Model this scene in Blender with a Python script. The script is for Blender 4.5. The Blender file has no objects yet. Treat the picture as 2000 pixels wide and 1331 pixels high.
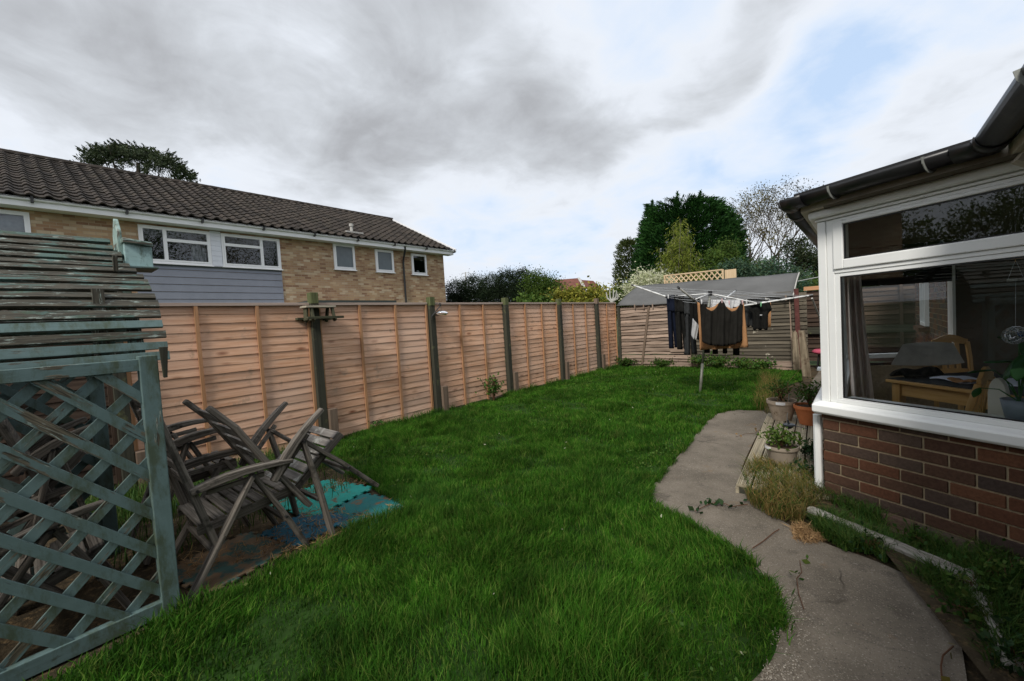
import bpy, math, random
import numpy as np
from mathutils import Vector, Matrix
random.seed(7)
rng = np.random.default_rng(11)
S = bpy.context.scene
COL = S.collection
rad = math.radians

# ------------------------------------------------------------------ camera
H = 1.42
FPX = 820.0                     # focal length for a 2000 px wide picture
YAW, PITCH, ROLL = rad(40.186), rad(2.44), rad(-3.359)
_fw = Vector((-math.sin(YAW), math.cos(YAW), 0)); _r0 = Vector((math.cos(YAW), math.sin(YAW), 0)); _up = Vector((0, 0, 1))
CF = _fw*math.cos(PITCH) - _up*math.sin(PITCH)
_u0 = _up*math.cos(PITCH) + _fw*math.sin(PITCH)
CR = math.cos(ROLL)*_r0 + math.sin(ROLL)*_u0
CU = -(math.sin(ROLL)*_r0 - math.cos(ROLL)*_u0)
cam = bpy.data.cameras.new('camera'); camo = bpy.data.objects.new('camera', cam); COL.objects.link(camo)
cam.sensor_width = 36; cam.lens = FPX/2000*36; cam.clip_start = 0.05; cam.clip_end = 2000
camo.matrix_world = Matrix(((CR.x, CU.x, -CF.x, 0), (CR.y, CU.y, -CF.y, 0), (CR.z, CU.z, -CF.z, H), (0, 0, 0, 1)))
S.camera = camo
# surveying helpers: where a sight line of the photograph meets a known plane of the garden
def ray(x, y): return CR*((x-1000)/FPX) - CU*((y-665.5)/FPX) + CF
def G(x, y, z=0.0):
    r = ray(x, y); t = (z-H)/r.z; return Vector((r.x*t, r.y*t, z))
def Px(x, y, X):
    r = ray(x, y); t = X/r.x; return Vector((X, r.y*t, H+r.z*t))
def Py(x, y, Y):
    r = ray(x, y); t = Y/r.y; return Vector((r.x*t, Y, H+r.z*t))
def Wp(x, y, Z): return Vector((0, 0, H)) + ray(x, y)*Z

# ------------------------------------------------------------------ world
SUN_EL, SUN_AZ = rad(42), rad(166)      # azimuth clockwise from +Y
w = bpy.data.worlds.new('World'); S.world = w; w.use_nodes = True
nt = w.node_tree; nt.nodes.clear()
def _n(t, **kw):
    n = nt.nodes.new(t)
    for k, v in kw.items(): setattr(n, k, v)
    return n
def _val(x):
    return x
def wmath(op, a, b=None, c=None, clamp=False):
    n = nt.nodes.new('ShaderNodeMath'); n.operation = op; n.use_clamp = clamp
    for i, v in enumerate((a, b, c)):
        if v is None: continue
        if isinstance(v, (int, float)): n.inputs[i].default_value = v
        else: nt.links.new(v, n.inputs[i])
    return n.outputs[0]
def wramp(fac, stops):
    n = nt.nodes.new('ShaderNodeValToRGB'); nt.links.new(fac, n.inputs[0])
    e = n.color_ramp.elements
    while len(e) < len(stops): e.new(0.5)
    for i, (p, c) in enumerate(stops):
        e[i].position = p; e[i].color = (*c, 1) if len(c) == 3 else c
    return n.outputs[0]
out = _n('ShaderNodeOutputWorld'); bg = _n('ShaderNodeBackground'); bg.inputs[1].default_value = 0.1
nt.links.new(bg.outputs[0], out.inputs[0])
sky = _n('ShaderNodeTexSky', sky_type='NISHITA'); sky.sun_disc = False
sky.sun_elevation = SUN_EL; sky.sun_rotation = SUN_AZ; sky.air_density = 1.0; sky.dust_density = 1.5; sky.ozone_density = 1.0
tc = _n('ShaderNodeTexCoord'); sep = _n('ShaderNodeSeparateXYZ'); nt.links.new(tc.outputs['Generated'], sep.inputs[0])
zc = wmath('ADD', wmath('MAXIMUM', sep.outputs[2], 0.0), 0.22)
px = wmath('DIVIDE', sep.outputs[0], zc); py = wmath('DIVIDE', sep.outputs[1], zc)
comb = _n('ShaderNodeCombineXYZ'); nt.links.new(px, comb.inputs[0]); nt.links.new(py, comb.inputs[1])
def wnoise(scale, detail, rough, off, dist=0.0):
    m = _n('ShaderNodeVectorMath', operation='ADD'); nt.links.new(comb.outputs[0], m.inputs[0]); m.inputs[1].default_value = off
    n = _n('ShaderNodeTexNoise'); n.inputs['Scale'].default_value = scale; n.inputs['Detail'].default_value = detail
    n.inputs['Roughness'].default_value = rough; n.inputs['Distortion'].default_value = dist
    nt.links.new(m.outputs[0], n.inputs['Vector']); return n
n1 = wnoise(0.9, 8, 0.55, (3.1, 1.7, 0), 0.25)
n2 = wnoise(2.6, 8, 0.58, (7.0, 2.0, 0), 0.6)
n3 = wnoise(7.5, 7, 0.6, (1.0, 5.0, 0), 0.5)
# ragged direction for the big cloud masses
warp = _n('ShaderNodeVectorMath', operation='SCALE'); warp.inputs['Scale'].default_value = 0.34
ctr = _n('ShaderNodeVectorMath', operation='SUBTRACT'); nt.links.new(n1.outputs['Color'], ctr.inputs[0]); ctr.inputs[1].default_value = (0.5, 0.5, 0.5)
nt.links.new(ctr.outputs[0], warp.inputs[0])
wd = _n('ShaderNodeVectorMath', operation='ADD'); nt.links.new(tc.outputs['Generated'], wd.inputs[0]); nt.links.new(warp.outputs[0], wd.inputs[1])
wdn = _n('ShaderNodeVectorMath', operation='NORMALIZE'); nt.links.new(wd.outputs[0], wdn.inputs[0])
def mass(x, y, half, amt):
    """a cloud mass (amt>0 thick, <0 thin) seen towards one part of the sky, half = angular half width in degrees"""
    d = ray(x, y).normalized()
    dp = _n('ShaderNodeVectorMath', operation='DOT_PRODUCT'); nt.links.new(wdn.outputs[0], dp.inputs[0]); dp.inputs[1].default_value = d
    mr = _n('ShaderNodeMapRange', interpolation_type='SMOOTHSTEP')
    nt.links.new(dp.outputs['Value'], mr.inputs[0])
    mr.inputs[1].default_value = math.cos(rad(half)); mr.inputs[2].default_value = math.cos(rad(half*0.15))
    mr.inputs[3].default_value = 0; mr.inputs[4].default_value = amt
    return mr.outputs[0]
dens = wmath('ADD', wmath('MULTIPLY', n1.outputs[0], 0.42), wmath('ADD', wmath('MULTIPLY', n2.outputs[0], 0.34), wmath('MULTIPLY', n3.outputs[0], 0.13)))
for a in [(640, 40, 24, .09), (120, 60, 18, .08), (1330, 240, 13, .075), (1050, 240, 12, .13), (800, 230, 10, .07), (1540, 70, 12, .015), (900, 90, 14, .05), (230, 210, 12, .07),
          (300, 330, 12, -.05), (1720, 90, 11, -.12), (1600, 210, 8, -.15), (1420, 330, 8, -.15), (1270, 345, 7, -.12), (1060, 520, 16, -.10), (1000, 420, 14, -.08), (1850, 330, 12, .02), (1250, 30, 10, -.10), (600, 420, 12, -.06)]:
    dens = wmath('ADD', dens, mass(*a))
cloudcol = wramp(dens, [(0.30, (6.9, 7.25, 7.8)), (0.44, (6.2, 6.55, 7.1)), (0.54, (4.75, 5.0, 5.35)), (0.66, (3.4, 3.52, 3.75)), (0.85, (2.5, 2.6, 2.75))])
cover = wramp(dens, [(0.20, (0, 0, 0)), (0.40, (1, 1, 1))])
skyc = _n('ShaderNodeMix', data_type='RGBA', blend_type='MIX'); skyc.inputs[0].default_value = 0.85
nt.links.new(sky.outputs[0], skyc.inputs[6]); skyc.inputs[7].default_value = (4.7, 6.0, 7.9, 1)
mix = _n('ShaderNodeMix', data_type='RGBA'); nt.links.new(cover, mix.inputs[0]); nt.links.new(skyc.outputs[2], mix.inputs[6]); nt.links.new(cloudcol, mix.inputs[7])
nt.links.new(mix.outputs[2], bg.inputs[0])

sun = bpy.data.lights.new('sun', 'SUN'); sun.energy = 2.3; sun.angle = rad(14); sun.color = (1, 0.95, 0.87)
suno = bpy.data.objects.new('sun', sun); COL.objects.link(suno)
sd = Vector((math.sin(SUN_AZ)*math.cos(SUN_EL), math.cos(SUN_AZ)*math.cos(SUN_EL), math.sin(SUN_EL)))
suno.rotation_euler = sd.to_track_quat('Z', 'Y').to_euler()
S.view_settings.view_transform = 'Standard'; S.view_settings.look = 'None'; S.view_settings.gamma = 1; S.view_settings.exposure = 0.40
S.cycles.max_bounces = 8; S.cycles.transparent_max_bounces = 16

# ------------------------------------------------------------------ materials
class M:
    """small node-graph builder"""
    def __init__(s, name, rough=0.8, spec=0.3):
        s.m = bpy.data.materials.new(name); s.m.use_nodes = True; s.t = s.m.node_tree
        s.b = s.t.nodes['Principled BSDF']; s.b.inputs['Roughness'].default_value = rough
        s.b.inputs['Specular IOR Level'].default_value = spec
    def n(s, typ, **kw):
        n = s.t.nodes.new(typ)
        for k, v in kw.items(): setattr(n, k, v)
        return n
    def L(s, a, b): s.t.links.new(a, b)
    def put(s, sock, v):
        if hasattr(v, 'is_output') or hasattr(v, 'links'): s.L(v, sock)
        elif isinstance(v, (tuple, list)) and len(v) == 3 and len(sock.default_value) == 4: sock.default_value = (*v, 1)
        else: sock.default_value = v
    def uv(s, sx=1, sy=1):
        t = s.n('ShaderNodeTexCoord'); m = s.n('ShaderNodeMapping'); s.L(t.outputs['UV'], m.inputs[0]); m.inputs['Scale'].default_value = (sx, sy, 1); return m.outputs[0]
    def pos(s, sc=(1, 1, 1)):
        t = s.n('ShaderNodeNewGeometry'); m = s.n('ShaderNodeMapping'); s.L(t.outputs['Position'], m.inputs[0]); m.inputs['Scale'].default_value = sc; return m.outputs[0]
    def obj(s, sc=(1, 1, 1)):
        t = s.n('ShaderNodeTexCoord'); m = s.n('ShaderNodeMapping'); s.L(t.outputs['Object'], m.inputs[0]); m.inputs['Scale'].default_value = sc; return m.outputs[0]
    def noise(s, vec, scale=5, detail=4, rough=.55, dist=0):
        n = s.n('ShaderNodeTexNoise'); s.L(vec, n.inputs['Vector']); n.inputs['Scale'].default_value = scale; n.inputs['Detail'].default_value = detail
        n.inputs['Roughness'].default_value = rough; n.inputs['Distortion'].default_value = dist; return n.outputs[0]
    def island(s): return s.n('ShaderNodeNewGeometry').outputs['Random Per Island']
    def orand(s): return s.n('ShaderNodeObjectInfo').outputs['Random']
    def math(s, op, a, b=0.0, clamp=False):
        n = s.n('ShaderNodeMath', operation=op); n.use_clamp = clamp; s.put(n.inputs[0], a); s.put(n.inputs[1], b); return n.outputs[0]
    def ramp(s, f, stops, interp='LINEAR'):
        n = s.n('ShaderNodeValToRGB'); s.L(f, n.inputs[0]); e = n.color_ramp.elements; n.color_ramp.interpolation = interp
        while len(e) < len(stops): e.new(.5)
        for i, (p, c) in enumerate(stops): e[i].position = p; e[i].color = (c, c, c, 1) if isinstance(c, (int, float)) else (*c, 1)
        return n.outputs[0]
    def mix(s, f, a, b, mode='MIX'):
        n = s.n('ShaderNodeMix', data_type='RGBA', blend_type=mode); s.put(n.inputs[0], f); s.put(n.inputs[6], a); s.put(n.inputs[7], b); return n.outputs[2]
    def col(s, c): s.put(s.b.inputs['Base Color'], c); return s
    def bump(s, h, strength=.4, dist=.01):
        n = s.n('ShaderNodeBump'); n.inputs['Strength'].default_value = strength; n.inputs['Distance'].default_value = dist
        s.L(h, n.inputs['Height']); s.L(n.outputs[0], s.b.inputs['Normal']); return s

def mk_wood(name, a, b, tone=(.75, 1.2), grain=(1.5, 70), bump=.3, stain=None, knots=False, rough=.85, orand=False):
    m = M(name, rough, .2)
    g = m.noise(m.uv(*grain), 1, 5, .6, .4)
    c = m.mix(m.ramp(g, [(.35, 0), (.65, 1)]), a, b)
    if knots:
        v = m.n('ShaderNodeTexVoronoi'); v.inputs['Scale'].default_value = 1; v.inputs['Randomness'].default_value = .9
        m.L(m.uv(3.2, 9), v.inputs['Vector'])
        c = m.mix(m.ramp(v.outputs['Distance'], [(.06, 1), (.15, .6), (.25, 0)]), c, (a[0]*.45, a[1]*.33, a[2]*.28))
        big = m.noise(m.pos((.7, .7, 1.3)), 1.2, 3)
        c = m.mix(m.ramp(big, [(.4, 0), (.62, .55)]), c, (b[0]*1.0, b[1]*1.12, b[2]*1.3))
    t = m.n('ShaderNodeMapRange'); m.L(m.island(), t.inputs[0]); t.inputs[3].default_value = tone[0]; t.inputs[4].default_value = tone[1]
    c = m.mix(1.0, c, t.outputs[0], 'MULTIPLY')
    if orand: c = m.mix(1.0, c, m.ramp(m.orand(), [(0, (1.04, .98, .92)), (.5, (.93, .93, .93)), (1, (1.0, 1.03, 1.05))]), 'MULTIPLY')
    if stain:
        c = m.mix(m.ramp(m.noise(m.pos(), 6, 6, .65), [(stain[1], 0), (stain[1]+.12, 1)]), c, stain[0])
    m.col(c); m.bump(g, bump, .004); return m.m

def mk_paint(name, paint, wood, thr, dark=(.03, .028, .02), lich=(.33, .40, .36)):
    """old paint peeling off a bar: bare wood streaks along its length"""
    m = M(name, .6, .35)
    streak = m.noise(m.uv(3.0, 34), 1, 7, .65, .6); patch = m.noise(m.pos((1, 1, 1)), 4.5, 4, .6)
    isl = m.island()
    k = m.math('ADD', m.math('MULTIPLY', streak, .55), m.math('MULTIPLY', patch, .45))
    k = m.math('ADD', k, m.math('MULTIPLY', m.math('SUBTRACT', isl, .5), .12))
    mask = m.ramp(k, [(thr-.015, 0), (thr+.015, 1)])
    pv = m.mix(m.ramp(m.noise(m.pos(), 13, 5, .6), [(.3, 0), (.7, 1)]), (paint[0]*.8, paint[1]*.82, paint[2]*.8), paint)
    wv = m.mix(m.ramp(m.noise(m.uv(6, 120), 1, 5, .6), [(.4, 0), (.6, 1)]), dark, wood)
    wv = m.mix(m.ramp(m.noise(m.uv(9, 60), 1, 6, .75, .8), [(.56, 0), (.64, 1)]), wv, lich)
    green = m.mix(m.ramp(m.noise(m.pos((1, 1, .4)), 9, 7, .75), [(.47, 0), (.62, .85)]), pv, (.060, .080, .045))
    green = m.mix(m.ramp(m.noise(m.uv(8, 26), 1, 6, .75), [(.60, 0), (.68, .8)]), green, (.045, .05, .035))
    m.col(m.mix(mask, green, wv)); m.bump(m.math('SUBTRACT', streak, m.math('MULTIPLY', mask, .5)), .5, .003); return m.m

MT = {}
MT['fence'] = mk_wood('larch_boards', (.55, .300, .182), (.76, .49, .335), (.76, 1.14), (2.2, 45), .25, ((.40, .27, .19), .60), True, .85, True)
MT['batten'] = mk_wood('batten_wood', (.36, .18, .085), (.48, .27, .15), (.85, 1.1), (2, 60), .25)
MT['cap'] = mk_wood('capping_wood', (.36, .27, .22), (.50, .40, .34), (.85, 1.1), (1.5, 50), .3, ((.16, .12, .10), .66))
MT['post'] = mk_wood('post_wood', (.034, .034, .026), (.07, .07, .05), (.8, 1.2), (1.2, 50), .4, ((.12, .13, .06), .60))
MT['posttop'] = mk_wood('mossy_post_wood', (.06, .07, .03), (.13, .145, .065), (.9, 1.1), (1.2, 50), .4)
MT['spur'] = mk_wood('spur_wood', (.12, .085, .06), (.21, .155, .115), (.85, 1.15), (1.2, 50), .4, ((.08, .08, .04), .62))
MT['oldfence'] = mk_wood('old_grey_boards', (.22, .155, .115), (.42, .32, .25), (.55, 1.2), (2, 50), .5, ((.30, .16, .08), .68))
MT['shedboard'] = mk_wood('shed_boards', (.065, .055, .040), (.15, .128, .095), (.6, 1.25), (1.5, 50), .4, ((.50, .46, .36), .64))
MT['darkfence'] = mk_wood('dark_stained_boards', (.045, .03, .022), (.085, .058, .042), (.6, 1.4), (1.5, 50), .4)
MT['teak'] = mk_wood('weathered_chair_wood', (.07, .060, .050), (.27, .24, .205), (.6, 1.3), (2.6, 75), .9, ((.035, .032, .026), .55))
MT['lichen'] = mk_wood('lichen_slat_wood', (.12, .11, .10), (.24, .22, .20), (.8, 1.2), (1.8, 60), .6, ((.42, .42, .38), .50))
MT['deck'] = mk_wood('decking_wood', (.20, .17, .12), (.42, .37, .27), (.75, 1.2), (1.2, 60), .5, ((.10, .09, .05), .60))
MT['log'] = mk_wood('edging_log_wood', (.22, .20, .175), (.44, .42, .38), (.8, 1.1), (1.5, 26), .9, ((.12, .11, .08), .66))
MT['rot'] = mk_wood('rotten_post_wood', (.13, .10, .065), (.33, .27, .19), (.8, 1.1), (1.5, 20), 1.0, ((.08, .045, .03), .58))
MT['pine'] = mk_wood('varnished_pine', (.48, .27, .09), (.60, .37, .15), (.9, 1.1), (2, 40), .1, None, False, .4)
MT['trellis'] = mk_wood('new_trellis_wood', (.55, .40, .24), (.68, .52, .34), (.85, 1.1), (2, 40), .2)
MT['feeder'] = mk_wood('mossy_feeder_wood', (.035, .035, .022), (.10, .10, .06), (.7, 1.4), (4, 80), .5)
MT['feedertop'] = mk_wood('grey_feeder_boards', (.26, .23, .17), (.42, .38, .30), (.8, 1.2), (4, 80), .5)
TEAL = (.125, .192, .192)
MT['teal'] = mk_paint('teal_paint', TEAL, (.16, .14, .10), .585)
MT['tealpeel'] = mk_paint('peeling_teal_paint', (.085, .145, .13), (.085, .076, .055), .445)
MT['tealbox'] = mk_paint('pale_teal_paint', (.36, .52, .52), (.16, .14, .10), .68)
MT['tealroof'] = mk_paint('weathered_pale_teal', (.33, .45, .42), (.20, .18, .14), .50)

def plain(name, c, rough=.5, spec=.4, metal=0, var=0, scale=8, bump=0, dirt=None):
    m = M(name, rough, spec); m.b.inputs['Metallic'].default_value = metal
    if var:
        n = m.noise(m.pos(), scale, 5, .6)
        cc = m.mix(m.ramp(n, [(.3, 0), (.7, 1)]), tuple(x*(1-var) for x in c), tuple(min(1, x*(1+var)) for x in c))
        if dirt: cc = m.mix(m.ramp(m.noise(m.pos(), scale*.6, 7, .7), [(dirt[1], 0), (dirt[1]+.1, 1)]), cc, dirt[0])
        m.col(cc)
        if bump: m.bump(n, bump, .01)
    else: m.col(c)
    return m.m
MT['upvc'] = plain('white_upvc', (.87, .88, .86), .35, .5, 0, .03, 4, 0, ((.52, .52, .48), .66))
MT['upvc_far'] = plain('white_frames', (.86, .86, .87), .4, .4)
MT['fasciadirty'] = plain('dirty_cream_fascia', (.46, .42, .34), .6, .3, 0, .15, 6, .1, ((.16, .13, .09), .56))
MT['white_boards'] = plain('white_cladding', (.76, .78, .84), .5, .3, 0, .03)
MT['gutter'] = plain('black_gutter_plastic', (.018, .018, .019), .38, .5, 0, .3, 5, 0, ((.05, .05, .045), .58))
MT['bracket'] = plain('grey_bracket', (.22, .23, .21), .5, .4, 0, .2, 30)
MT['tile_dark'] = plain('dark_roof_felt', (.03, .03, .032), .8, .3, 0, .3)
MT['blackmetal'] = plain('black_metal', (.02, .02, .02), .45, .5)
MT['alu'] = plain('white_enamel_tube', (.72, .72, .70), .3, .5, 0, .05)
MT['grey_pole'] = plain('galvanised_pole', (.23, .23, .19), .45, .5, .3, .25, 12)
MT['line'] = plain('grey_line', (.42, .43, .44), .6, .3)
MT['rubber'] = plain('black_plastic', (.012, .012, .013), .4, .5)
MT['felt'] = plain('grey_roofing_felt', (.112, .112, .110), .85, .2, 0, .18, 1.3, .25, ((.22, .22, .22), .63))
MT['maroon'] = plain('maroon_paint', (.10, .035, .03), .7, .2, 0, .3, 14)
MT['pink'] = plain('pink_plastic', (.55, .10, .16), .45, .4, 0, .1)
MT['terra'] = plain('terracotta', (.48, .16, .06), .75, .2, 0, .14, 9, .1, ((.55, .36, .24), .68))
MT['taupe'] = plain('taupe_plastic_pot', (.27, .225, .175), .6, .3, 0, .1, 9, 0, ((.14, .12, .08), .62))
MT['taupeold'] = plain('stained_stone_pot', (.36, .29, .22), .8, .2, 0, .2, 16, .3, ((.17, .12, .07), .55))
MT['chrome'] = plain('pot_sticker', (.70, .70, .70), .35, .5)
MT['potsoil'] = plain('pot_soil', (.05, .035, .022), .95, .1, 0, .4, 40, .6)
MT['navy'] = plain('navy_cloth', (.008, .011, .022), .95, .1, 0, .2, 20)
MT['black_cloth'] = plain('black_cloth', (.012, .012, .011), .97, .1, 0, .25, 20)
MT['charcoal'] = plain('charcoal_cloth', (.035, .037, .038), .95, .1, 0, .2, 20)
MT['sheet'] = plain('charcoal_sheet', (.016, .015, .013), .97, .1, 0, .25, 10)
MT['tan'] = plain('tan_cloth', (.36, .19, .09), .95, .1, 0, .1, 12)
MT['pale_cloth'] = plain('pale_grey_cloth', (.42, .42, .42), .9, .2, 0, .1, 12)
MT['peg'] = plain('peg_pink', (.60, .42, .42), .5, .3)
MT['peg_green'] = plain('peg_green', (.20, .52, .26), .5, .3)
MT['peg_white'] = plain('peg_white', (.7, .7, .7), .5, .3)
MT['curtain'] = plain('beige_curtain', (.80, .70, .64), .9, .1, 0, .08, 3)
MT['net'] = plain('net_curtain', (.42, .44, .44), .9, .1, 0, .15, 9)
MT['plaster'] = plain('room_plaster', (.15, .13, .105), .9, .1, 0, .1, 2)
MT['roomfloor'] = plain('room_floor', (.14, .10, .07), .5, .3, 0, .15, 5)
MT['paper'] = plain('paper', (.62, .66, .78), .7, .2, 0, .08, 25)
MT['sheetblue'] = plain('blue_grey_pot', (.22, .26, .32), .5, .4, 0, .12, 12)
MT['darkcloth'] = plain('dark_tablecloth', (.03, .035, .04), .6, .3, 0, .2, 12)
MT['whiteboardp'] = plain('white_board', (.62, .60, .52), .6, .3, 0, .05)
MT['silver'] = plain('silver_wire', (.55, .56, .58), .25, .5, .8)
MT['blueglass'] = plain('blue_glass_bead', (.02, .09, .30), .15, .6)
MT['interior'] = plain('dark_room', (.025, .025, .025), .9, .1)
MT['cladding'] = plain('blue_grey_cladding', (.235, .25, .295), .7, .2, 0, .06, 3, .05)
MT['lead'] = plain('lead_flashing', (.05, .06, .055), .6, .3)
MT['grey_vent'] = plain('grey_vent', (.42, .41, .38), .7, .2, 0, .15)
MT['solar'] = plain('solar_lamp_plastic', (.015, .018, .022), .3, .5)
MT['clear'] = None

def mk_glass(name, tint=(.94, .96, .95), ior=1.5, gl=(.9, .93, .95), add=0.0):
    m = M(name); m.t.nodes.remove(m.b); o = m.t.nodes['Material Output']
    tr = m.n('ShaderNodeBsdfTransparent'); tr.inputs[0].default_value = (*tint, 1)
    g = m.n('ShaderNodeBsdfGlossy'); g.inputs[0].default_value = (*gl, 1); g.inputs['Roughness'].default_value = .01
    f = m.n('ShaderNodeFresnel'); f.inputs[0].default_value = ior
    mx = m.n('ShaderNodeMixShader'); m.L(m.math('MULTIPLY_ADD' if 0 else 'ADD', m.math('MULTIPLY', f.outputs[0], 1.6), add), mx.inputs[0])
    m.L(tr.outputs[0], mx.inputs[1]); m.L(g.outputs[0], mx.inputs[2]); m.L(mx.outputs[0], o.inputs[0]); return m.m
MT['glass'] = mk_glass('window_glass')
MT['glass_far'] = mk_glass('far_window_glass', (.72, .75, .76), 1.5, (.9, .93, .97), .02)
MT['glass_frost'] = plain('obscured_glass', (.10, .125, .14), .28, .6, 0, .15, 3)
MT['clearplastic'] = mk_glass('clear_plastic', (.80, .80, .78), 1.5, (1, 1, 1), .01)

def mk_bricks(name, cols, mortar, isl=True, bump=.35):
    m = M(name, .88, .15)
    r = m.island(); n = len(cols)
    c = m.ramp(r, [(i/n, cc) for i, cc in enumerate(cols)], 'CONSTANT')
    nz = m.noise(m.pos(), 60, 5, .65)
    c = m.mix(1.0, c, m.ramp(nz, [(.3, .72), (.7, 1.2)]), 'MULTIPLY')
    c = m.mix(m.ramp(m.noise(m.pos(), 5, 6, .7), [(.55, 0), (.75, .5)]), c, tuple(x*.55 for x in cols[0]))
    m.col(c); m.bump(nz, bump, .004); return m.m
MT['brick'] = mk_bricks('dark_red_bricks', [(.085, .046, .031), (.125, .055, .032), (.098, .054, .036), (.068, .048, .040), (.110, .052, .032), (.088, .060, .046), (.150, .068, .038)], None)
MT['plinth'] = mk_bricks('plinth_bricks', [(.13, .085, .065), (.17, .11, .085), (.12, .09, .07)], None)
MT['mortar'] = plain('tan_mortar', (.34, .265, .17), .95, .1, 0, .2, 30, .4)

def mk_brick_tex(name, stops, mortar):
    """far brickwork on a facade: running bond laid out in metres on the UV map"""
    m = M(name, .9, .15); bt = m.n('ShaderNodeTexBrick'); m.L(m.uv(), bt.inputs['Vector'])
    bt.inputs['Scale'].default_value = 1; bt.inputs['Brick Width'].default_value = .225; bt.inputs['Row Height'].default_value = .075
    bt.inputs['Mortar Size'].default_value = .006; bt.inputs['Mortar Smooth'].default_value = .3
    bt.inputs['Color1'].default_value = (0, 0, 0, 1); bt.inputs['Color2'].default_value = (1, 1, 1, 1); bt.inputs['Mortar'].default_value = (.5, .5, .5, 1)
    bt.offset = .5
    c = m.ramp(bt.outputs['Color'], stops)
    c = m.mix(1.0, c, m.ramp(m.noise(m.pos(), 1.5, 5, .6), [(.3, .8), (.7, 1.15)]), 'MULTIPLY')
    c = m.mix(bt.outputs['Fac'], c, mortar); m.col(c)
    inv = m.math('SUBTRACT', 1.0, bt.outputs['Fac']); m.bump(inv, .5, .01); return m.m
MT['buff'] = mk_brick_tex('buff_bricks', [(0, (.25, .14, .085)), (.2, (.36, .22, .13)), (.4, (.43, .29, .165)), (.6, (.38, .24, .145)), (.8, (.48, .35, .215)), (1, (.54, .43, .30))], (.40, .31, .22))

def mk_tiles():
    m = M('brown_pantiles', .8, .3)
    c = m.mix(m.ramp(m.island(), [(0, 0), (1, 1)]), (.020, .016, .013), (.050, .039, .031))
    c = m.mix(m.ramp(m.noise(m.pos(), 2.5, 6, .7), [(.50, 0), (.7, .6)]), c, (.055, .046, .030))
    c = m.mix(m.ramp(m.noise(m.pos(), 16, 5, .75), [(.68, 0), (.72, 1)]), c, (.24, .22, .16))
    m.col(c); m.bump(m.noise(m.pos(), 40, 4), .3, .01); return m.m
MT['pantile'] = mk_tiles()
MT['redtile'] = plain('red_roof_tiles', (.16, .062, .045), .85, .2, 0, .25, 2)

def mk_grass(name, cols, trans=.3, rough=.8):
    m = M(name, rough, .12); n = len(cols)-1; c = m.ramp(m.island(), [(i/n, cc) for i, cc in enumerate(cols)])
    c = m.mix(1.0, c, m.ramp(m.noise(m.pos(), 1.3, 4, .6), [(.32, .62), (.68, 1.3)]), 'MULTIPLY')
    c = m.mix(1.0, c, m.ramp(m.noise(m.pos(), 6.5, 4, .6), [(.34, .60), (.66, 1.35)]), 'MULTIPLY')
    c = m.mix(m.ramp(m.noise(m.pos(), 1.9, 5, .65), [(.62, 0), (.74, .55)]), c, (.16, .17, .045))
    c = m.mix(m.ramp(m.noise(m.pos((1, 1, 1)), .8, 3, .5), [(.55, 0), (.75, .35)]), c, (.03, .10, .02)); m.col(c)
    o = m.t.nodes['Material Output']; tl = m.n('ShaderNodeBsdfTranslucent'); m.L(c, tl.inputs[0]); mx = m.n('ShaderNodeMixShader'); mx.inputs[0].default_value = trans
    m.L(m.b.outputs[0], mx.inputs[1]); m.L(tl.outputs[0], mx.inputs[2]); m.L(mx.outputs[0], o.inputs[0]); return m.m
def mk_leaf(name, cols, trans=.25, rough=.55):
    m = M(name, rough, .12)
    n = len(cols)-1
    c = m.ramp(m.island(), [(i/n, cc) for i, cc in enumerate(cols)])
    c = m.mix(1.0, c, m.ramp(m.noise(m.pos(), .9, 3), [(.3, .65), (.7, 1.35)]), 'MULTIPLY')
    m.col(c)
    if trans:
        o = m.t.nodes['Material Output']; tl = m.n('ShaderNodeBsdfTranslucent'); m.L(c, tl.inputs[0])
        mx = m.n('ShaderNodeMixShader'); mx.inputs[0].default_value = trans
        m.L(m.b.outputs[0], mx.inputs[1]); m.L(tl.outputs[0], mx.inputs[2]); m.L(mx.outputs[0], o.inputs[0])
    return m.m
MT['grass'] = mk_grass('lawn_grass', [(.021, .086, .005), (.036, .126, .008), (.056, .162, .012), (.017, .070, .005), (.080, .188, .020), (.15, .20, .04)], .35, .8)
MT['weed'] = mk_leaf('weed_leaves', [(.022, .060, .010), (.04, .10, .018), (.06, .12, .02), (.10, .13, .03)], .25)
MT['dryweed'] = mk_leaf('dry_grass', [(.05, .09, .015), (.12, .13, .03), (.22, .15, .05), (.30, .20, .08)], .25)
MT['bramble'] = mk_leaf('bramble_leaves', [(.012, .035, .012), (.022, .055, .018), (.03, .05, .02)], .15)
MT['straw'] = mk_leaf('dead_straw', [(.30, .18, .09), (.42, .27, .13), (.20, .12, .06)], .1)
MT['leyland'] = mk_leaf('cypress_sprays', [(.010, .034, .010), (.020, .065, .014), (.040, .110, .022)], .15)
MT['darkconifer'] = mk_leaf('dark_needles', [(.010, .018, .010), (.018, .032, .014), (.03, .045, .02)], .1)
MT['cedar'] = mk_leaf('cedar_needles', [(.018, .035, .014), (.035, .05, .02), (.05, .06, .028)], .12)
MT['olive'] = mk_leaf('olive_sprays', [(.035, .05, .014), (.06, .085, .022), (.075, .09, .03)], .2)
MT['bamboo'] = mk_leaf('bamboo_leaves', [(.10, .15, .018), (.18, .23, .03), (.26, .28, .05), (.08, .12, .02)], .35)
MT['yellowleaf'] = mk_leaf('golden_leaves', [(.10, .13, .02), (.24, .24, .035), (.38, .34, .06), (.06, .09, .015)], .3)
MT['greenleaf'] = mk_leaf('green_leaves', [(.035, .075, .015), (.07, .12, .02), (.10, .15, .03)], .3)
MT['bluegreen'] = mk_leaf('bluish_leaves', [(.03, .07, .045), (.05, .10, .06), (.08, .13, .08), (.05, .07, .02)], .2)
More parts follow.
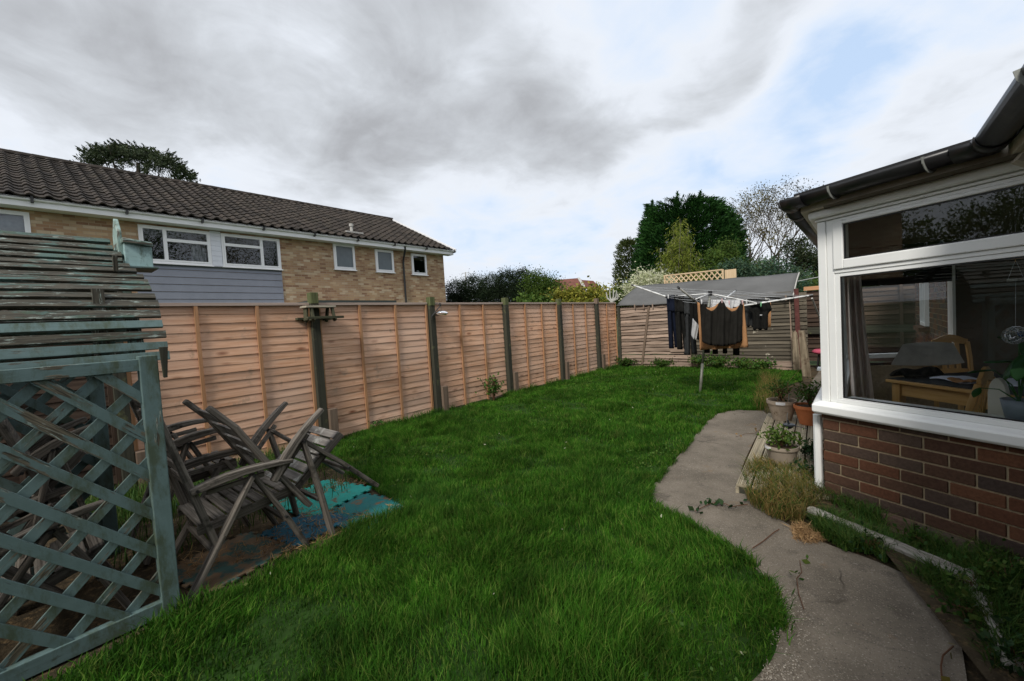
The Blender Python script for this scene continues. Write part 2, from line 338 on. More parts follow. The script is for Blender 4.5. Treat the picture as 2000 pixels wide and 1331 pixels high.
MT['flower'] = mk_leaf('cream_flowers', [(.55, .55, .38), (.66, .66, .50), (.30, .36, .14)], .3)
MT['autumn'] = mk_leaf('brown_leaves', [(.10, .08, .02), (.18, .15, .035), (.09, .09, .03)], .3)
MT['greyleaf'] = mk_leaf('sparse_leaves', [(.05, .05, .04), (.09, .085, .07), (.06, .07, .04)], .3)
MT['roomleaf'] = mk_leaf('houseplant_leaves', [(.02, .09, .02), (.04, .14, .03)], .3, .3)
MT['bark'] = plain('bark', (.06, .05, .04), .9, .1, 0, .3, 10, .4)
MT['twig'] = plain('pale_twigs', (.16, .145, .12), .85, .1, 0, .2, 10)
MT['browntwig'] = plain('brown_twigs', (.10, .05, .03), .85, .1)

def mk_ground():
    m = M('garden_soil', .95, .1); p = m.pos()
    c = m.mix(m.ramp(m.noise(p, 3, 7, .65), [(.35, 0), (.65, 1)]), (.030, .024, .016), (.085, .065, .04))
    c = m.mix(m.ramp(m.noise(p, 28, 6, .7), [(.52, 0), (.66, .7)]), c, (.20, .135, .07))
    m.col(c); m.bump(m.noise(p, 25, 7, .7), .8, .03); return m.m
MT['soil'] = mk_ground()
MT['turf'] = plain('turf_base', (.022, .050, .010), .95, .1, 0, .5, 3.5, .4, ((.07, .06, .025), .64))
MT['farfield'] = plain('far_ground', (.05, .075, .03), .95, .1, 0, .3, .5)
def mk_path():
    m = M('worn_concrete', .9, .2); p = m.pos()
    c = m.mix(m.ramp(m.noise(p, 2.2, 6, .6), [(.32, 0), (.68, 1)]), (.115, .098, .076), (.215, .183, .145))
    c = m.mix(m.ramp(m.noise(p, 5.5, 7, .7), [(.54, 0), (.68, .8)]), c, (.078, .066, .052))
    v = m.n('ShaderNodeTexVoronoi'); v.inputs['Scale'].default_value = 110; m.L(p, v.inputs['Vector'])
    sp = m.ramp(m.noise(p, 150, 3, .6), [(.60, 0), (.66, .8)]); c = m.mix(sp, c, (.34, .30, .25))
    sp2 = m.ramp(m.noise(p, 120, 3, .6), [(.33, .7), (.38, 0)]); c = m.mix(sp2, c, (.035, .032, .03))
    c = m.mix(m.ramp(m.noise(p, 1.7, 6, .75), [(.60, 0), (.68, .6)]), c, (.22, .13, .06))
    w = m.n('ShaderNodeVectorMath', operation='ADD'); m.L(p, w.inputs[0]); nz = m.n('ShaderNodeTexNoise'); nz.inputs['Scale'].default_value = 4; m.L(p, nz.inputs['Vector']); sc = m.n('ShaderNodeVectorMath', operation='SCALE'); sc.inputs['Scale'].default_value = .35; m.L(nz.outputs['Color'], sc.inputs[0]); m.L(sc.outputs[0], w.inputs[1])
    ve = m.n('ShaderNodeTexVoronoi', feature='DISTANCE_TO_EDGE'); ve.inputs['Scale'].default_value = .75; m.L(w.outputs[0], ve.inputs['Vector'])
    crack = m.math('MULTIPLY', m.ramp(ve.outputs['Distance'], [(.002, 1), (.006, 0)]), m.ramp(m.noise(p, 1.4, 3), [(.50, 0), (.58, .8)])); c = m.mix(crack, c, (.03, .026, .02))
    c = m.mix(m.ramp(m.noise(p, 11, 7, .8), [(.60, 0), (.70, .7)]), c, (.30, .27, .225))
    c = m.mix(m.ramp(m.noise(p, 3.1, 7, .8), [(.62, 0), (.72, .6)]), c, (.055, .075, .03))
    m.col(c); h_ = m.math('ADD', m.noise(p, 90, 6, .7), m.math('MULTIPLY', m.noise(p, 14, 5, .7), 1.5)); m.bump(h_, .7, .008); return m.m
MT['path'] = mk_path()
def mk_mat(name, c, th=.54):
    m = M(name, .75, .3); p = m.pos()
    cc = m.mix(m.ramp(m.noise(p, 9, 6, .7), [(.45, 0), (.7, .6)]), c, tuple(x*.6 for x in c))
    cc = m.mix(m.ramp(m.noise(p, 7, 8, .75), [(th, 0), (th+.06, 1)]), cc, (.13, .085, .05)); m.col(cc); m.bump(m.noise(p, 60, 5), .4, .004); return m.m
MT['mat_teal'] = mk_mat('teal_foam', (.02, .30, .25)); MT['mat_blue'] = mk_mat('blue_foam', (.010, .095, .15)); MT['mat_dark'] = mk_mat('dark_teal_foam', (.012, .14, .14)); MT['mat_mud'] = mk_mat('muddy_foam', (.03, .075, .07), .46)
def mk_curved(): pass

# ------------------------------------------------------------------ geometry helpers
ORG = {}
def world_org(o): return ORG.get(o.name, Vector((0, 0, 0))) if o else Vector((0, 0, 0))
def tag(o, label=None, cat=None, group=None, kind=None):
    if label: o['label'] = label
    if cat: o['category'] = cat
    if group: o['group'] = group
    if kind: o['kind'] = kind
    return o
def thing(name, label, cat, loc=(0, 0, 0), group=None):
    o = bpy.data.objects.new(name, None); o.empty_display_size = .1; COL.objects.link(o); o.location = loc
    ORG[o.name] = Vector(loc); return tag(o, label, cat, group)
def link_mesh(name, me, mat, parent, loc=None, smooth=False):
    o = bpy.data.objects.new(name, me); COL.objects.link(o)
    if mat: me.materials.append(mat)
    if parent: o.parent = parent; ORG[o.name] = world_org(parent)
    elif loc is not None: o.location = loc; ORG[o.name] = Vector(loc)
    if smooth: me.polygons.foreach_set('use_smooth', [True]*len(me.polygons))
    return o
class MB:
    def __init__(s): s.v = []; s.f = []; s.uv = []
    def face(s, idx, uvs=None):
        s.f.append(idx); s.uv += uvs if uvs else [(0.0, 0.0)]*len(idx)
    def bar(s, p0, p1, w, h, up=(0, 0, 1), w1=None, h1=None):
        p0 = Vector(p0); p1 = Vector(p1); d = p1-p0; L = d.length
        if L < 1e-6: return s
        d /= L; up = Vector(up)
        if abs(d.dot(up.normalized())) > .99: up = Vector((0, 1, 0)) if abs(d.y) < .9 else Vector((1, 0, 0))
        sd = d.cross(up).normalized(); u = sd.cross(d).normalized()
        w1 = w if w1 is None else w1; h1 = h if h1 is None else h1
        b = len(s.v)
        for p, ww, hh in ((p0, w, h), (p1, w1, h1)):
            for a, c in ((-1, -1), (1, -1), (1, 1), (-1, 1)): s.v.append(p+sd*(a*ww/2)+u*(c*hh/2))
        ru, rv = random.random()*20, random.random()*20; acc = 0
        for i, side in enumerate((w, h, w, h)):
            j = (i+1) % 4
            s.face((b+i, b+j, b+4+j, b+4+i), [(ru, rv+acc), (ru, rv+acc+side), (ru+L, rv+acc+side), (ru+L, rv+acc)]); acc += side
        s.face((b+3, b+2, b+1, b), [(ru, rv), (ru+.01, rv), (ru+.01, rv+h), (ru, rv+h)])
        s.face((b+4, b+5, b+6, b+7), [(ru, rv), (ru+.01, rv), (ru+.01, rv+h), (ru, rv+h)])
        return s
    def path(s, pts, w, h, up=(0, 0, 1)):
        """one continuous curved plank of rectangular section"""
        pts = [Vector(p) for p in pts]; n = len(pts); b = len(s.v); ru, rv = random.random()*20, random.random()*20; acc = 0
        ws = w if isinstance(w, (list, tuple)) else [w]*n; hs = h if isinstance(h, (list, tuple)) else [h]*n
        us = []
        for i, p in enumerate(pts):
            d = (pts[min(i+1, n-1)]-pts[max(i-1, 0)]).normalized(); sd = d.cross(Vector(up)).normalized(); u = sd.cross(d).normalized()
            if i: acc += (p-pts[i-1]).length
            us.append(acc)
            for a, c in ((-1, -1), (1, -1), (1, 1), (-1, 1)): s.v.append(p+sd*(a*ws[i]/2)+u*(c*hs[i]/2))
        for k in range(n-1):
            va = 0
            for i in range(4):
                j = (i+1) % 4; q = b+4*k; side = ws[k] if i % 2 == 0 else hs[k]
                s.face((q+i, q+j, q+4+j, q+4+i), [(ru+us[k], rv+va), (ru+us[k], rv+va+side), (ru+us[k+1], rv+va+side), (ru+us[k+1], rv+va)]); va += side
        s.face((b+3, b+2, b+1, b)); q = b+4*(n-1); s.face((q, q+1, q+2, q+3)); return s
    def box(s, x0, y0, z0, x1, y1, z1):
        c = Vector(((x0+x1)/2, (y0+y1)/2, (z0+z1)/2)); dx, dy, dz = abs(x1-x0), abs(y1-y0), abs(z1-z0)
        if dz >= dx and dz >= dy: return s.bar((c.x, c.y, min(z0, z1)), (c.x, c.y, max(z0, z1)), dx, dy, (0, 1, 0))
        if dx >= dy: return s.bar((min(x0, x1), c.y, c.z), (max(x0, x1), c.y, c.z), dy, dz)
        return s.bar((c.x, min(y0, y1), c.z), (c.x, max(y0, y1), c.z), dx, dz)
    def tube(s, pts, r, n=8, cap=True):
        pts = [Vector(p) for p in pts]; m = len(pts); rs = r if isinstance(r, (list, tuple)) else [r]*m; b = len(s.v); acc = 0; us = []
        ref = None; ru = random.random()*9
        for i, p in enumerate(pts):
            d = (pts[min(i+1, m-1)]-pts[max(i-1, 0)]); d = d.normalized() if d.length > 1e-9 else Vector((0, 0, 1))
            if ref is None: ref = Vector((0, 0, 1)) if abs(d.z) < .9 else Vector((1, 0, 0))
            a = d.cross(ref).normalized(); c = a.cross(d).normalized(); ref = c
            if i: acc += (p-pts[i-1]).length
            us.append(acc)
            for k in range(n):
                t = 2*math.pi*k/n; s.v.append(p+a*math.cos(t)*rs[i]+c*math.sin(t)*rs[i])
        for i in range(m-1):
            for k in range(n):
                j = (k+1) % n; q = b+i*n; v0 = k/n*2*math.pi*max(rs[i], .002); v1 = (k+1)/n*2*math.pi*max(rs[i], .002)
                s.face((q+k, q+j, q+n+j, q+n+k), [(ru+us[i], v0), (ru+us[i], v1), (ru+us[i+1], v1), (ru+us[i+1], v0)])
        if cap:
            s.face(tuple(b+k for k in reversed(range(n)))); s.face(tuple(b+(m-1)*n+k for k in range(n)))
        return s
    def lathe(s, c, prof, n=24, closed=False):
        c = Vector(c); b = len(s.v); m = len(prof)
        for r, z in prof:
            for k in range(n): t = 2*math.pi*k/n; s.v.append(c+Vector((r*math.cos(t), r*math.sin(t), z)))
        for i in range(m-1):
            for k in range(n):
                j = (k+1) % n; q = b+i*n; s.face((q+k, q+j, q+n+j, q+n+k), [(k/n, i), ((k+1)/n, i), ((k+1)/n, i+1), (k/n, i+1)])
        s.face(tuple(b+k for k in reversed(range(n)))); s.face(tuple(b+(m-1)*n+k for k in range(n))); return s
    def prism(s, poly, off):
        """closed outline (list of points) pushed along off"""
        b = len(s.v); n = len(poly); off = Vector(off)
        for p in poly: s.v.append(Vector(p))
        for p in poly: s.v.append(Vector(p)+off)
        s.face(tuple(range(b, b+n)), [(Vector(p).y, Vector(p).z) for p in poly]); s.face(tuple(reversed(range(b+n, b+2*n))), [(Vector(p).y, Vector(p).z) for p in reversed(poly)])
        acc = 0
        for i in range(n):
            j = (i+1) % n; L = (Vector(poly[j])-Vector(poly[i])).length
            s.face((b+j, b+i, b+n+i, b+n+j), [(acc+L, 0), (acc, 0), (acc, off.length), (acc+L, off.length)]); acc += L
        return s
    def grid(s, fn, nu, nv):
        b = len(s.v)
        for i in range(nu+1):
            for j in range(nv+1): s.v.append(Vector(fn(i/nu, j/nv)))
        for i in range(nu):
            for j in range(nv):
                q = b+i*(nv+1)+j; s.face((q, q+nv+1, q+nv+2, q+1), [(i/nu, j/nv), ((i+1)/nu, j/nv), ((i+1)/nu, (j+1)/nv), (i/nu, (j+1)/nv)])
        return s
    def wallrect(s, p0, p1, z0, z1, u0=0.0):
        """flat vertical rectangle with uv in metres"""
        b = len(s.v); p0 = Vector((p0[0], p0[1], 0)); p1 = Vector((p1[0], p1[1], 0)); L = (p1-p0).length
        for p, z in ((p0, z0), (p1, z0), (p1, z1), (p0, z1)): s.v.append(Vector((p.x, p.y, z)))
        s.face((b, b+1, b+2, b+3), [(u0, z0), (u0+L, z0), (u0+L, z1), (u0, z1)]); return s
    def build(s, name, mat, parent=None, bevel=0, smooth=False, solid=0, fixnormals=True):
        if not s.v: return None
        if parent: org = world_org(parent)
        else:
            xs = [v.x for v in s.v]; ys = [v.y for v in s.v]; org = Vector(((min(xs)+max(xs))/2, (min(ys)+max(ys))/2, min(v.z for v in s.v)))
        me = bpy.data.meshes.new(name); me.from_pydata([tuple(v-org) for v in s.v], [], s.f)
        ul = me.uv_layers.new(name='UVMap'); ul.data.foreach_set('uv', [c for uv in s.uv for c in uv])
        o = link_mesh(name, me, mat, parent, None if parent else org, smooth)
        if bevel:
            b = o.modifiers.new('bevel', 'BEVEL'); b.width = bevel; b.segments = 2; b.limit_method = 'ANGLE'
        if solid:
            b = o.modifiers.new('solid', 'SOLIDIFY'); b.thickness = solid; b.offset = 0
        return o
def copy_tree(o, parent=None):
    c = o.copy(); COL.objects.link(c)
    if parent: c.parent = parent
    for ch in list(o.children): copy_tree(ch, c)
    return c
def np_mesh(name, V, faces_sizes, loops, mat, parent=None, loc=None, smooth=False):
    me = bpy.data.meshes.new(name); me.vertices.add(len(V)); me.vertices.foreach_set('co', V.astype(np.float32).ravel())
    me.loops.add(len(loops)); me.loops.foreach_set('vertex_index', loops.astype(np.int32))
    st = np.zeros(len(faces_sizes), np.int32); st[1:] = np.cumsum(faces_sizes)[:-1]
    me.polygons.add(len(faces_sizes)); me.polygons.foreach_set('loop_start', st)
    me.update(calc_edges=True); me.validate()
    return link_mesh(name, me, mat, parent, loc, smooth)
def leaves(name, P, size, mat, parent=None, loc=None, axis=None, spread=1.0, aspect=.45, droop=0.0, fold=.0):
    """many diamond leaves; P world positions, axis = preferred leaf direction"""
    P = np.asarray(P, float); n = len(P); org = np.array(world_org(parent) if parent else (loc if loc is not None else (0, 0, 0)))
    size = np.broadcast_to(np.asarray(size, float), (n,))[:, None]*rng.uniform(.6, 1.35, (n, 1))
    d = rng.normal(size=(n, 3)); d /= np.linalg.norm(d, axis=1, keepdims=True)
    if axis is not None: d = np.asarray(axis)+d*spread
    d[:, 2] -= droop; d /= np.linalg.norm(d, axis=1, keepdims=True)
    q = rng.normal(size=(n, 3)); sd = np.cross(d, q); sd /= np.linalg.norm(sd, axis=1, keepdims=True)
    nn = np.cross(d, sd)
    a = P-d*size*.5; c = P+d*size*.5; b1 = P+sd*size*aspect*.5+nn*size*fold; b2 = P-sd*size*aspect*.5+nn*size*fold
    V = np.stack([a, b1, c, b2], 1).reshape(-1, 3)-org
    return np_mesh(name, V, np.full(n, 4), np.arange(4*n), mat, parent, loc)
def ell_points(cs, n, clump=.25, per=30, shell=.55):
    """clumped points through a union of ellipsoids cs = [(x,y,z,rx,ry,rz)]; returns points and outward directions"""
    vol = np.array([c[3]*c[4]*c[5] for c in cs])**.7; vol /= vol.sum(); k = max(1, n//per); which = rng.choice(len(cs), k, p=vol); C = np.array(cs)[which]
    d = rng.normal(size=(k, 3)); d /= np.linalg.norm(d, axis=1, keepdims=True); r = rng.uniform(shell, 1.0, (k, 1))**.6
    cc = C[:, :3]+d*r*C[:, 3:]; out_ = d*1.0
    cl = clump*rng.uniform(.5, 1.4, (k, 1)); P = np.repeat(cc, per, 0)+rng.normal(size=(k*per, 3))*np.repeat(cl, per, 0)*np.array([1, 1, .7])
    return P, np.repeat(out_, per, 0)
def branches(mb, p, d, L, r, depth, spread=.5, up=.1, tips=None, k=2, n=5):
    p = Vector(p); d = Vector(d).normalized(); pts = [p]; q = p.copy(); dd = d.copy()
    for i in range(3):
        dd = (dd+Vector((random.gauss(0, .12), random.gauss(0, .12), random.gauss(0, .08)+up*.3))).normalized(); q = q+dd*L/3; pts.append(q.copy())
    mb.tube(pts, [r, r*.85, r*.72, r*.6], n if depth > 1 else 3, False)
    if depth == 0:
        if tips is not None: tips.append(pts[-1]); tips.append(pts[2])
        return
    for j in range(k+(1 if random.random() < .45 else 0)):
        nd = (dd+Vector((random.gauss(0, spread), random.gauss(0, spread), random.gauss(0, spread*.7)+up))).normalized()
        branches(mb, pts[-1] if j < 2 else pts[2], nd, L*random.uniform(.62, .85), r*.6, depth-1, spread, up, tips, k, n)
def inpoly(P, poly):
    x, y = P[:, 0], P[:, 1]; ins = np.zeros(len(P), bool); n = len(poly); j = n-1
    for i in range(n):
        xi, yi = poly[i][0], poly[i][1]; xj, yj = poly[j][0], poly[j][1]
        c = ((yi > y) != (yj > y)) & (x < (xj-xi)*(y-yi)/(yj-yi+1e-12)+xi); ins ^= c; j = i
    return ins
def smooth_poly(pts, it=2):
    for _ in range(it):
        q = []
        for i in range(len(pts)-1): a, b = pts[i], pts[i+1]; q += [a*.75+b*.25, a*.25+b*.75]
        pts = [pts[0]]+q+[pts[-1]]
    return pts

def wall_holes(mb, p0, p1, z0, z1, holes):
    """vertical wall from p0 to p1 with rectangular openings (u0,u1,v0,v1), uv in metres"""
    P0 = Vector((p0[0], p0[1], 0)); P1 = Vector((p1[0], p1[1], 0)); L = (P1-P0).length; D = (P1-P0)/L
    us = sorted({0, L, *[h[0] for h in holes], *[h[1] for h in holes]}); vs = sorted({z0, z1, *[h[2] for h in holes], *[h[3] for h in holes]})
    for i in range(len(us)-1):
        for j in range(len(vs)-1):
            cu, cv = (us[i]+us[i+1])/2, (vs[j]+vs[j+1])/2
            if any(h[0] < cu < h[1] and h[2] < cv < h[3] for h in holes): continue
            b = len(mb.v)
            for u, v in ((us[i], vs[j]), (us[i+1], vs[j]), (us[i+1], vs[j+1]), (us[i], vs[j+1])): mb.v.append(Vector((P0.x+D.x*u, P0.y+D.y*u, v)))
            mb.face((b, b+1, b+2, b+3), [(us[i], vs[j]), (us[i+1], vs[j]), (us[i+1], vs[j+1]), (us[i], vs[j+1])])

# ------------------------------------------------------------------ ground, lawn, path
m = MB(); m.v += [Vector(p) for p in ((-400, -400, -.03), (400, -400, -.03), (400, 400, -.03), (-400, 400, -.03))]; m.face((0, 1, 2, 3)); m.build('ground', MT['farfield']).__setitem__('kind', 'structure')
m = MB(); m.grid(lambda u, v: (-5.6+7.6*u, -4+16.2*v, -.012+.004*math.sin(u*31)*math.sin(v*53)), 60, 120); m.build('garden_soil', MT['soil']).__setitem__('kind', 'structure')
edge = [G(*p) for p in [(1470, 1331), (1512, 1290), (1525, 1230), (1512, 1170), (1480, 1110), (1410, 1065), (1335, 1022), (1268, 988), (1262, 965), (1300, 920), (1335, 880), (1362, 846), (1392, 812), (1425, 801), (1490, 803)]]
edge = [Vector((-.62, -3.5, 0)), Vector((-.5, 0.0, 0)), Vector((-.50, 1.2, 0))] + edge
edge_s = smooth_poly(edge, 2)
lawn_poly = [(p.x, p.y) for p in edge_s] + [(G(1512, 765).x, G(1512, 765).y), (-.95, 9.6), (-1.1, 11.05), (-5.40, 11.05), (-5.40, 2.0)]
mud = [G(*p) for p in [(640, 905), (720, 950), (770, 985), (800, 1000), (745, 1012), (690, 1030), (655, 1062), (560, 1098), (480, 1140), (380, 1185), (330, 1205)]]
lawn_poly += [(p.x, p.y) for p in mud] + [(-2.78, .44), (-2.70, -.05), (-2.65, -3.5)]
# lawn base sheet
m = MB(); b = [Vector((x, y, 0.0)) for x, y in lawn_poly]
m.v += b; m.face(tuple(range(len(b)))); lw = m.build('lawn_ground', MT['turf']); tag(lw, kind='structure')
bm_tri = lw.modifiers.new('t', 'TRIANGULATE')
# path sheet
pr = [G(*p) for p in [(1500, 812), (1478, 850), (1436, 940), (1470, 985), (1530, 1020), (1600, 1060), (1700, 1092), (1800, 1138), (1862, 1200), (1885, 1290)]] + [Vector((.22, 1.6, 0)), Vector((.30, -3.5, 0))]
pl = [Vector((p.x, p.y, .004)) for p in edge_s] + [Vector((p.x, p.y, .004)) for p in smooth_poly(pr, 2)]
m = MB(); m.v += pl; m.face(tuple(range(len(pl)))); o = m.build('path', MT['path']); tag(o, kind='structure'); o.modifiers.new('t', 'TRIANGULATE')
# strip of paving beyond the bay window
m = MB(); m.box(-.78, 7.3, -.01, .7, 12, .008); tag(m.build('paving', MT['path']), kind='structure')

def fbm(P, s, seed):
    r = np.random.default_rng(seed); out_ = np.zeros(len(P))
    for o in range(5):
        for _ in range(3):
            k = r.normal(size=2); k /= np.linalg.norm(k); out_ += np.sin((P[:, 0]*k[0]+P[:, 1]*k[1])*s*(1.9**o)*r.uniform(.8, 1.25)+r.uniform(0, 6.28))*.5**o
    return out_/3
def grass_blades(name, P, h, wd, mat, lean=.5, tint=None, parent=None):
    n = len(P); a = rng.uniform(0, 2*np.pi, n); ca, sa = np.cos(a), np.sin(a)
    side = np.stack([ca, sa, np.zeros(n)], 1); fw = np.stack([-sa, ca, np.zeros(n)], 1)
    # neighbouring blades lean the same way: a slow flow over the lawn
    fl = np.stack([fbm(P, 4.5, 61), fbm(P, 4.5, 67), np.zeros(n)], 1)*.32+rng.normal(size=(n, 3))*np.array([.3, .3, 0])
    ln = (fw*rng.uniform(.1, 1, (n, 1))+fl)*lean*h[:, None]
    up = np.array([[0, 0, 1]])
    p0 = P; p1 = P+ln*.35+up*h[:, None]*.58; p2 = P+ln*1.0+up*h[:, None]*rng.uniform(.75, 1.0, (n, 1))
    w = wd[:, None]
    V = np.stack([p0-side*w/2, p0+side*w/2, p1+side*w*.42, p1-side*w*.42, p2], 1).reshape(-1, 3)
    base = np.arange(n)[:, None]*5
    loops = np.concatenate([base+[0, 1, 2, 3], base+[3, 2, 4]], 1).ravel()
    sizes = np.tile([4, 3], n)
    return np_mesh(name, V, sizes, loops, mat, parent, None if parent else (0, 0, 0))
LP = np.array(lawn_poly)
def lawn_points(n, y0, y1, x0=-5.4, x1=-.2):
    P = np.stack([rng.uniform(x0, x1, n), rng.uniform(y0, y1, n), np.zeros(n)], 1)
    return P[inpoly(P, lawn_poly)]
zones = [(-1.5, .6, 9000, .085, .0055), (.6, 2.3, 18500, .070, .0032), (2.3, 4.2, 12000, .068, .0042), (4.2, 7.0, 5600, .065, .0062), (7.0, 11.05, 3600, .055, .0085)]
Ps, Hs, Ws = [], [], []
for y0, y1, dn, hh, ww in zones:
    P = lawn_points(int(dn*5.2*(y1-y0)), y0, y1)
    t = fbm(P, 2.2, 3); t2 = fbm(P, 7.0, 5)
    keep = rng.uniform(0, 1, len(P)) < np.clip(1.05+.5*t2+.3*t, .35, 1)
    bare = np.zeros(len(P), bool)
    for (bx, by), br in (((G(1360, 772).x, G(1360, 772).y), .20), ((G(1375, 792).x, G(1375, 792).y), .17), ((G(980, 990).x, G(980, 990).y), .08)):
        bare |= ((P[:, 0]-bx)**2*.5+(P[:, 1]-by)**2*2.5 < br**2*rng.uniform(.5, 1.3, len(P)))
    keep &= ~bare
    P, t, t2 = P[keep], t[keep], t2[keep]
    h = hh*np.clip(1+.40*t+.55*t2, .35, 2.1)*rng.uniform(.55, 1.25, len(P)); Ps.append(P); Hs.append(h); Ws.append(np.full(len(P), ww)*rng.uniform(.7, 1.3, len(P)))
P = np.concatenate(Ps); gh = np.concatenate(Hs); gw = np.concatenate(Ws)
gr = grass_blades('lawn_grass', P, gh, gw, MT['grass'], .75); tag(gr, 'bright green unmown lawn grass filling the garden between fence and path', 'grass', None, 'stuff')

# ------------------------------------------------------------------ side fence
FX = -5.41
def lap_panel(parent, width, nb=19, height=1.80, mats=('fence', 'batten', 'cap'), name='fence_panel', wav=.0028, tilt=1.0):
    """one lap panel in its own coordinates, running along +y, face towards +x"""
    m = MB(); pitch = (height-.04)/nb
    for k in range(nb):
        z = .03+k*pitch; n = 5; dz = [random.gauss(0, wav) for _ in range(n+1)]; dx = [random.gauss(0, wav*.6) for _ in range(n+1)]
        top = z+pitch+.012; b = len(m.v); ru, rv = random.random()*20, random.random()*20
        for i in range(n+1):
            y = .01+(width-.02)*i/n; zz = z+dz[i]
            for x, q in ((.000, zz), (.011*tilt, zz), (.001, top), (-.010, top)): m.v.append(Vector((x+dx[i], y, q)))
        for i in range(n):
            q = b+4*i; u0 = ru+(width*i/n); u1 = ru+(width*(i+1)/n)
            m.face((q+1, q+5, q+6, q+2), [(u0, rv), (u1, rv), (u1, rv+.1), (u0, rv+.1)]); m.face((q, q+4, q+5, q+1), [(u0, rv), (u1, rv), (u1, rv+.01), (u0, rv+.01)])
            m.face((q+3, q+2, q+6, q+7), [(u0, rv), (u0, rv+.01), (u1, rv+.01), (u1, rv)]); m.face((q, q+3, q+7, q+4), [(u0, rv), (u0, rv+.1), (u1, rv+.1), (u1, rv)])
        m.face((b, b+1, b+2, b+3)); q = b+4*n; m.face((q+3, q+2, q+1, q))
    sv = ORG.get(parent.name); ORG[parent.name] = Vector((0, 0, 0))
    r = m.build(name, MT[mats[0]], parent); ORG[r.name] = Vector((0, 0, 0)); ORG[parent.name] = sv
    nb_ = 4 if width > 1.4 else 3
    for i in range(nb_):
        y = .02+(width-.04)*i/(nb_-1); m = MB(); m.bar((.028, y, .02), (.028, y+random.gauss(0, .004), height-.002), .034, .022, (1, 0, 0)); m.build('batten', MT[mats[1]], r)
    m = MB(); m.bar((.012, 0, height+.006), (.012, width, height+.006), .058, .034); m.build('capping_rail', MT[mats[2]], r, .002)
    return r
posts = [-3.14, -1.26, .62, 2.50, 4.40, 6.24, 8.12, 9.90]
sf = thing('lap_fence', 'long new orange lap fence with dark posts down the left side of the lawn', 'fence', (FX, 4, 0))
p0 = None
for i in range(7):
    if i < 2:
        o = lap_panel(sf, 1.78, mats=('darkfence', 'darkfence', 'darkfence')); o['label'] = 'dark old panel behind the arbour'; o.location = (-.03, posts[i]+.05-4, 0); continue
    o = lap_panel(sf, 1.78) if p0 is None else copy_tree(p0, sf)
    if p0 is None: p0 = o
    o.location = (-.03, posts[i]+.05-4, 0)
o = lap_panel(sf, 1.08); o.location = (-.03, 9.95-4, 0)
tops = [1.95, 1.95, 1.95, 1.95, 1.91, 1.91, 1.90, 1.92]
for i, y in enumerate(posts):
    m = MB(); m.bar((FX+.02, y, -.1), (FX+.02+random.gauss(0, .006), y-.005, tops[i]-.14), .10, .10, (1, 0, 0)); r = m.build('post', MT['post'], sf, .004)
    m = MB(); m.bar((FX+.02, y-.005, tops[i]-.14), (FX+.02, y-.006, tops[i]), .10, .10, (1, 0, 0)); m.build('mossy_top', MT['posttop'] if i != 7 else MT['spur'], r, .004)
    m = MB(); m.bar((FX+.07, y+.105, -.1), (FX+.07, y+.105, .44 if i > 2 else .40), .105, .10, (1, 0, 0)); m.build('spur', MT['spur'], sf, .006)

# ------------------------------------------------------------------ neighbour house
HX = -15.0; HY0, HY1 = -7.0, 13.15; EZ = 4.72
hs = thing('brick_house', 'long buff brick house with dark tiled roof behind the side fence', 'house', (HX, 3, 0))
def fy(x, X=HX): return Px(x, 500, X).y
def q4(x0, y0, x1, y1, X=HX):
    a = Px(x0, y0, X); b = Px(x1, y1, X); return a, b
# windows as (ya, yb, za, zb) measured on the facade
def yz(*p): v = Px(*p, HX); return v.y, v.z
wins = []
ya = yz(268, 440)[0]; yb = yz(410, 470)[0]; zt = yz(340, 442)[1]; zb = yz(405, 519)[1]; wins.append(('A', ya, yb, zb, 4.66))
yc = yz(432, 480)[0]; yd = yz(547, 500)[0]; wins.append(('B', yc, yd, zb, 4.66))
wins.append(('L', -3.2, yz(58, 430)[0], zb, 4.66))
sm = []
for (x0, x1, yt_, yb_) in ((651, 692, 478, 527), (732, 767, 489, 532), (802, 831, 497, 537)):
    xm = (x0+x1)/2; sm.append((yz(x0, 500)[0], yz(x1, 500)[0], yz(xm, yb_)[1], yz(xm, yt_)[1]))
holes = []
for w_ in wins: holes.append((w_[1]-HY0, w_[2]-HY0, w_[3], w_[4]))
for s_ in sm: holes.append((s_[0]-HY0, s_[1]-HY0, s_[2], s_[3]))
m = MB(); wall_holes(m, (HX, HY0), (HX, HY1), 0, EZ+.05, holes)
m.wallrect((HX, HY1), (HX-8.6, HY1), 0, EZ); m.wallrect((HX-8.6, HY0), (HX, HY0), 0, EZ)
for yy in (HY0, HY1):
    b = len(m.v); m.v += [Vector((HX, yy, EZ)), Vector((HX-8.6, yy, EZ)), Vector((HX-4.3, yy, EZ+2.35))]; m.face((b, b+1, b+2), [(0, 0), (8.6, 0), (4.3, 2.35)])
m.build('wall', MT['buff'], hs)
m = MB(); m.wallrect((HX-1.2, HY0+.1), (HX-1.2, HY1-.1), 0.1, EZ-.1); m.v += [Vector((HX-1.2, HY0+.1, 2.9)), Vector((HX-.05, HY0+.1, 2.9)), Vector((HX-.05, HY1-.1, 2.9)), Vector((HX-1.2, HY1-.1, 2.9))]; m.face((4, 5, 6, 7)); m.build('room_back', MT['interior'], hs)
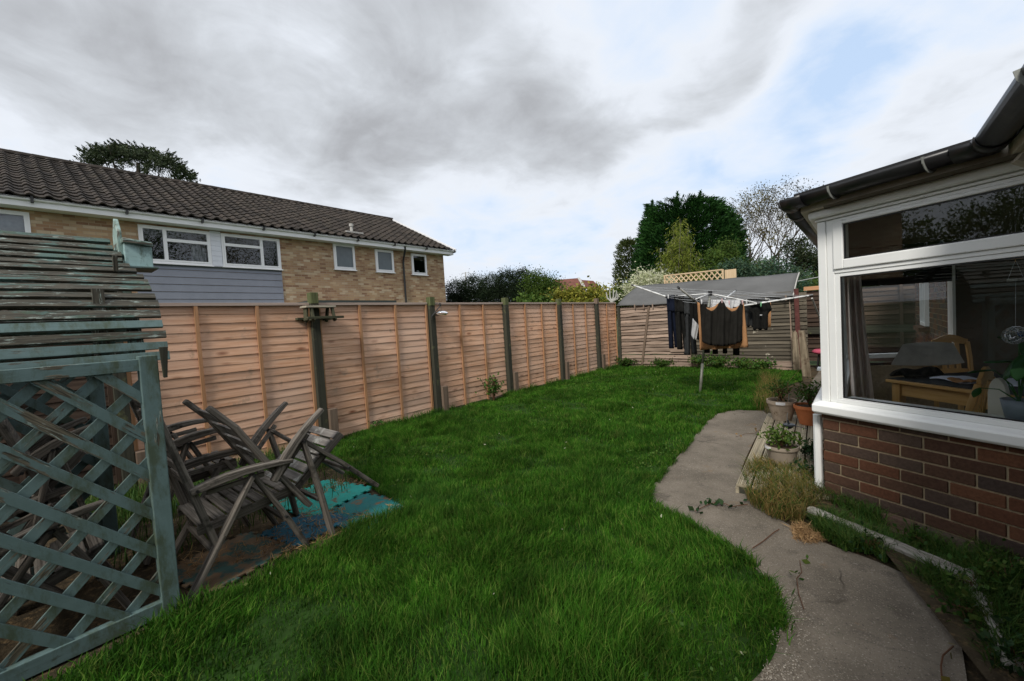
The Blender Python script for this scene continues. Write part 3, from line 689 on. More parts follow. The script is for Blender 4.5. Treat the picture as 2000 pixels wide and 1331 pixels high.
# cladding boards under the big windows, from pixel 265 to 552
cy0 = yz(262, 500)[0]; cy1 = yz(552, 560)[0]; m = MB(); z = 1.6
while z < zb-.06:
    z1 = min(z+.205, zb-.05); b = len(m.v)
    for x, zz in ((.012, z), (.032, z), (.020, z1-.006), (.004, z1-.006)):
        for y in (cy0, cy1): m.v.append(Vector((HX+x, y, zz)))
    m.face((b+2, b+3, b+5, b+4)); m.face((b, b+1, b+3, b+2)); m.face((b+4, b+5, b+7, b+6)); m.face((b+1, b+7, b+5, b+3)); m.face((b, b+2, b+4, b+6)); z += .21
m.build('cladding', MT['cladding'], hs)
m = MB(); m.box(HX+.003, cy0, zb-.07, HX+.06, cy1, zb-.03); m.build('flashing', MT['lead'], hs)
m = MB(); m.wallrect((HX+.015, wins[0][2]), (HX+.015, wins[1][1]), zb-.02, EZ-.03); mm = m; 
for k in range(7): mm.box(HX+.012, wins[0][2]+.01, zb+.0+k*.15, HX+.03, wins[1][1]-.01, zb+.143+k*.15)
m.build('white_panel', MT['white_boards'], hs)
def house_window(ya, yb, za, zb_, splits, label=None, net=False):
    """splits: list of panes (fy0,fy1,fz0,fz1) as fractions"""
    f = MB(); x = HX+.02
    f.box(x-.04, ya, za, x+.03, yb, za+.05); f.box(x-.04, ya, zb_-.05, x+.03, yb, zb_); f.box(x-.04, ya, za+.05, x+.03, ya+.05, zb_-.05); f.box(x-.04, yb-.05, za+.05, x+.03, yb, zb_-.05)
    f.box(x-.02, ya-.03, za-.035, x+.07, yb+.03, za-.002)
    ds = []
    for (a, b, c, d) in splits:
        y0, y1, z0, z1 = ya+.05+(yb-ya-.1)*a, ya+.05+(yb-ya-.1)*b, za+.05+(zb_-za-.1)*c, za+.05+(zb_-za-.1)*d; t = .042
        f.box(x-.03, y0, z0, x+.045, y1, z0+t); f.box(x-.03, y0, z1-t, x+.045, y1, z1); f.box(x-.03, y0, z0+t, x+.045, y0+t, z1-t); f.box(x-.03, y1-t, z0+t, x+.045, y1, z1-t)
        ds.append((y0+t, y1-t, z0+t, z1-t))
    fo = f.build('window', MT['upvc_far'], hs)
    for (y0, y1, z0, z1) in ds:
        g = MB(); g.wallrect((x+.005, y0), (x+.005, y1), z0, z1); g.build('pane', MT['glass_frost'] if net else MT['glass_far'], fo)
    return fo
za_, ztop = zb, 4.66
fo = house_window(wins[0][1], wins[0][2], za_, ztop, [(0, .33, 0, 1), (.33, 1, 0, .66), (.33, 1, .66, 1)])
m = MB(); m.grid(lambda u, v: (HX-.12+.03*math.sin(u*22), wins[0][1]+(wins[0][2]-wins[0][1])*(.72+.22*u), za_+.06+(ztop-za_-.36)*v), 22, 1); m.build('curtain', MT['net'], fo)
m = MB(); m.grid(lambda u, v: (HX-.12+.03*math.sin(u*12), wins[0][1]+(wins[0][2]-wins[0][1])*(.04+.04*u), za_+.06+(ztop-za_-.12)*v), 10, 1); m.build('curtain', MT['net'], fo)
fo = house_window(wins[1][1], wins[1][2], za_, ztop, [(0, .67, 0, .68), (0, .67, .68, 1), (.67, 1, 0, 1)])
fo = house_window(wins[2][1], wins[2][2], za_, ztop, [(0, .5, 0, 1), (.5, 1, 0, 1)])
m = MB(); m.grid(lambda u, v: (HX-.10, -3.1+(wins[2][2]+3.0)*u, za_+.42+.05*math.sin(u*20)+(ztop-za_-.5)*v), 30, 1); m.build('curtain', MT['net'], fo)
for i, s_ in enumerate(sm): 
    fo = house_window(s_[0], s_[1], s_[2], s_[3], [(0, 1, 0, 1)], None, i < 2)
    if i == 2:
        m = MB(); m.lathe((HX-.10, (s_[0]+s_[1])/2, s_[2]+.07), [(.05, 0), (.07, .08), (.04, .14)], 10); m.build('ornament', MT['upvc_far'], fo)
# eaves
m = MB(); m.box(HX+.35, HY0-.4, EZ, HX+.385, HY1+.30, EZ+.20); m.box(HX+.005, HY0-.4, EZ, HX+.35, HY1+.30, EZ+.012)
m.build('fascia', MT['upvc_far'], hs)
m = MB(); m.tube([(HX+.42, HY0-.4, EZ+.17), (HX+.42, HY1+.42, EZ+.17)], .042, 8); m.build('gutter', MT['upvc_far'], hs)
for k in range(13): y = HY0+1+k*1.62; m = MB(); m.box(HX+.38, y, EZ+.09, HX+.50, y+.05, EZ+.235); m.build('gutter_bracket', MT['blackmetal'], hs)
yp = yz(786, 520)[0]; m = MB(); m.tube([(HX+.40, yp-.10, EZ+.12), (HX+.36, yp-.08, EZ-.05), (HX+.10, yp, EZ-.38), (HX+.08, yp, EZ-.5), (HX+.08, yp, 0)], .042, 8); m.build('downpipe', MT['blackmetal'], hs)
# roof of pantiles, each a wave with a raised lip
RS = (Vector((HX+.50, 0, EZ+.20)), Vector((HX-4.3, 0, EZ+2.56)))
sl_ = (RS[1]-RS[0]); SL = sl_.length; sd_ = sl_/SL; nrm = Vector((-sd_.z, 0, sd_.x)) if sd_.x > 0 else Vector((sd_.z*-1, 0, sd_.x*-1)); nrm = Vector((-sd_.z*(-1 if sd_.x < 0 else 1), 0, abs(sd_.x)))
tw = .30; rows = 17; th = SL/rows; cols_ = int((HY1+.36-(HY0-.4))/tw)
prof = [(0, .0), (.10, .036), (.24, .056), (.38, .038), (.52, .004), (.78, -.012), (1.0, .0)]
m = MB(); xs = nrm
for r_ in range(rows):
    for c_ in range(cols_):
        y = HY0-.4+c_*tw; b = len(m.v); jit = random.gauss(0, .004)
        for t_, hh in prof:
            pbase = RS[0]+sd_*(r_*th-.02); ptop = RS[0]+sd_*((r_+1)*th+.02)
            yy = y+t_*tw
            m.v.append(Vector((pbase.x, yy, pbase.z))+nrm*(hh+.045+jit)); m.v.append(Vector((ptop.x, yy, ptop.z))+nrm*(hh+.012+jit)); m.v.append(Vector((pbase.x, yy, pbase.z))+nrm*(hh+.012))
        for i in range(len(prof)-1):
            q = b+3*i; m.face((q, q+1, q+4, q+3)); m.face((q+2, q, q+3, q+5))
rf = m.build('roof', MT['pantile'], hs)
m = MB(); a = RS[0]; c = RS[1]
for yy in (HY0-.4, HY1+.36):
    pass
m.prism([(a.x-.03, HY0-.38, a.z-.02), (c.x, HY0-.38, c.z-.02), (c.x-4.8, HY0-.38, a.z-.02)], (0, HY1-HY0+.70, 0)); m.build('roof_deck', MT['tile_dark'], hs)
m = MB()
for k in range(46):
    y = HY0-.42+k*.455; m.tube([(c.x, y, c.z+.02), (c.x, y+.46, c.z+.025)], [.105, .095], 8)
m.build('ridge_tile_row', MT['pantile'], hs)
m = MB(); m.bar((a.x+.02, HY1+.33, a.z-.02), (c.x, HY1+.33, c.z-.02), .03, .16); m.build('verge_board', MT['upvc_far'], hs)
v0 = Vector((0, 0, 0)); r = ray(687, 456)
t_ = ((RS[0]-Vector((0, 0, H))).dot(nrm))/r.dot(nrm); vp = Vector((0, 0, H))+r*t_
m = MB(); m.tube([vp, vp+Vector((0, 0, .30))], .055, 10); m.tube([vp+Vector((0, 0, .26)), vp+Vector((0, 0, .36))], .08, 10); m.box(vp.x-.15, vp.y-.35, vp.z-.04, vp.x+.25, vp.y+.35, vp.z+.02); m.build('vent_pipe', MT['grey_vent'], hs)
# flat roofed lean-to whose edge shows just over the fence
ex = thing('lean_to', 'low flat roofed lean-to whose dark edge peeps over the fence below the brick wall', 'lean-to', (HX+1.2, 8, 0))
e0 = Px(612, 588, -13.4); e1 = Px(770, 589, -13.4)
m = MB(); m.box(HX+.01, e0.y, 0, -13.5, e1.y, e0.z-.10); m.build('wall', MT['white_boards'], ex)
m = MB(); m.box(HX+.012, e0.y-.1, e0.z-.10, -13.4, e1.y+.1, e0.z+.02); m.build('flat_roof', MT['lead'], ex)

# ------------------------------------------------------------------ end of the garden: old panel and shed
RY = 11.15
ofn = thing('old_fence', 'old grey sagging lap fence panel closing the far left corner beside the hanging trousers', 'fence', (-4.5, RY, 0))
def rear_panel(parent, xa, xb, y, z0, z1, n, mat, name, wav=.006, skew=0.0, holes=()):
    m = MB(); pitch = (z1-z0)/n
    for k in range(n):
        if k in holes: continue
        seg = 7; b = len(m.v); ru, rv = random.random()*20, random.random()*20; zb0 = z0+k*pitch; sag = random.gauss(0, wav*.7)
        for i in range(seg+1):
            f = i/seg; x = xa+(xb-xa)*f; dz = random.gauss(0, wav*.8)+skew*f; dy = random.gauss(0, wav)
            for yy, zz in ((-.004, zb0+dz), (-.026, zb0+dz+sag), (.006, zb0+pitch+.012+skew*f), (.014, zb0+pitch+.012+skew*f)): m.v.append(Vector((x, y+yy+dy, zz)))
        L = abs(xb-xa)
        for i in range(seg):
            q = b+4*i; u0 = ru+L*i/seg; u1 = ru+L*(i+1)/seg
            m.face((q+1, q+2, q+6, q+5), [(u0, rv), (u0, rv+.1), (u1, rv+.1), (u1, rv)]); m.face((q, q+1, q+5, q+4), [(u0, rv), (u0, rv+.01), (u1, rv+.01), (u1, rv)])
            m.face((q+2, q+3, q+7, q+6)); m.face((q, q+4, q+7, q+3), [(u0, rv), (u1, rv), (u1, rv+.1), (u0, rv+.1)])
        m.face((b, b+1, b+2, b+3)); q = b+4*seg; m.face((q+3, q+2, q+1, q))
    return m.build(name, mat, parent)
a = Py(1206, 600, RY); b = Py(1330, 590, RY)
rear_panel(ofn, a.x-.02, -3.62, RY, .33, 1.66, 15, MT['oldfence'], 'upper_boards', .008, .03)
rear_panel(ofn, a.x-.06, -3.46, RY-.01, -.02, .30, 4, MT['oldfence'], 'lower_boards', .008, .01)
m = MB(); m.bar((Py(1269, 605, RY).x, RY-.04, 1.66), (Py(1257, 722, RY).x-.03, RY-.05, -.03), .055, .03, (0, -1, 0)); m.build('batten', MT['spur'], ofn)
m = MB(); m.bar((Py(1262, 600, RY).x-.95, RY-.035, 1.62), (Py(1257, 722, RY).x-.98, RY-.035, .0), .035, .03, (0, -1, 0)); m.build('batten', MT['oldfence'], ofn)
m = MB(); m.bar((-3.45, RY-.04, .47), (-3.45, RY-.04, -.02), .04, .03, (0, -1, 0)); m.build('batten', MT['oldfence'], ofn)
m = MB(); m.bar((-3.95, RY-.04, .43), (-3.45, RY-.04, .45), .02, .06, (0, 0, 1)); m.build('broken_board', MT['oldfence'], ofn)
m = MB(); m.bar((-5.38, RY-.02, -.1), (-5.36, RY-.02, 1.76), .07, .08, (1, 0, 0)); m.build('corner_post', MT['post'], ofn, .004)
sh = thing('garden_shed', 'old wooden shed with sagging grey felt roof at the end of the lawn', 'shed', (-2.5, RY+.6, 0))
sx0, sx1 = -3.9, Py(1546, 640, RY).x
rear_panel(sh, sx0, sx1, RY+.10, .16, 1.74, 19, MT['shedboard'], 'wall_boards', .003)
rear_panel(sh, sx0+.8, sx1-.0, RY+.06, -.04, .17, 2, MT['oldfence'], 'bottom_boards', .004)
m = MB(); m.box(sx0, RY+.13, -.05, sx1, RY+1.5, 1.70); m.build('shed_body', MT['darkfence'], sh)
m = MB(); m.bar((sx1-.01, RY+.075, -.02), (sx1-.03, RY+.075, 1.72), .022, .02, (1, 0, 0)); m.build('corner_trim', MT['oldfence'], sh)
rear_panel(sh, sx1+.005, sx1+.28, RY+.12, .10, 1.70, 18, MT['shedboard'], 'end_boards', .004)
m = MB(); q = Py(1558, 600, RY+.05); m.bar((q.x, RY+.05, .0), (q.x-.02, RY+.05, 1.80), .085, .05, (0, -1, 0)); m.build('door_post', MT['maroon'], sh)
fl = Py(1204, 598, RY-.08); fr = Py(1548, 578, RY-.08); bl = Py(1246, 559, RY+1.35); br = Py(1560, 534, RY+1.35)
def roofpt(u, v):
    # eaves on the near side, sagging slightly; ridge behind
    a_ = fl.lerp(fr, u); c_ = bl.lerp(br, u); p = a_.lerp(c_, v); p.z += -.05*math.sin(math.pi*u)*(1-v)*.6 + .03*math.sin(math.pi*v) + .008*math.sin(u*23+v*5)
    return p
m = MB(); m.grid(roofpt, 30, 8); m.build('roof', MT['felt'], sh, 0, True, .02)
m = MB(); m.path([roofpt(1, v/6)+Vector((.012, 0, .004)) for v in range(7)], .02, .035); m.build('roof_edge_strip', MT['grey_vent'], sh)
for k in range(4):
    for u in ((.13, .19, .25, .97)[k],): p = roofpt(u, 0); m = MB(); m.bar(p+Vector((0, .01, -.09)), p+Vector((0, -.01, .02)), .03, .02, (0, -1, 0)); m.build('roof_clip', MT['oldfence'], sh)
# dark fence beyond the shed on the right
df = thing('dark_fence', 'dark brown stained boundary fence behind the shed and bay window', 'fence', (0, 12.4, 0))
rear_panel(df, -1.15, 3.5, 12.6, .05, 1.75, 16, MT['darkfence'], 'boards', .003)
rear_panel(df, -1.15, 3.5, 12.55, 1.78, 1.86, 1, MT['batten'], 'top_rail', .001)
for x in (-.35, .6, 1.9): m = MB(); m.bar((x, 12.52, 0), (x, 12.52, 1.8), .09, .06, (1, 0, 0)); m.build('post', MT['darkfence'], df)
m = MB(); m.bar((-1.1, 12.48, .80), (1.8, 12.48, .80), .03, .16, (0, 0, 1)); m.build('rail', MT['post'], df)
# rotten stub posts
rp = G(1577, 734); m = MB(); tp = Wp(1566, 645, (rp-Vector((0, 0, H))).dot(CF)-.0)
def rough_post(base, top, r, seed):
    m = MB(); n = 12; rr = random.Random(seed); b = len(m.v); K = 16; off = [rr.uniform(.72, 1.2) for _ in range(n)]; topj = [rr.uniform(-.10, .03) for _ in range(n)]
    for i in range(K+1):
        f = i/K
        for k in range(n):
            t = 2*math.pi*k/n; q = base.lerp(top, f); r2 = r*off[k]*(1.05-.35*f**3)*(1+rr.uniform(-.06, .06)); m.v.append(q+Vector((math.cos(t)*r2, math.sin(t)*r2, topj[k]*f**6)))
    for i in range(K):
        for k in range(n): j = (k+1) % n; q = b+i*n; m.face((q+k, q+j, q+n+j, q+n+k), [(i*.04, k*.03), (i*.04, k*.03+.03), (i*.04+.04, k*.03+.03), (i*.04+.04, k*.03)])
    m.face(tuple(b+K*n+k for k in range(n))); return m
o = rough_post(rp+Vector((0, 0, -.05)), tp, .075, 3).build('stump_post', MT['rot']); tag(o, 'thick rotten grey post standing alone right of the shed, splintered at its top', 'post')
rp2 = Py(1556, 722, RY-.12); tp2 = Py(1551, 645, RY-.12)
o = rough_post(Vector((rp2.x, rp2.y, -.03)), tp2, .07, 5).build('stump_post', MT['rot']); tag(o, 'shorter dark rotten post against the shed corner behind the splintered one', 'post')
# pink seat, prop, washing line
q = Py(1600, 686, 11.6)
st = thing('garden_stool', 'pink topped stool half hidden behind the bay window corner', 'stool', (q.x+.1, 11.6, 0))
m = MB(); m.lathe((q.x+.13, 11.6, q.z-.06), [(.20, 0), (.27, .03), (.27, .06), (.22, .10)], 20); m.build('seat', MT['pink'], st, 0, True)
for dx, dy in ((-.13, -.12), (.13, -.12), (-.13, .12), (.13, .12)): m = MB(); m.tube([(q.x+.13+dx*1.3, 11.6+dy*1.3, 0), (q.x+.13+dx, 11.6+dy, q.z-.05)], .016, 6); m.build('leg', MT['blackmetal'], st)
a = Wp(1586, 583, 7.0); bq = Wp(1613, 652, 7.6); bq2 = a+(bq-a)*2.4
m = MB(); m.tube([a, bq2], .014, 8); tag(m.build('line_prop', MT['grey_vent']), 'grey metal prop pole leaning from the tip of the rotary dryer arm to the right', 'prop')
a = Wp(1559, 549.5, 9.6); bq = Vector((.75, 7.6, a.z+.02)); 
m = MB(); m.tube([a, a.lerp(bq, .5)-Vector((0, 0, .01)), bq], .009, 6); tag(m.build('line_bar', MT['alu']), 'thin white bar running from shed roof corner behind the bay window', 'bar')
# beige trellis beyond the shed roof
TY = 13.6; tl = thing('garden_trellis', 'new beige diamond trellis standing above the grey shed roof', 'trellis', (Py(1360, 545, TY).x, TY, 0))
c00 = Py(1298, 553, TY); c01 = Py(1298, 539, TY); c10 = Py(1412, 552, TY); c11 = Py(1412, 527, TY)
c00.z -= .35; c10.z -= .35
m = MB()
def on(u, v): return c00.lerp(c10, u).lerp(c01.lerp(c11, u), v)
W_ = (c10-c00).length; Hh = (c01-c00).length
for s_ in (1, -1):
    k = -14
    while k < 30:
        pts = []
        for t in range(0, 41):
            f = t/40; u = (k*.15+(f*Hh*1.0)*s_)/W_
            if 0 <= u <= 1: pts.append((u, f))
        if len(pts) > 3: m.bar(on(*pts[0])+Vector((0, .008*s_, 0)), on(*pts[-1])+Vector((0, .008*s_, 0)), .032, .008, (0, 1, 0))
        k += 1
m.build('lattice', MT['trellis'], tl)
for p, q_ in ((on(0, 1), on(1, 1)), (on(0, 0), on(1, 0))): m = MB(); m.bar(p-Vector((0, .01, 0)), q_-Vector((0, .01, 0)), .03, .035); m.build('rail', MT['trellis'], tl)
for u in (0, 1): p = on(u, 1); m = MB(); m.bar((p.x, p.y, 0), (p.x, p.y, p.z+.01), .05, .04, (1, 0, 0)); m.build('post', MT['trellis'], tl)
a = on(1, 1)+Vector((.02, 0, .0)); m = MB(); m.bar((a.x+.18, TY, 0), (a.x+.18, TY, a.z-.02), .30, .04, (0, 1, 0)); tag(m.build('fence_board', MT['trellis']), 'short pale board fence end right of the beige trellis', 'fence')

# ------------------------------------------------------------------ trees and bushes
def tree(name, label, cat, base, crown_P, axis, size, mat, group=None, trunk=None, tr=.12, aspect=.45, spread=1.0, droop=0, limbs=6, top=None):
    r = thing(name, label, cat, base, group); m = MB(); base = Vector(base); cp = np.asarray(crown_P); top = Vector(cp.mean(0)) if top is None else Vector(top)
    m.tube([base-Vector((0, 0, .1)), base.lerp(top, .5)+Vector((.05, .03, 0)), top], [tr, tr*.75, tr*.4], 8)
    for k in range(limbs):
        q = Vector(cp[rng.integers(len(cp))]); s0 = base.lerp(top, random.uniform(.35, .95)); m.tube([s0, s0.lerp(q, .5)+Vector((0, 0, .1)), q], [tr*.35, tr*.22, tr*.08], 5, False)
    m.build('trunk', MT[trunk or 'bark'], r)
    leaves('crown', cp, size, MT[mat], r, None, axis, spread, aspect, droop); return r
def at(x, y, Z): return Wp(x, y, Z)
def gnd(x, Z):
    p = Wp(x, 640, Z); return (p.x, p.y, -.03)
# big clipped cypress
Z = 19.0
def cypress_points(outline, Z, depth, n, per=34, L=.35):
    """outline: (px_y, px_x_left, px_x_right) rows of the crown; a rounded body of real depth"""
    rows = outline; P, A = [], []
    ys = np.array([r[0] for r in rows]); lo = np.array([r[1] for r in rows]); hi = np.array([r[2] for r in rows])
    k = n//per
    for _ in range(k):
        y = random.uniform(ys[0], ys[-1]); a = np.interp(y, ys, lo); b = np.interp(y, ys, hi); t = random.uniform(0, math.pi*2); rr = random.uniform(.86, 1.0) if random.random() < .72 else random.uniform(.1, .86)
        cx_ = (a+b)/2; hw = (b-a)/2; c = Wp(cx_, y, Z); right = (Wp(cx_+hw, y, Z)-c); R_ = right.length; rd = right.normalized(); fd = Vector((CF.x, CF.y, 0)).normalized()
        dirv = rd*math.cos(t)+fd*math.sin(t); p = c+rd*math.cos(t)*R_*rr+fd*math.sin(t)*min(R_, depth)*rr
        ax = (dirv*.9+Vector((0, 0, random.uniform(.15, .7)))).normalized(); ln = L*random.uniform(.6, 1.5)
        for j in range(per):
            f = random.random(); g = (1-f)*.30*ln+.02
            P.append(p+ax*ln*(f-.45)+Vector((random.gauss(0, g), random.gauss(0, g), random.gauss(0, g*.55)))); A.append(ax)
    return np.array([tuple(v) for v in P]), np.array([tuple(v) for v in A])
out_ = [(377, 1322, 1324), (398, 1312, 1334), (404, 1268, 1395), (420, 1266, 1412), (440, 1258, 1428), (470, 1252, 1436), (500, 1247, 1442), (530, 1242, 1445), (575, 1240, 1447), (640, 1240, 1447)]
P, A = cypress_points(out_[2:], Z, 2.1, 150000)
for (x, y0, y1, w0) in ((1323, 376, 412, 11), (1367, 374, 412, 11), (1274, 392, 415, 5), (1405, 402, 425, 6)):
    for k in range(26):
        y = y0+(y1-y0)*(k/25)**.8; s0 = Wp(x+random.gauss(0, 1), y, Z); 
        for j in range(14):
            t = random.uniform(0, 6.28); l = w0*(y-y0+4)/(y1-y0)*Z/FPX*1.0*random.uniform(.3, 1.2); ax = Vector((math.cos(t), math.sin(t), .75)).normalized(); P = np.vstack([P, np.array([tuple(s0+ax*l*random.random())])]); A = np.vstack([A, np.array([tuple(ax)])])
tree('cypress_tree', 'huge dark green clipped cypress with two spiky tops rising behind the shed', 'tree', gnd(1345, Z), P, A, .17, 'leyland', None, None, .25, .20, .45, .0, 6, Wp(1345, 470, Z))
Z = 22
random.seed(4242); P, A = cypress_points([(470, 1222, 1230), (480, 1212, 1246), (500, 1208, 1258), (530, 1204, 1262), (560, 1203, 1262), (620, 1203, 1262)], Z, 1.2, 14000, 20, .4); A[:, 2] = A[:, 2]*.5+.8
tree('conifer_tree', 'smaller olive green columnar conifer left of the huge cypress', 'tree', gnd(1235, Z), P, A, .16, 'olive', None, None, .15, .2, .35, .0, 4, Wp(1235, 500, Z))
# golden bamboo
Z = 14.5; P, A = [], []; r_ = thing('bamboo_plant', 'tall yellow green bamboo clump in front of the huge cypress', 'bamboo', gnd(1325, Z)); m = MB()
for k in range(34):
    x0 = random.gauss(1325, 12); tx = x0+random.gauss(0, 14); ty = random.uniform(425, 500) + abs(tx-1328)*.9; b_ = Vector(gnd(x0, Z+random.gauss(0, .25))); t_ = Wp(tx, ty, Z+random.gauss(0, .3)); md = b_.lerp(t_, .55)+Vector((0, 0, .3)); m.tube([b_, md, t_], [.012, .010, .004], 4, False)
    for j in range(52):
        f = random.uniform(.42, 1); c = (md.lerp(t_, (f-.5)/.5) if f > .5 else b_.lerp(md, f/.5)); t = random.uniform(0, 6.28); ln = random.uniform(.05, .42)*(1.25-f*.7); e = c+Vector((math.cos(t)*ln, math.sin(t)*ln, random.uniform(-.12, .02)))
        for q in range(5): P.append(tuple(e+Vector((random.gauss(0, .05), random.gauss(0, .05), random.gauss(0, .05))))); A.append((math.cos(t)*.6, math.sin(t)*.6, -.6))
m.build('canes', MT['twig'], r_); leaves('foliage', np.array(P), .13, MT['bamboo'], r_, None, np.array(A), .5, .17)
def bush(name, label, cat, cs, n, size, mat, group=None, clump=.18, per=26, tr=.05, aspect=.5, **kw):
    """cs given as (px x, px y, Z, radius px x, radius px y)"""
    E_ = []
    for (x, y, Z, rx, ry) in cs: c = Wp(x, y, Z); E_.append((c.x, c.y, c.z, rx*Z/FPX, rx*Z/FPX, ry*Z/FPX))
    P, A = ell_points(E_, n, clump, per); P[:, 2] = np.maximum(P[:, 2], .02)
    c = cs[0]; return tree(name, label, cat, gnd(c[0], c[2]), P, A, size, mat, group, None, tr, aspect, .9, limbs=5, **kw)
bush('flowering_shrub', 'shrub covered in creamy white blossom at the left end of the shed roof', 'shrub', [(1268, 552, 14, 24, 20), (1290, 560, 14.3, 22, 17), (1240, 568, 14, 18, 16), (1306, 556, 14.6, 16, 20)], 9000, .075, 'flower')
bush('leafy_shrub', 'dense green shrub behind the cream blossom', 'shrub', [(1240, 575, 15, 26, 26), (1215, 580, 15, 20, 18), (1300, 575, 15.5, 30, 36)], 9000, .09, 'greenleaf')
bush('leafy_shrub', 'fresh green shrub in front of the right flank of the huge cypress', 'shrub', [(1398, 520, 15.5, 22, 30), (1420, 500, 15.8, 14, 28), (1395, 555, 15.2, 36, 22)], 10000, .09, 'greenleaf')
bush('bluish_shrub', 'blue green shrub above the right of the beige trellis', 'shrub', [(1432, 535, 14.8, 30, 24), (1452, 550, 14.6, 30, 22), (1418, 552, 14.8, 20, 18)], 9000, .08, 'bluegreen')
bush('bluish_shrub', 'blue green shrub with grey twigs below the bare trees', 'shrub', [(1500, 535, 15.2, 36, 26), (1530, 552, 15, 40, 24), (1480, 555, 15.2, 30, 16)], 9000, .08, 'bluegreen')
bush('leafy_shrub', 'low green shrub right of the shed roof corner by the bay gutter', 'shrub', [(1590, 565, 15.5, 34, 26), (1565, 560, 15.5, 20, 18), (1650, 560, 16, 50, 30)], 7000, .09, 'greenleaf')
bush('leafy_shrub', 'small green shrub with yellow patches between cypress and bare trees', 'shrub', [(1478, 530, 16, 22, 20), (1462, 545, 16, 18, 20)], 4500, .08, 'olive')
bush('dark_evergreen', 'dark spreading cedar branches just left of the bay gutter', 'tree', [(1575, 495, 17, 30, 9), (1590, 520, 17, 38, 8), (1560, 478, 17.3, 20, 7), (1610, 505, 17, 50, 12), (1625, 540, 17, 45, 10)], 9000, .15, 'cedar', None, .22, 30, .16, .25, top=Wp(1605, 490, 17))
# bare autumn trees
def bare_tree(label, x, ytop, Z, hl, mat, n, seed, lean=0, spread=.42, crown=None, tips_leaf=.09):
    random.seed(seed); b_ = Vector(gnd(x, Z)); r_ = thing('bare_tree', label, 'tree', b_, 'half bare trees beyond the shed'); m = MB(); tips = []
    hgt = Wp(x, ytop, Z).z; branches(m, b_, (lean, 0, 1), hgt*.34, .11, 6, spread, .22, tips, 2, 5); m.build('branches', MT['bark'], r_)
    T = np.array([tuple(t) for t in tips]); T = T[rng.integers(0, len(T), n)]+rng.normal(size=(n, 3))*hl
    leaves('leaves', T, tips_leaf, MT[mat], r_, None, None, 1, .6)
    random.seed(seed+100); return r_
bare_tree('half bare tree with thin grey twigs nearest the cypress', 1462, 424, 24, .22, 'autumn', 5000, 21, -.05)
bare_tree('tall bare tree with many fine twigs in the middle of the gap', 1495, 412, 23, .16, 'greyleaf', 1300, 23, .02)
bare_tree('bare tree with fine twigs reaching up to the bay gutter', 1535, 412, 24, .16, 'greyleaf', 1300, 29, .05)
# trees behind the house
Z = 31; P, A = [], []
for k in range(330):
    f = random.random(); x = 165+f*215; ytop = np.interp(x, [165, 200, 225, 255, 300, 330, 350, 390], [292, 290, 283, 292, 298, 305, 322, 356]); y = ytop+abs(random.gauss(0, 22)); c = Wp(x, y, Z+random.gauss(0, 1.0)); t = random.uniform(0, 6.28); ax = Vector((math.cos(t)*.8+.25*(f-.5)*3, math.sin(t)*.8, .55)).normalized(); ln = random.uniform(.5, 1.2)
    for j in range(70):
        g = random.random(); w_ = (1-g)*.28*ln; P.append(tuple(c+ax*ln*(g-.3)+Vector((random.gauss(0, w_), random.gauss(0, w_), random.gauss(0, w_*.5))))); A.append(tuple(ax))
tree('conifer_tree', 'dark feathery conifer showing above the tiled roof on the left', 'tree', gnd(270, Z), np.array(P), np.array(A), .20, 'cedar', None, None, .3, .28, .5, 0, 6, Wp(270, 320, Z))
# dark hedge row, green bush and golden hedge along the lane behind the fence
rows = [(892, 562, 22, 20, 'cone shaped end of the dark hedge nearest the brick house'), (925, 555, 24, 22, 'round dark evergreen second from the brick house'), (960, 552, 24, 24, 'round dark evergreen in the middle of the dark row'), (990, 548, 22, 26, 'tall dark evergreen left of the rounded green tree'), (1018, 546, 20, 28, 'tallest dark evergreen touching the rounded green tree')]
for i, (x, y, rx, ry, lb) in enumerate(rows):
    bush('evergreen_tree', lb, 'tree', [(x, y+8, 24-i*.3, rx, ry), (x+4, y+32, 24-i*.3, rx+4, ry)], 13000, .10, 'darkconifer', 'dark evergreens beyond the fence', .2, 26, .1, .3)
bush('round_tree', 'mid green tree with wispy top beside the dark evergreens', 'tree', [(1052, 560, 22, 26, 22), (1070, 566, 22, 24, 20), (1044, 545, 22, 12, 14), (1060, 590, 22, 34, 26)], 14000, .10, 'greenleaf', None, .25)
bush('golden_hedge', 'bushy golden leaved hedge just over the fence before the red roof', 'hedge', [(1105, 580, 17, 24, 10), (1140, 575, 17, 26, 13), (1170, 576, 17, 22, 14), (1080, 584, 17, 20, 8), (1130, 610, 17, 60, 26)], 9000, .12, 'yellowleaf', None, .16, 16, .05, .7)
bush('golden_shrub', 'yellow leaved shrub between the grey forked branch and shed roof', 'shrub', [(1212, 576, 16, 16, 13), (1225, 590, 16, 20, 18), (1200, 600, 16, 20, 20)], 4000, .10, 'yellowleaf', None, .16, 16, .05, .7)
bush('creeper', 'bright green climber leaves peeping over the fence in front of the dark evergreens', 'climber', [(1030, 588, 16, 14, 6), (1050, 592, 16, 22, 8)], 1200, .13, 'greenleaf', None, .12, 12, .03, .8)
# forked dead branch
q = Wp(1195, 590, 12.6); m = MB(); m.tube([(q.x, q.y, 0), (q.x, q.y, q.z+.05)], .05, 7)
for dx, dz, hx in ((-.14, .30, -.03), (.14, .32, .03), (-.05, .36, .0), (.06, .38, .01), (.20, .22, .0)): m.tube([(q.x, q.y, q.z), (q.x+dx, q.y, q.z+dz*.4), (q.x+dx+hx, q.y, q.z+dz)], [.03, .022, .014], 5)
tag(m.build('dead_branch', MT['grey_vent']), 'pale grey forked dead trunk between the golden hedge and shed roof', 'dead tree')
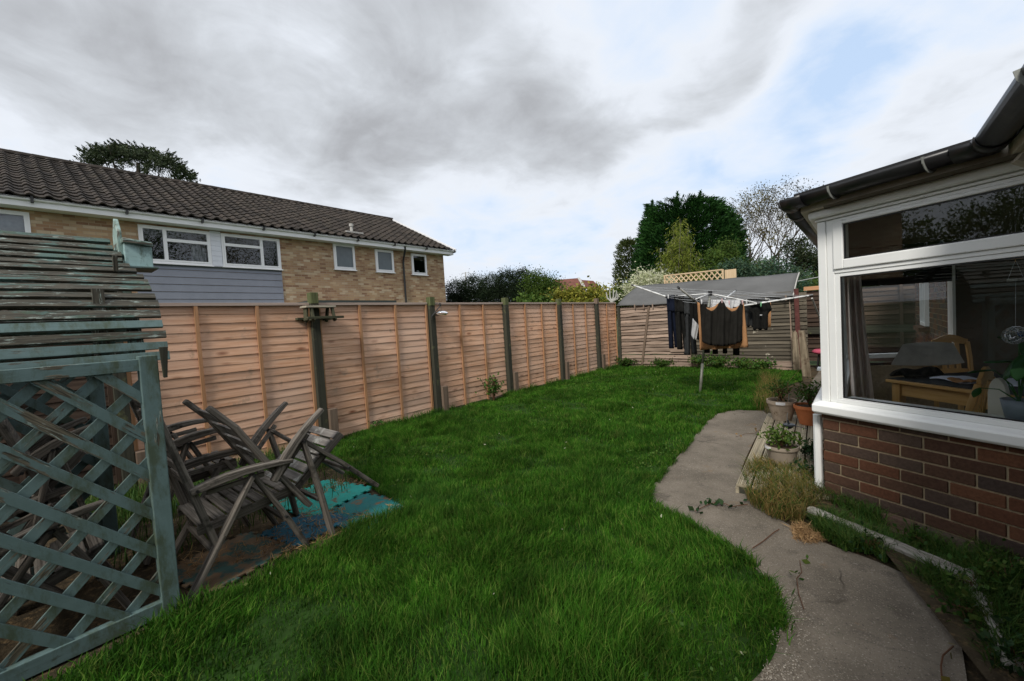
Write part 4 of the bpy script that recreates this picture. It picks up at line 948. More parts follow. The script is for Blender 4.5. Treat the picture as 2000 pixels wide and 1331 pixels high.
# far red roofed house
fh = thing('far_house', 'distant house of which only the red tiled hipped roof shows over the hedge', 'house', gnd(1135, 42))
Zf = 42; A0 = Wp(1075, 568, Zf); B0 = Wp(1178, 568, Zf); T0 = Wp(1098, 545, Zf+3); T1 = Wp(1128, 543.5, Zf+3)
m = MB(); v = [Wp(1060, 572, Zf-2), Wp(1147, 572, Zf-3), Wp(1130, 543.5, Zf+2), Wp(1085, 547, Zf+2), Wp(1180, 570, Zf+3), Wp(1159, 549, Zf+3.5), Wp(1134, 547, Zf+2.6)]
m.v += v; m.face((0, 1, 2, 3)); m.face((1, 4, 5, 6, 2)); bk = [Wp(1060, 572, Zf+9), Wp(1180, 572, Zf+9)]; m.v += bk; m.face((3, 2, 8, 7)); m.face((6, 5, 4, 8)); m.build('roof', MT['redtile'], fh)
m = MB(); m.bar(Wp(1147, 572, Zf-3.05), Wp(1130, 543.5, Zf+1.95), .25, .12); m.build('hip_tiles', MT['grey_vent'], fh)
m = MB(); p_ = [v[0], v[1], v[4]]
for a_, b_ in ((v[0], v[1]), (v[1], v[4])): bb = len(m.v); m.v += [Vector((a_.x, a_.y, 0)), Vector((b_.x, b_.y, 0)), b_-Vector((0, 0, .02)), a_-Vector((0, 0, .02))]; m.face((bb, bb+1, bb+2, bb+3))
m.build('wall', MT['redtile'], fh)
q = Wp(909, 575, 26); t_ = Wp(909, 532, 26); m = MB(); m.tube([(q.x, q.y, 0), t_], .03, 5); m.tube([t_+Vector((-.2, -.1, -.05)), t_+Vector((.2, .1, -.05))], .015, 4); tag(m.build('aerial_mast', MT['grey_vent']), 'thin aerial mast standing above the dark evergreens by the brick house', 'aerial')
# trees around the corner of the plot, seen in the window reflections
random.seed(77)
for i, (x, y, rx, rz, lb) in enumerate([(-26, -13.5, 4.2, 3.4, 'broad leafy tree far behind the arbour, mirrored in the bay window'), (-23, -18, 4.6, 3.8, 'second leafy tree behind the arbour, mirrored in the top pane'), (-18, -20, 3.8, 3.4, 'lower leafy tree mirrored at the right of the top pane')]):
    P, A = ell_points([(x, y, 3.2, rx, 2.2, rz), (x+1.8, y, 2.2, rx*.8, 2, rz*.8), (x-1.5, y+.5, 4.4, rx*.5, 1.6, rz*.6)], 20000, .42, 24)
    tree('leafy_tree', lb, 'tree', (x, y, 0), P, A, .20, 'greenleaf', 'leafy trees behind the camera', None, .2)

for i, (x, y, lb) in enumerate([(9.5, 5.5, 'tall tree beyond our own roof, mirrored in the far left upstairs window'), (10.5, 11, 'tall tree beyond our own roof, mirrored in the wide upstairs windows'), (11.5, 17, 'tall tree beyond our own roof, mirrored in the small upstairs windows')]):
    P, A = ell_points([(x, y, 6.5, 2.6, 3.0, 3.6), (x+.5, y+1, 9.5, 2.0, 2.4, 2.6), (x, y-1.5, 5, 2.2, 2.0, 2.5)], 9000, .55, 12, .3)
    tree('garden_tree', lb, 'tree', (x, y, 0), P, A, .16, 'autumn' if i == 1 else 'greenleaf', 'tall trees beyond our own roof', None, .22, limbs=60)
# ------------------------------------------------------------------ teal arbour
random.seed(501)
ar = thing('garden_arbour', 'tall peeling teal slatted arbour with lattice sides at the left edge', 'arbour', (-3.45, 0, 0))
AX0, AX1, AY0, AY1 = -2.86, -4.02, -1.15, .44
def arpost(x, y, zt, wx=.075, wy=.075): m = MB(); m.bar((x, y, -.05), (x, y, zt), wx, wy, (0, 1, 0)); return m.build('post', MT['teal'], ar, .004)
def pd(x): return -2.86+.0  # side plane
# near side stands slightly splayed, following its bottom rail
NB0, NB1 = Vector((-2.79, -1.15, 0)), Vector((-2.86, .44, 0))
for (x, y) in ((-2.86, .44), (-2.79, -1.15), (-4.02, .34), (-4.0, -1.15)): arpost(x, y, 1.36 if x > -3.5 else 1.34)
def side_lattice(P0, P1, z0, z1, w, th, step, slope1, slope2, outx):
    """diagonal lattice between two posts, one layer leaning each way"""
    D = P1-P0; L = D.length; D = D/L; nrm_ = Vector((outx, 0, 0)); layers = []
    for (sl2, off, stp) in ((slope1, .012, step[0]), (slope2, -.012, step[1])):
        m = MB(); n = int((L+abs((z1-z0)/sl2))/stp)+4
        for k in range(-n, n):
            # line: s = s0 + (z-z0)/sl2
            s0 = k*stp; t0 = (0-s0)*sl2; t1 = (L-s0)*sl2; lo, hi = max(0, min(t0, t1)), min(z1-z0, max(t0, t1))
            if hi-lo < .05: continue
            a = P0+D*(s0+lo/sl2)+Vector((0, 0, z0+lo))+nrm_*off; b_ = P0+D*(s0+hi/sl2)+Vector((0, 0, z0+hi))+nrm_*off
            m.bar(a, b_, th, w, nrm_.cross(b_-a).normalized()*1.0)
        layers.append(m)
    return layers
# near lattice: measured in the photograph, front layer falls to the right, back layer rises to the right
fl_, bl_ = side_lattice(NB0, NB1, .06, 1.30, .046, .012, (.203, .203), -1.0, 1.0, 1)
fl_.build('lattice_front', MT['teal'], ar, .0015); bl_.build('lattice_back', MT['teal'], ar, .0015)
F0, F1 = Vector((-4.0, -1.15, 0)), Vector((-4.02, .34, 0))
f2, b2 = side_lattice(F0, F1, .06, 1.28, .046, .012, (.203, .203), -1.0, 1.0, 1)
f2.build('lattice_front', MT['teal'], ar); b2.build('lattice_back', MT['teal'], ar)
for (a, b_, z, h_) in ((NB0, NB1, .035, .075), (NB0, NB1, 1.315, .06), (F0, F1, .035, .07), (F0, F1, 1.30, .06)):
    m = MB(); m.bar(a+Vector((.004, 0, z)), b_+Vector((.004, 0, z)), .045, h_); m.build('rail', MT['teal'], ar, .003)
arc = [(-2.905, 1.345), (-2.925, 1.44), (-2.965, 1.53), (-3.02, 1.61), (-3.09, 1.69), (-3.17, 1.765), (-3.26, 1.84), (-3.35, 1.91), (-3.43, 1.975), (-3.47, 2.01)]
def arcpt(s, side=1):
    # s = arc length measured up from the eaves
    acc = 0
    for i in range(len(arc)-1):
        a, b_ = Vector(arc[i]), Vector(arc[i+1]); L = (b_-a).length
        if s <= acc+L or i == len(arc)-2:
            p = a+(b_-a)*((s-acc)/L); d = (b_-a)/L; break
        acc += L
    x = p.x if side > 0 else -6.94-p.x
    return Vector((x, p.y)), Vector((d.x*side, d.y))
AL = sum((Vector(arc[i+1])-Vector(arc[i])).length for i in range(len(arc)-1))
ENDS = [(331, 694, -2.93), (328, 674, -2.94), (325, 653, -2.95), (320, 633, -2.97), (315, 613, -3.0), (310, 594, -3.04), (304, 579, -3.08), (297, 565, -3.13), (289, 552, -3.18), (281, 541, -3.22), (268, 530, -3.26), (254, 520, -3.30), (241, 509, -3.34), (236, 498, -3.38), (219, 486, -3.42), (216, 473, -3.46)]
SL_ = [Px(*e) for e in ENDS]
for side in (1, -1):
    for k, e in enumerate(SL_):
        nx = SL_[min(k+1, len(SL_)-1)]-SL_[max(k-1, 0)]; d = Vector((nx.x, nx.z)).normalized(); x = e.x if side > 0 else -6.94-e.x; d = Vector((d.x*side, d.y))
        y1 = e.y+random.gauss(0, .004); m = MB(); sk = random.gauss(0, .006)
        pts = [Vector((x, -1.30+(y1+1.30)*f, e.z+sk*(1-f)+random.gauss(0, .0015)))+Vector((abs(d.y)*side, 0, abs(d.x)))*random.gauss(0, .0012) for f in (0, .25, .5, .75, 1)]
        ht = .045 if k < 9 else .036
        m.path(pts, [.018*random.uniform(.9, 1.1)]*5, [ht*random.uniform(.85, 1.1) for _ in range(5)], (d.x, 0, d.y)); m.build('roof_slat', MT['teal'] if (k in (0, 1, 3) and side > 0) else MT['tealpeel'], ar, .002)
for y in (.42, -.35, -1.12):
    for side in (1, -1):
        m = MB(); pts = []
        for i in range(9): p, d = arcpt(AL*i/8*.995, side); pts.append(Vector((p.x-.045*side, y, p.y-.03)))
        m.path(pts, .045, .06, (0, 1, 0)); m.build('rafter', MT['tealpeel'], ar, .002)
# short inner legs of the rafter seen through the slats
for x, y in ((-3.05, .30), (-3.9, .36)):
    m = MB(); m.bar((x, y, 1.25), (x, y, 1.72), .04, .045, (0, 1, 0)); m.build('rafter_strut', MT['tealpeel'], ar)
m = MB(); m.bar((-2.80, .50, 1.40), (-2.815, .50, 1.24), .02, .035, (0, 1, 0), .02, .015); m.build('pointed_drip', MT['post'], ar)
# pointed finial board on the ridge end
a = Px(221, 441, -3.47); m = MB(); yb_ = .44
fin = [(-3.47, yb_, 2.19), (-3.55, yb_, 2.10), (-3.545, yb_, 1.96), (-3.47, yb_, 1.91), (-3.395, yb_, 1.96), (-3.39, yb_, 2.10)]
m.prism(fin, (0, .022, 0)); m.build('finial', MT['tealroof'], ar, .003)
m = MB(); q = arcpt(AL*.70); m.bar((q[0].x+.03, .40, q[0].y+.0), (q[0].x+.045, .40, q[0].y+.085), .03, .02, (0, 1, 0)); m.build('batten_stub', MT['tealpeel'], ar)
# nest box hung on the arbour end
nbx = thing('nest_box', 'pale teal wooden nest box with sloping lid fixed to the arbour end', 'nest box', (-3.40, .56, 1.83))
bc = Px(268, 530, -3.38)
X0, X1 = -3.47, -3.35; Y0 = Px(244, 500, X1).y; Y1 = Px(298, 500, X1).y; zb0 = Px(270, 521, X1).z; zt0 = Px(270, 478, X1).z
m = MB(); m.prism([(X1, Y0, zb0), (X1, Y1, zb0), (X1, Y1, zt0-.012), (X1, Y0, zt0+.005)], (X0-X1, 0, 0)); m.build('box_body', MT['tealbox'], nbx, .003)
m = MB(); m.prism([(X1+.022, Y0-.008, zt0+.004), (X1+.022, Y1+.006, zt0-.008), (X1+.022, Y1+.002, zt0+.016), (X1+.022, Y0-.008, zt0+.032)], (X0-X1-.05, 0, 0)); m.build('lid', MT['tealroof'], nbx, .006)
m = MB(); m.prism([(X1+.030, Y0-.01, zb0-.012), (X1+.030, Y1+.020, zb0-.012), (X1+.030, Y1+.020, zb0-.001), (X1+.030, Y0-.01, zb0-.001)], (X0-X1-.09, 0, 0)); m.build('floor_board', MT['teal'], nbx, .002)

# ------------------------------------------------------------------ weathered folding armchairs
def chair(label, xn, xf, P, seatmat='teak', bent=False, slats_back=5, slats_seat=7):
    """P: side-frame points (y,z): bb,bt back foot/top; a0,a1 arm; l1t,l1b,l2t,l2b crossing legs; s0,s1 seat ends"""
    r = thing('folding_chair', label, 'chair', ((xn+xf)/2, (P['s0'][0]+P['s1'][0])/2, 0))
    def p3(x, q): return Vector((x, q[0], q[1]))
    sg = 1 if xn > xf else -1
    for x, o_ in ((xn, sg), (xf, -sg)):
        m = MB(); bt = P['bt']; bb = P['bb']; pts = [p3(x, bb), p3(x, (bb[0]*.55+bt[0]*.45, bb[1]*.55+bt[1]*.45)), p3(x, (bb[0]*.2+bt[0]*.8, bb[1]*.2+bt[1]*.8)), p3(x, bt)]
        if bent: pts[-1] = p3(x, (bt[0]-.01, bt[1]+.0)); pts[2] += Vector((0, .012, .012))
        m.path(pts, .034, [.075, .074, .068, .054], (1, 0, 0)); m.build('back_post', MT['teak'], r, .006)
        m = MB(); a0 = p3(x+.035*o_, P['a0']); a1 = p3(x+.035*o_, P['a1']); n_ = 6; up = (a1-a0).cross(Vector((1, 0, 0))).normalized(); up = up if up.z > 0 else -up
        pts = [a0.lerp(a1, i/n_)+up*.028*math.sin(math.pi*i/n_) for i in range(n_+1)]
        m.path(pts, [.045, .052, .055, .058, .060, .058, .046], [.040, .048, .050, .044, .038, .034, .028], up); m.build('armrest', MT['teak'], r, .008)
        m = MB(); m.bar(p3(x+.012*o_, (P['a0'][0]*.85+P['a1'][0]*.15, P['a0'][1]*.85+P['a1'][1]*.15-.035)), p3(x+.012*o_, (P['a0'][0]*.3+P['a1'][0]*.7, P['a0'][1]*.3+P['a1'][1]*.7-.035)), .02, .03); m.build('arm_rail', MT['teak'], r, .003)
        for tname, (t_, b_), dx in (('leg', (P['l1t'], P['l1b']), .030), ('leg', (P['l2t'], P['l2b']), .002)):
            m = MB(); m.path([p3(x+dx*o_, t_), p3(x+dx*o_, ((t_[0]+b_[0])/2+.006, (t_[1]+b_[1])/2+.006)), p3(x+dx*o_, b_)], .028, [.054, .068, .070], (1, 0, 0)); m.build(tname, MT['teak'], r, .007)
        for q_ in (P['l1t'], P['l2t'], (P['a0'][0]+.03, P['a0'][1]+.004), (P['l2t'][0]*.45+P['l2b'][0]*.55, P['l2t'][1]*.45+P['l2b'][1]*.55)): m = MB(); m.tube([p3(x+.040*o_, q_), p3(x+(.064 if q_ is not P['l2t'] else .050)*o_, q_)], .009, 8); m.build('bolt', MT['blackmetal'], r)
        m = MB(); m.bar(p3(x-.028*o_, P['s0']), p3(x-.028*o_, P['s1']), .022, .05, (0, 0, 1)); m.build('seat_rail', MT['teak'], r, .004)
    s0, s1 = Vector(P['s0']), Vector(P['s1']); d = (s1-s0).normalized(); nv = Vector((-d.y, d.x)); nv = nv if nv.y > 0 else -nv
    for k in range(slats_seat):
        f = (k+.5)/slats_seat; q = s0.lerp(s1, f)+nv*.032; m = MB(); w_ = (s1-s0).length/slats_seat*.80
        m.bar((xn-.015*sg, q.x, q.y), (xf+.015*sg, q.x, q.y), w_, .014, (0, nv.x, nv.y)); m.build('seat_slat', MT[seatmat], r, .003)
    bb, bt = Vector(P['bb']), Vector(P['bt']); d = (bt-bb).normalized(); nv = Vector((d.y, -d.x))
    for k in range(slats_back):
        f = .42+.50*(k+.5)/slats_back; q = bb.lerp(bt, f)+nv*.012; m = MB(); m.bar((xn-.015*sg, q.x, q.y), (xf+.015*sg, q.x, q.y), (bt-bb).length*.5/slats_back*.72, .014, (0, nv.x, nv.y)); m.build('back_slat', MT[seatmat], r, .003)
    for t_, b_ in ((P['l1t'], P['l1b']), (P['l2t'], P['l2b'])):
        f = .62; q = (t_[0]*(1-f)+b_[0]*f, t_[1]*(1-f)+b_[1]*f); m = MB(); m.bar((xn, *q), (xf, *q), .03, .022); m.build('stretcher', MT['teak'], r, .003)
    return r
chair('weathered grey armchair standing upright with slatted seat right beside the arbour post', -2.92, -3.42,
      dict(bb=(.68, .22), bt=(.47, 1.02), a0=(.57, .58), a1=(1.12, .605), l1t=(.885, .58), l1b=(.52, -.02), l2t=(.89, .58), l2b=(1.18, 0), s0=(.60, .33), s1=(1.12, .385)))
chair('weathered grey armchair tipped backwards against the first one, its arms pointing up', -2.93, -3.45,
      dict(bb=(1.22, .26), bt=(.71, 1.03), a0=(1.0, .50), a1=(1.345, .90), l1t=(1.20, .71), l1b=(1.35, 0), l2t=(1.205, .715), l2b=(1.735, .22), s0=(1.12, .36), s1=(1.50, .68)), 'lichen', True, 4, 7)
# third chair, folded, in the dark inside the arbour, a little further back
chair('dark weathered armchair with one pale arm showing behind the other two chairs', -3.62, -4.10,
      dict(bb=(.72, .30), bt=(.50, 1.10), a0=(.60, .72), a1=(1.02, .765), l1t=(.72, .72), l1b=(.45, 0), l2t=(.74, .72), l2b=(1.05, 0), s0=(.62, .44), s1=(1.02, .48)))
chair('weathered armchair lying in the shade inside the arbour, seen through its lattice', -3.05, -3.55,
      dict(bb=(.10, .16), bt=(-.35, .75), a0=(-.25, .46), a1=(.25, .62), l1t=(.05, .55), l1b=(-.32, 0), l2t=(.06, .55), l2b=(.30, .02), s0=(-.2, .20), s1=(.25, .36)))
chair('folded weathered armchair stacked at the back of the arbour in deep shade', -3.60, -3.95,
      dict(bb=(.15, .35), bt=(-.10, 1.10), a0=(-.05, .75), a1=(.28, .95), l1t=(.10, .85), l1b=(-.1, 0), l2t=(.12, .85), l2b=(.28, 0), s0=(-.05, .5), s1=(.22, .80)))

# ------------------------------------------------------------------ foam mats and dead grass
def foam_mat(label, px_c, ang, mat, size=.60, z=.006):
    c = G(*px_c); r_ = []
    n = 6; t = size/n/2
    pts = []
    for side in range(4):
        for k in range(n):
            a0 = -size/2+size*k/n; w_ = size/n
            seg = [(a0, -size/2), (a0+w_*.30, -size/2), (a0+w_*.22, -size/2-t*.55), (a0+w_*.78, -size/2-t*.55), (a0+w_*.70, -size/2)]
            for x, y in seg:
                th_ = side*math.pi/2; X, Y = x*math.cos(th_)-y*math.sin(th_), x*math.sin(th_)+y*math.cos(th_)
                pts.append((c.x+X*math.cos(ang)-Y*math.sin(ang), c.y+X*math.sin(ang)+Y*math.cos(ang), z))
    m = MB(); m.prism(list(reversed(pts)), (0, 0, .010)); o = m.build('foam_mat', mat); o.modifiers.new('t', 'TRIANGULATE'); return tag(o, label, 'foam mat', 'interlocking foam mats on the bare ground')
foam_mat('bright turquoise foam mat, cleanest one, under the tipped chair', (628, 972), rad(12), MT['mat_teal'], .58)
foam_mat('dark teal foam mat strewn with dead grass at the lawn edge', (712, 1000), rad(16), MT['mat_dark'], .50, .004)
foam_mat('royal blue foam mat in front of the tipped chair legs', (600, 1030), rad(12), MT['mat_blue'], .42, .005)
foam_mat('muddy teal foam mat under the slatted seat beside the arbour post', (400, 960), rad(12), MT['mat_mud'], .60, .004)
foam_mat('muddy blue green foam mat nearest the camera beside the arbour post', (450, 1095), rad(14), MT['mat_mud'], .52, .003)
n = 2600; P = np.stack([rng.uniform(-3.9, -2.75, n), rng.uniform(.55, 2.15, n), np.full(n, .018)], 1); k_ = (fbm(P, 6, 9) > .0) & ~inpoly(P, lawn_poly); P = P[k_]
tag(leaves('dead_grass', P, .07, MT['straw'], None, (0, 0, 0), np.tile([0, 0, 0], (len(P), 1)), 1, .07, 0), 'straw coloured dead grass scattered over the foam mats and bare soil', 'dead grass', None, 'stuff')
# rough grass between chairs and fence
n = 16000; P = np.stack([rng.uniform(-5.38, -3.5, n), rng.uniform(.2, 2.6, n), np.zeros(n)], 1); k_ = ~inpoly(P, lawn_poly) & ((P[:, 0] < -4.35) | (rng.uniform(0, 1, n) < .12)); P = P[k_]
tag(grass_blades('rough_grass', P, rng.uniform(.05, .20, len(P)), rng.uniform(.004, .007, len(P)), MT['weed'], .6), 'long rough grass growing between the old chairs and the fence', 'grass', None, 'stuff')
# taller tufts along the fence foot
n = 5200; yy = rng.uniform(2.3, 11, n); P = np.stack([FX+.06+np.abs(rng.normal(0, .05, n)), yy, np.zeros(n)], 1); k_ = fbm(P, 3.3, 21) > -.05; P = P[k_]; hh = rng.uniform(.05, .17, len(P))
tag(grass_blades('fence_foot_grass', P, hh, rng.uniform(.004, .008, len(P)), MT['grass'], .7), 'longer grass tufts along the foot of the side fence', 'grass', None, 'stuff')

# ------------------------------------------------------------------ leafy sapling, weeds
def leafy_plant(name, label, cat, base, h, spread, nst, nl, leaf, mat, group=None, stem='browntwig', r0=.006, seed=1):
    random.seed(seed); r_ = thing(name, label, cat, base, group); b_ = Vector(base); P = []; m = MB()
    for k in range(nst):
        t = random.uniform(0, 6.28); l = random.uniform(.55, 1)*h; e = b_+Vector((math.cos(t)*spread*random.random(), math.sin(t)*spread*random.random(), l)); md = b_.lerp(e, .5)+Vector((random.gauss(0, .02), random.gauss(0, .02), .04)); m.tube([b_, md, e], [r0, r0*.7, r0*.35], 5, False)
        for j in range(nl//nst):
            f = random.uniform(.25, 1.05); q = (b_.lerp(md, f*2) if f < .5 else md.lerp(e, (f-.5)*2)); P.append(tuple(q+Vector((random.gauss(0, .035+leaf*.5), random.gauss(0, .035+leaf*.5), random.gauss(0, .03)))))
    m.build('stems', MT[stem], r_); leaves('foliage', np.array(P), leaf, MT[mat], r_, None, None, 1, .6, 0, .05); return r_
b_ = G(952, 782); leafy_plant('sapling', 'small leafy sapling growing against the pale fence panel', 'sapling', (FX+.16, b_.y-.02, 0), .50, .26, 9, 210, .065, 'weed', None, 'browntwig', .006, 5)
b_ = G(714, 838); leafy_plant('weed_plant', 'small round leaved weed at the foot of the pinkish fence panel', 'weed', (FX+.08, b_.y, 0), .16, .06, 4, 40, .05, 'weed', None, 'browntwig', .003, 6)
for i, (x, lb) in enumerate([(1290, 'nettle clump at the foot of the old grey panel'), (1375, 'leafy weed clump in the shadow behind the hanging trousers'), (1405, 'broad weed clump behind the dryer pole'), (1452, 'leafy weed clump along the shed bottom boards'), (1485, 'low weed clump under the shed wall right of the sheets'), (1222, 'weeds in the corner where the side fence meets the old panel')]):
    b_ = Py(x, 716, RY-.16); leafy_plant('weed_clump', lb, 'weeds', (b_.x, RY-.18, 0), .34 if i in (1, 2) else .24, .38, 16, 620, .055, 'weed', 'weed clumps along the shed', 'browntwig', .003, 30+i)

# ------------------------------------------------------------------ picnic table feeder on the post
pf = thing('bird_table', 'miniature mossy picnic table bird feeder fixed on the fence post', 'bird feeder', (-5.26, 2.52, 1.62))
c = Px(637, 605, -5.27); fx0, fx1 = -5.37, -5.16; ya, yb = c.y-.15, c.y+.13; zt = c.z+.045
ya = Px(588, 604, -5.27).y; yb = Px(652, 604, -5.27).y
m = MB()
for k in range(3): m.box(fx0+k*.062+.018, ya+.02, zt-.022, fx0+k*.062+.076, yb-.02, zt+random.uniform(0, .003))
m.build('table_top', MT['feedertop'], pf, .002)
zs = zt-.150
for x, nm in ((fx1+.045, 'bench'), (fx0-.03, 'bench')): m = MB(); m.box(x-.034, ya-.01, zs-.014, x+.034, yb+.03, zs+.014); m.build(nm, MT['feeder'], pf, .002)
for y in (ya+.075, yb-.075):
    m = MB(); m.bar((fx0-.06, y, zs-.018), (fx1+.08, y, zs-.018), .018, .024); m.build('cross_beam', MT['feeder'], pf, .002)
    for s_ in (-1, 1):
        xc = (fx0+fx1)/2; m = MB(); m.bar((xc+s_*.055, y+.018, zt-.014), (xc+s_*.115, y+.018, zs-.045), .042, .026, (0, 1, 0)); m.build('leg', MT['feeder'], pf, .002)
m = MB(); m.bar(((fx0+fx1)/2, ya+.05, zt-.03), ((fx0+fx1)/2-.01, ya+.05, zs-.02), .10, .012, (0, 1, 0)); m.build('end_board', MT['feeder'], pf)
# hanging seed feeder
hfd = thing('hanging_feeder', 'clear saucer shaped seed feeder hanging from a black scroll bracket', 'bird feeder', (-5.28, 4.6, 1.6))
hb = thing('scroll_bracket', 'black wrought iron scroll bracket on the second visible fence post', 'bracket', (-5.33, 4.42, 1.6))
a = Px(843, 619, -5.33); t_ = Px(861, 596, -5.28); m = MB(); tip = t_
pts = [a, a.lerp(t_, .5), t_]; 
for k in range(9): an = -.6+k*.55; pts.append(t_+Vector((0, -.022+.022*math.cos(an)*(1-k*.06), .018*math.sin(an)+.008)))
m.tube(pts, .009, 6); m.build('arm', MT['blackmetal'], hb)
m = MB(); m.tube([a+Vector((0, 0, -.05)), a+Vector((0, 0, .05))], .007, 6); m.build('back_plate', MT['blackmetal'], hb)
fc = Px(862, 613, -5.28); m = MB(); m.tube([t_+Vector((0, 0, -.005)), fc+Vector((0, 0, .04))], .003, 5); m.tube([fc+Vector((0, 0, .055)), fc+Vector((0, 0, .035))], [.004, .012], 8); m.build('hanger', MT['blackmetal'], hfd)
m = MB(); m.lathe(fc, [(.02, .046), (.075, .038), (.112, .010), (.115, -.002), (.095, -.028), (.04, -.042), (.001, -.043)], 24); m.build('bowl', MT['clearplastic'], hfd, 0, True)
m = MB(); m.lathe(fc, [(.002, -.038), (.060, -.034), (.085, -.012), (.05, -.004), (.002, -.002)], 16); m.build('seed', MT['taupeold'], hfd, 0, True)

# ------------------------------------------------------------------ rotary dryer and washing
rot = thing('rotary_dryer', 'white armed rotary clothes dryer standing on the far lawn', 'clothes dryer', G(1366, 768))
base = G(1366, 768); hub = Vector((-2.04, 7.76, 1.73)); sl0 = base.lerp(hub, .82)
m = MB(); m.tube([base-Vector((0, 0, .1)), base.lerp(hub, .30)], .024, 12); m.tube([base.lerp(hub, .30), hub], .021, 12); m.build('pole', MT['grey_pole'], rot, 0, True)
m = MB(); m.tube([hub-Vector((0, 0, .05)), hub+Vector((.004, 0, .03))], .034, 10); m.build('hub', MT['rubber'], rot)
m = MB(); m.tube([sl0-Vector((0, 0, .06)), sl0+Vector((0, 0, .04))], .042, 10); m.build('slider', MT['rubber'], rot)
Ldir = [((-1.142, +.80), 2.00), ((-.80, -1.142), 1.83), ((1.142, -.80), 1.56), ((.80, 1.142), 1.76)]
tips = []
rr_ = Vector((math.cos(YAW), math.sin(YAW), 0)); ff_ = Vector((-math.sin(YAW), math.cos(YAW), 0))
for (lat, dep), z in Ldir: p = Vector((hub.x, hub.y, 0))+rr_*lat+ff_*dep; tips.append(Vector((p.x, p.y, z)))
tips[0] = Wp(1235, 557, (tips[0]-Vector((0, 0, H))).dot(CF)); tips[1] = Wp(1325, 562, (tips[1]-Vector((0, 0, H))).dot(CF)); tips[2] = Wp(1585, 577, (tips[2]-Vector((0, 0, H))).dot(CF)); tips[3] = Wp(1437, 568, (tips[3]-Vector((0, 0, H))).dot(CF))
for i, t_ in enumerate(tips):
    m = MB(); m.tube([sl0+(t_-sl0).normalized()*.03, t_], .0135 if i != 1 else .015, 8); m.build('arm', MT['alu'] if i != 1 else MT['grey_vent'], rot, 0, True)
    m = MB(); d = (t_-sl0).normalized(); m.tube([t_-d*.03, t_+d*.02], .018, 8); m.build('arm_cap', MT['rubber'], rot)
    j = sl0.lerp(t_, .52); m = MB(); m.tube([hub+Vector((0, 0, -.01)), j], .010, 8); m.build('stay', MT['alu'], rot, 0, True)
    m = MB(); m.tube([j-d*.025, j+d*.025], .022, 8); m.build('joint', MT['rubber'], rot)
m = MB()
for f in (.38, .50, .62, .74, .86, .97):
    for i in range(4):
        a = sl0.lerp(tips[i], f); b_ = sl0.lerp(tips[(i+1) % 4], f); m.tube([a, a.lerp(b_, .5)-Vector((0, 0, .022*f)), b_], .0028, 4, False)
m.build('line_cord', MT['line'], rot)
def cloth(name, label, cat, TL, TR, BL, BR, mat, folds=3, amp=.02, sag=.0, dips=0, wav=.0, solid=.006, nu=36, nv=14, group='washing hung on the rotary dryer', flare=0.0, hem=None):
    TL, TR, BL, BR = map(Vector, (TL, TR, BL, BR)); across = (TR-TL); nv_ = Vector((-across.y, across.x, 0)).normalized(); ph = random.uniform(0, 6)
    def fn(u, v):
        t = TL.lerp(TR, u); b_ = BL.lerp(BR, u); p = t.lerp(b_, v)
        if dips: p.z -= sag*abs(math.sin(math.pi*u*dips))**1.2*(1-v)**1.5
        p += nv_*(1.5*amp*math.sin(u*folds*6.28+ph+v*1.3)*(.35+.65*v)+amp*.7*math.sin(u*folds*13.7+ph*2+v*2.5)+amp*.35*math.sin(u*folds*31+v*7)*math.sin(v*9+u*5))
        p.z += wav*math.sin(u*17+ph)*v + (hem(u)*v if hem else 0); return p
    m = MB(); m.grid(fn, nu, nv); o = m.build(name, mat, None, 0, True, solid); tag(o, label, cat, group); return o
random.seed(91)
def pegs(pts, names):
    for (p, mt) in zip(pts, names):
        m = MB(); m.bar(p+Vector((-.004, 0, .025)), p+Vector((-.001, 0, -.04)), .010, .008, (0, 1, 0)); m.bar(p+Vector((.006, 0, .025)), p+Vector((.002, 0, -.04)), .010, .008, (0, 1, 0)); yield m.build('clothes_peg', MT[mt])
def trousers(label, x0, x1, xb0, xb1, yt, yb, Z, mat, legs=2, group='washing hung on the rotary dryer'):
    """trousers pegged by the waist: a waist piece dividing into two hanging legs, as one cloth mesh"""
    m = MB(); n = 10
    def col_(xa, xb, xc, xd, y0, y1, k0):
        def fn(u, v):
            x = (xa+(xb-xa)*u)*(1-v)+(xc+(xd-xc)*u)*v; p = Wp(x, y0+(y1-y0)*v, Z+.03*math.sin(u*6.28+k0)+.02*math.sin(v*5+k0)); return p
        m.grid(fn, 8, 14)
    mid = (x0+x1)/2; ym = yt+(yb-yt)*.30; xm0 = x0+(xb0-x0)*.3; xm1 = x1+(xb1-x1)*.3; mm_ = (xm0+xm1)/2; bm_ = (xb0+xb1)/2
    col_(x0, x1, xm0, xm1, yt, ym, 0); col_(xm0, mm_, xb0, bm_-1.2, ym, yb, 1.0); col_(mm_, xm1, bm_+1.2, xb1, ym, yb-2, 2.2)
    o = m.build('trousers', MT[mat], None, 0, True, .012); return tag(o, label, 'trousers', group)
trousers('navy trousers hanging leftmost on the rotary dryer', 1302, 1318, 1307, 1327, 577, 681, 7.55, 'navy')
trousers('black trousers hanging just right of the navy pair', 1317, 1336, 1323, 1346, 578, 683, 7.35, 'black_cloth')
trousers('charcoal leggings hanging behind the pale grey top', 1337, 1352, 1337, 1362, 580, 694, 7.30, 'charcoal')
cloth('shirt', 'black shirt bunched between trousers and brown sheet', 'shirt', Wp(1345, 581, 7.1), Wp(1366, 582, 7.0), Wp(1348, 640, 7.1), Wp(1366, 668, 7.0), MT['black_cloth'], 2, .02)
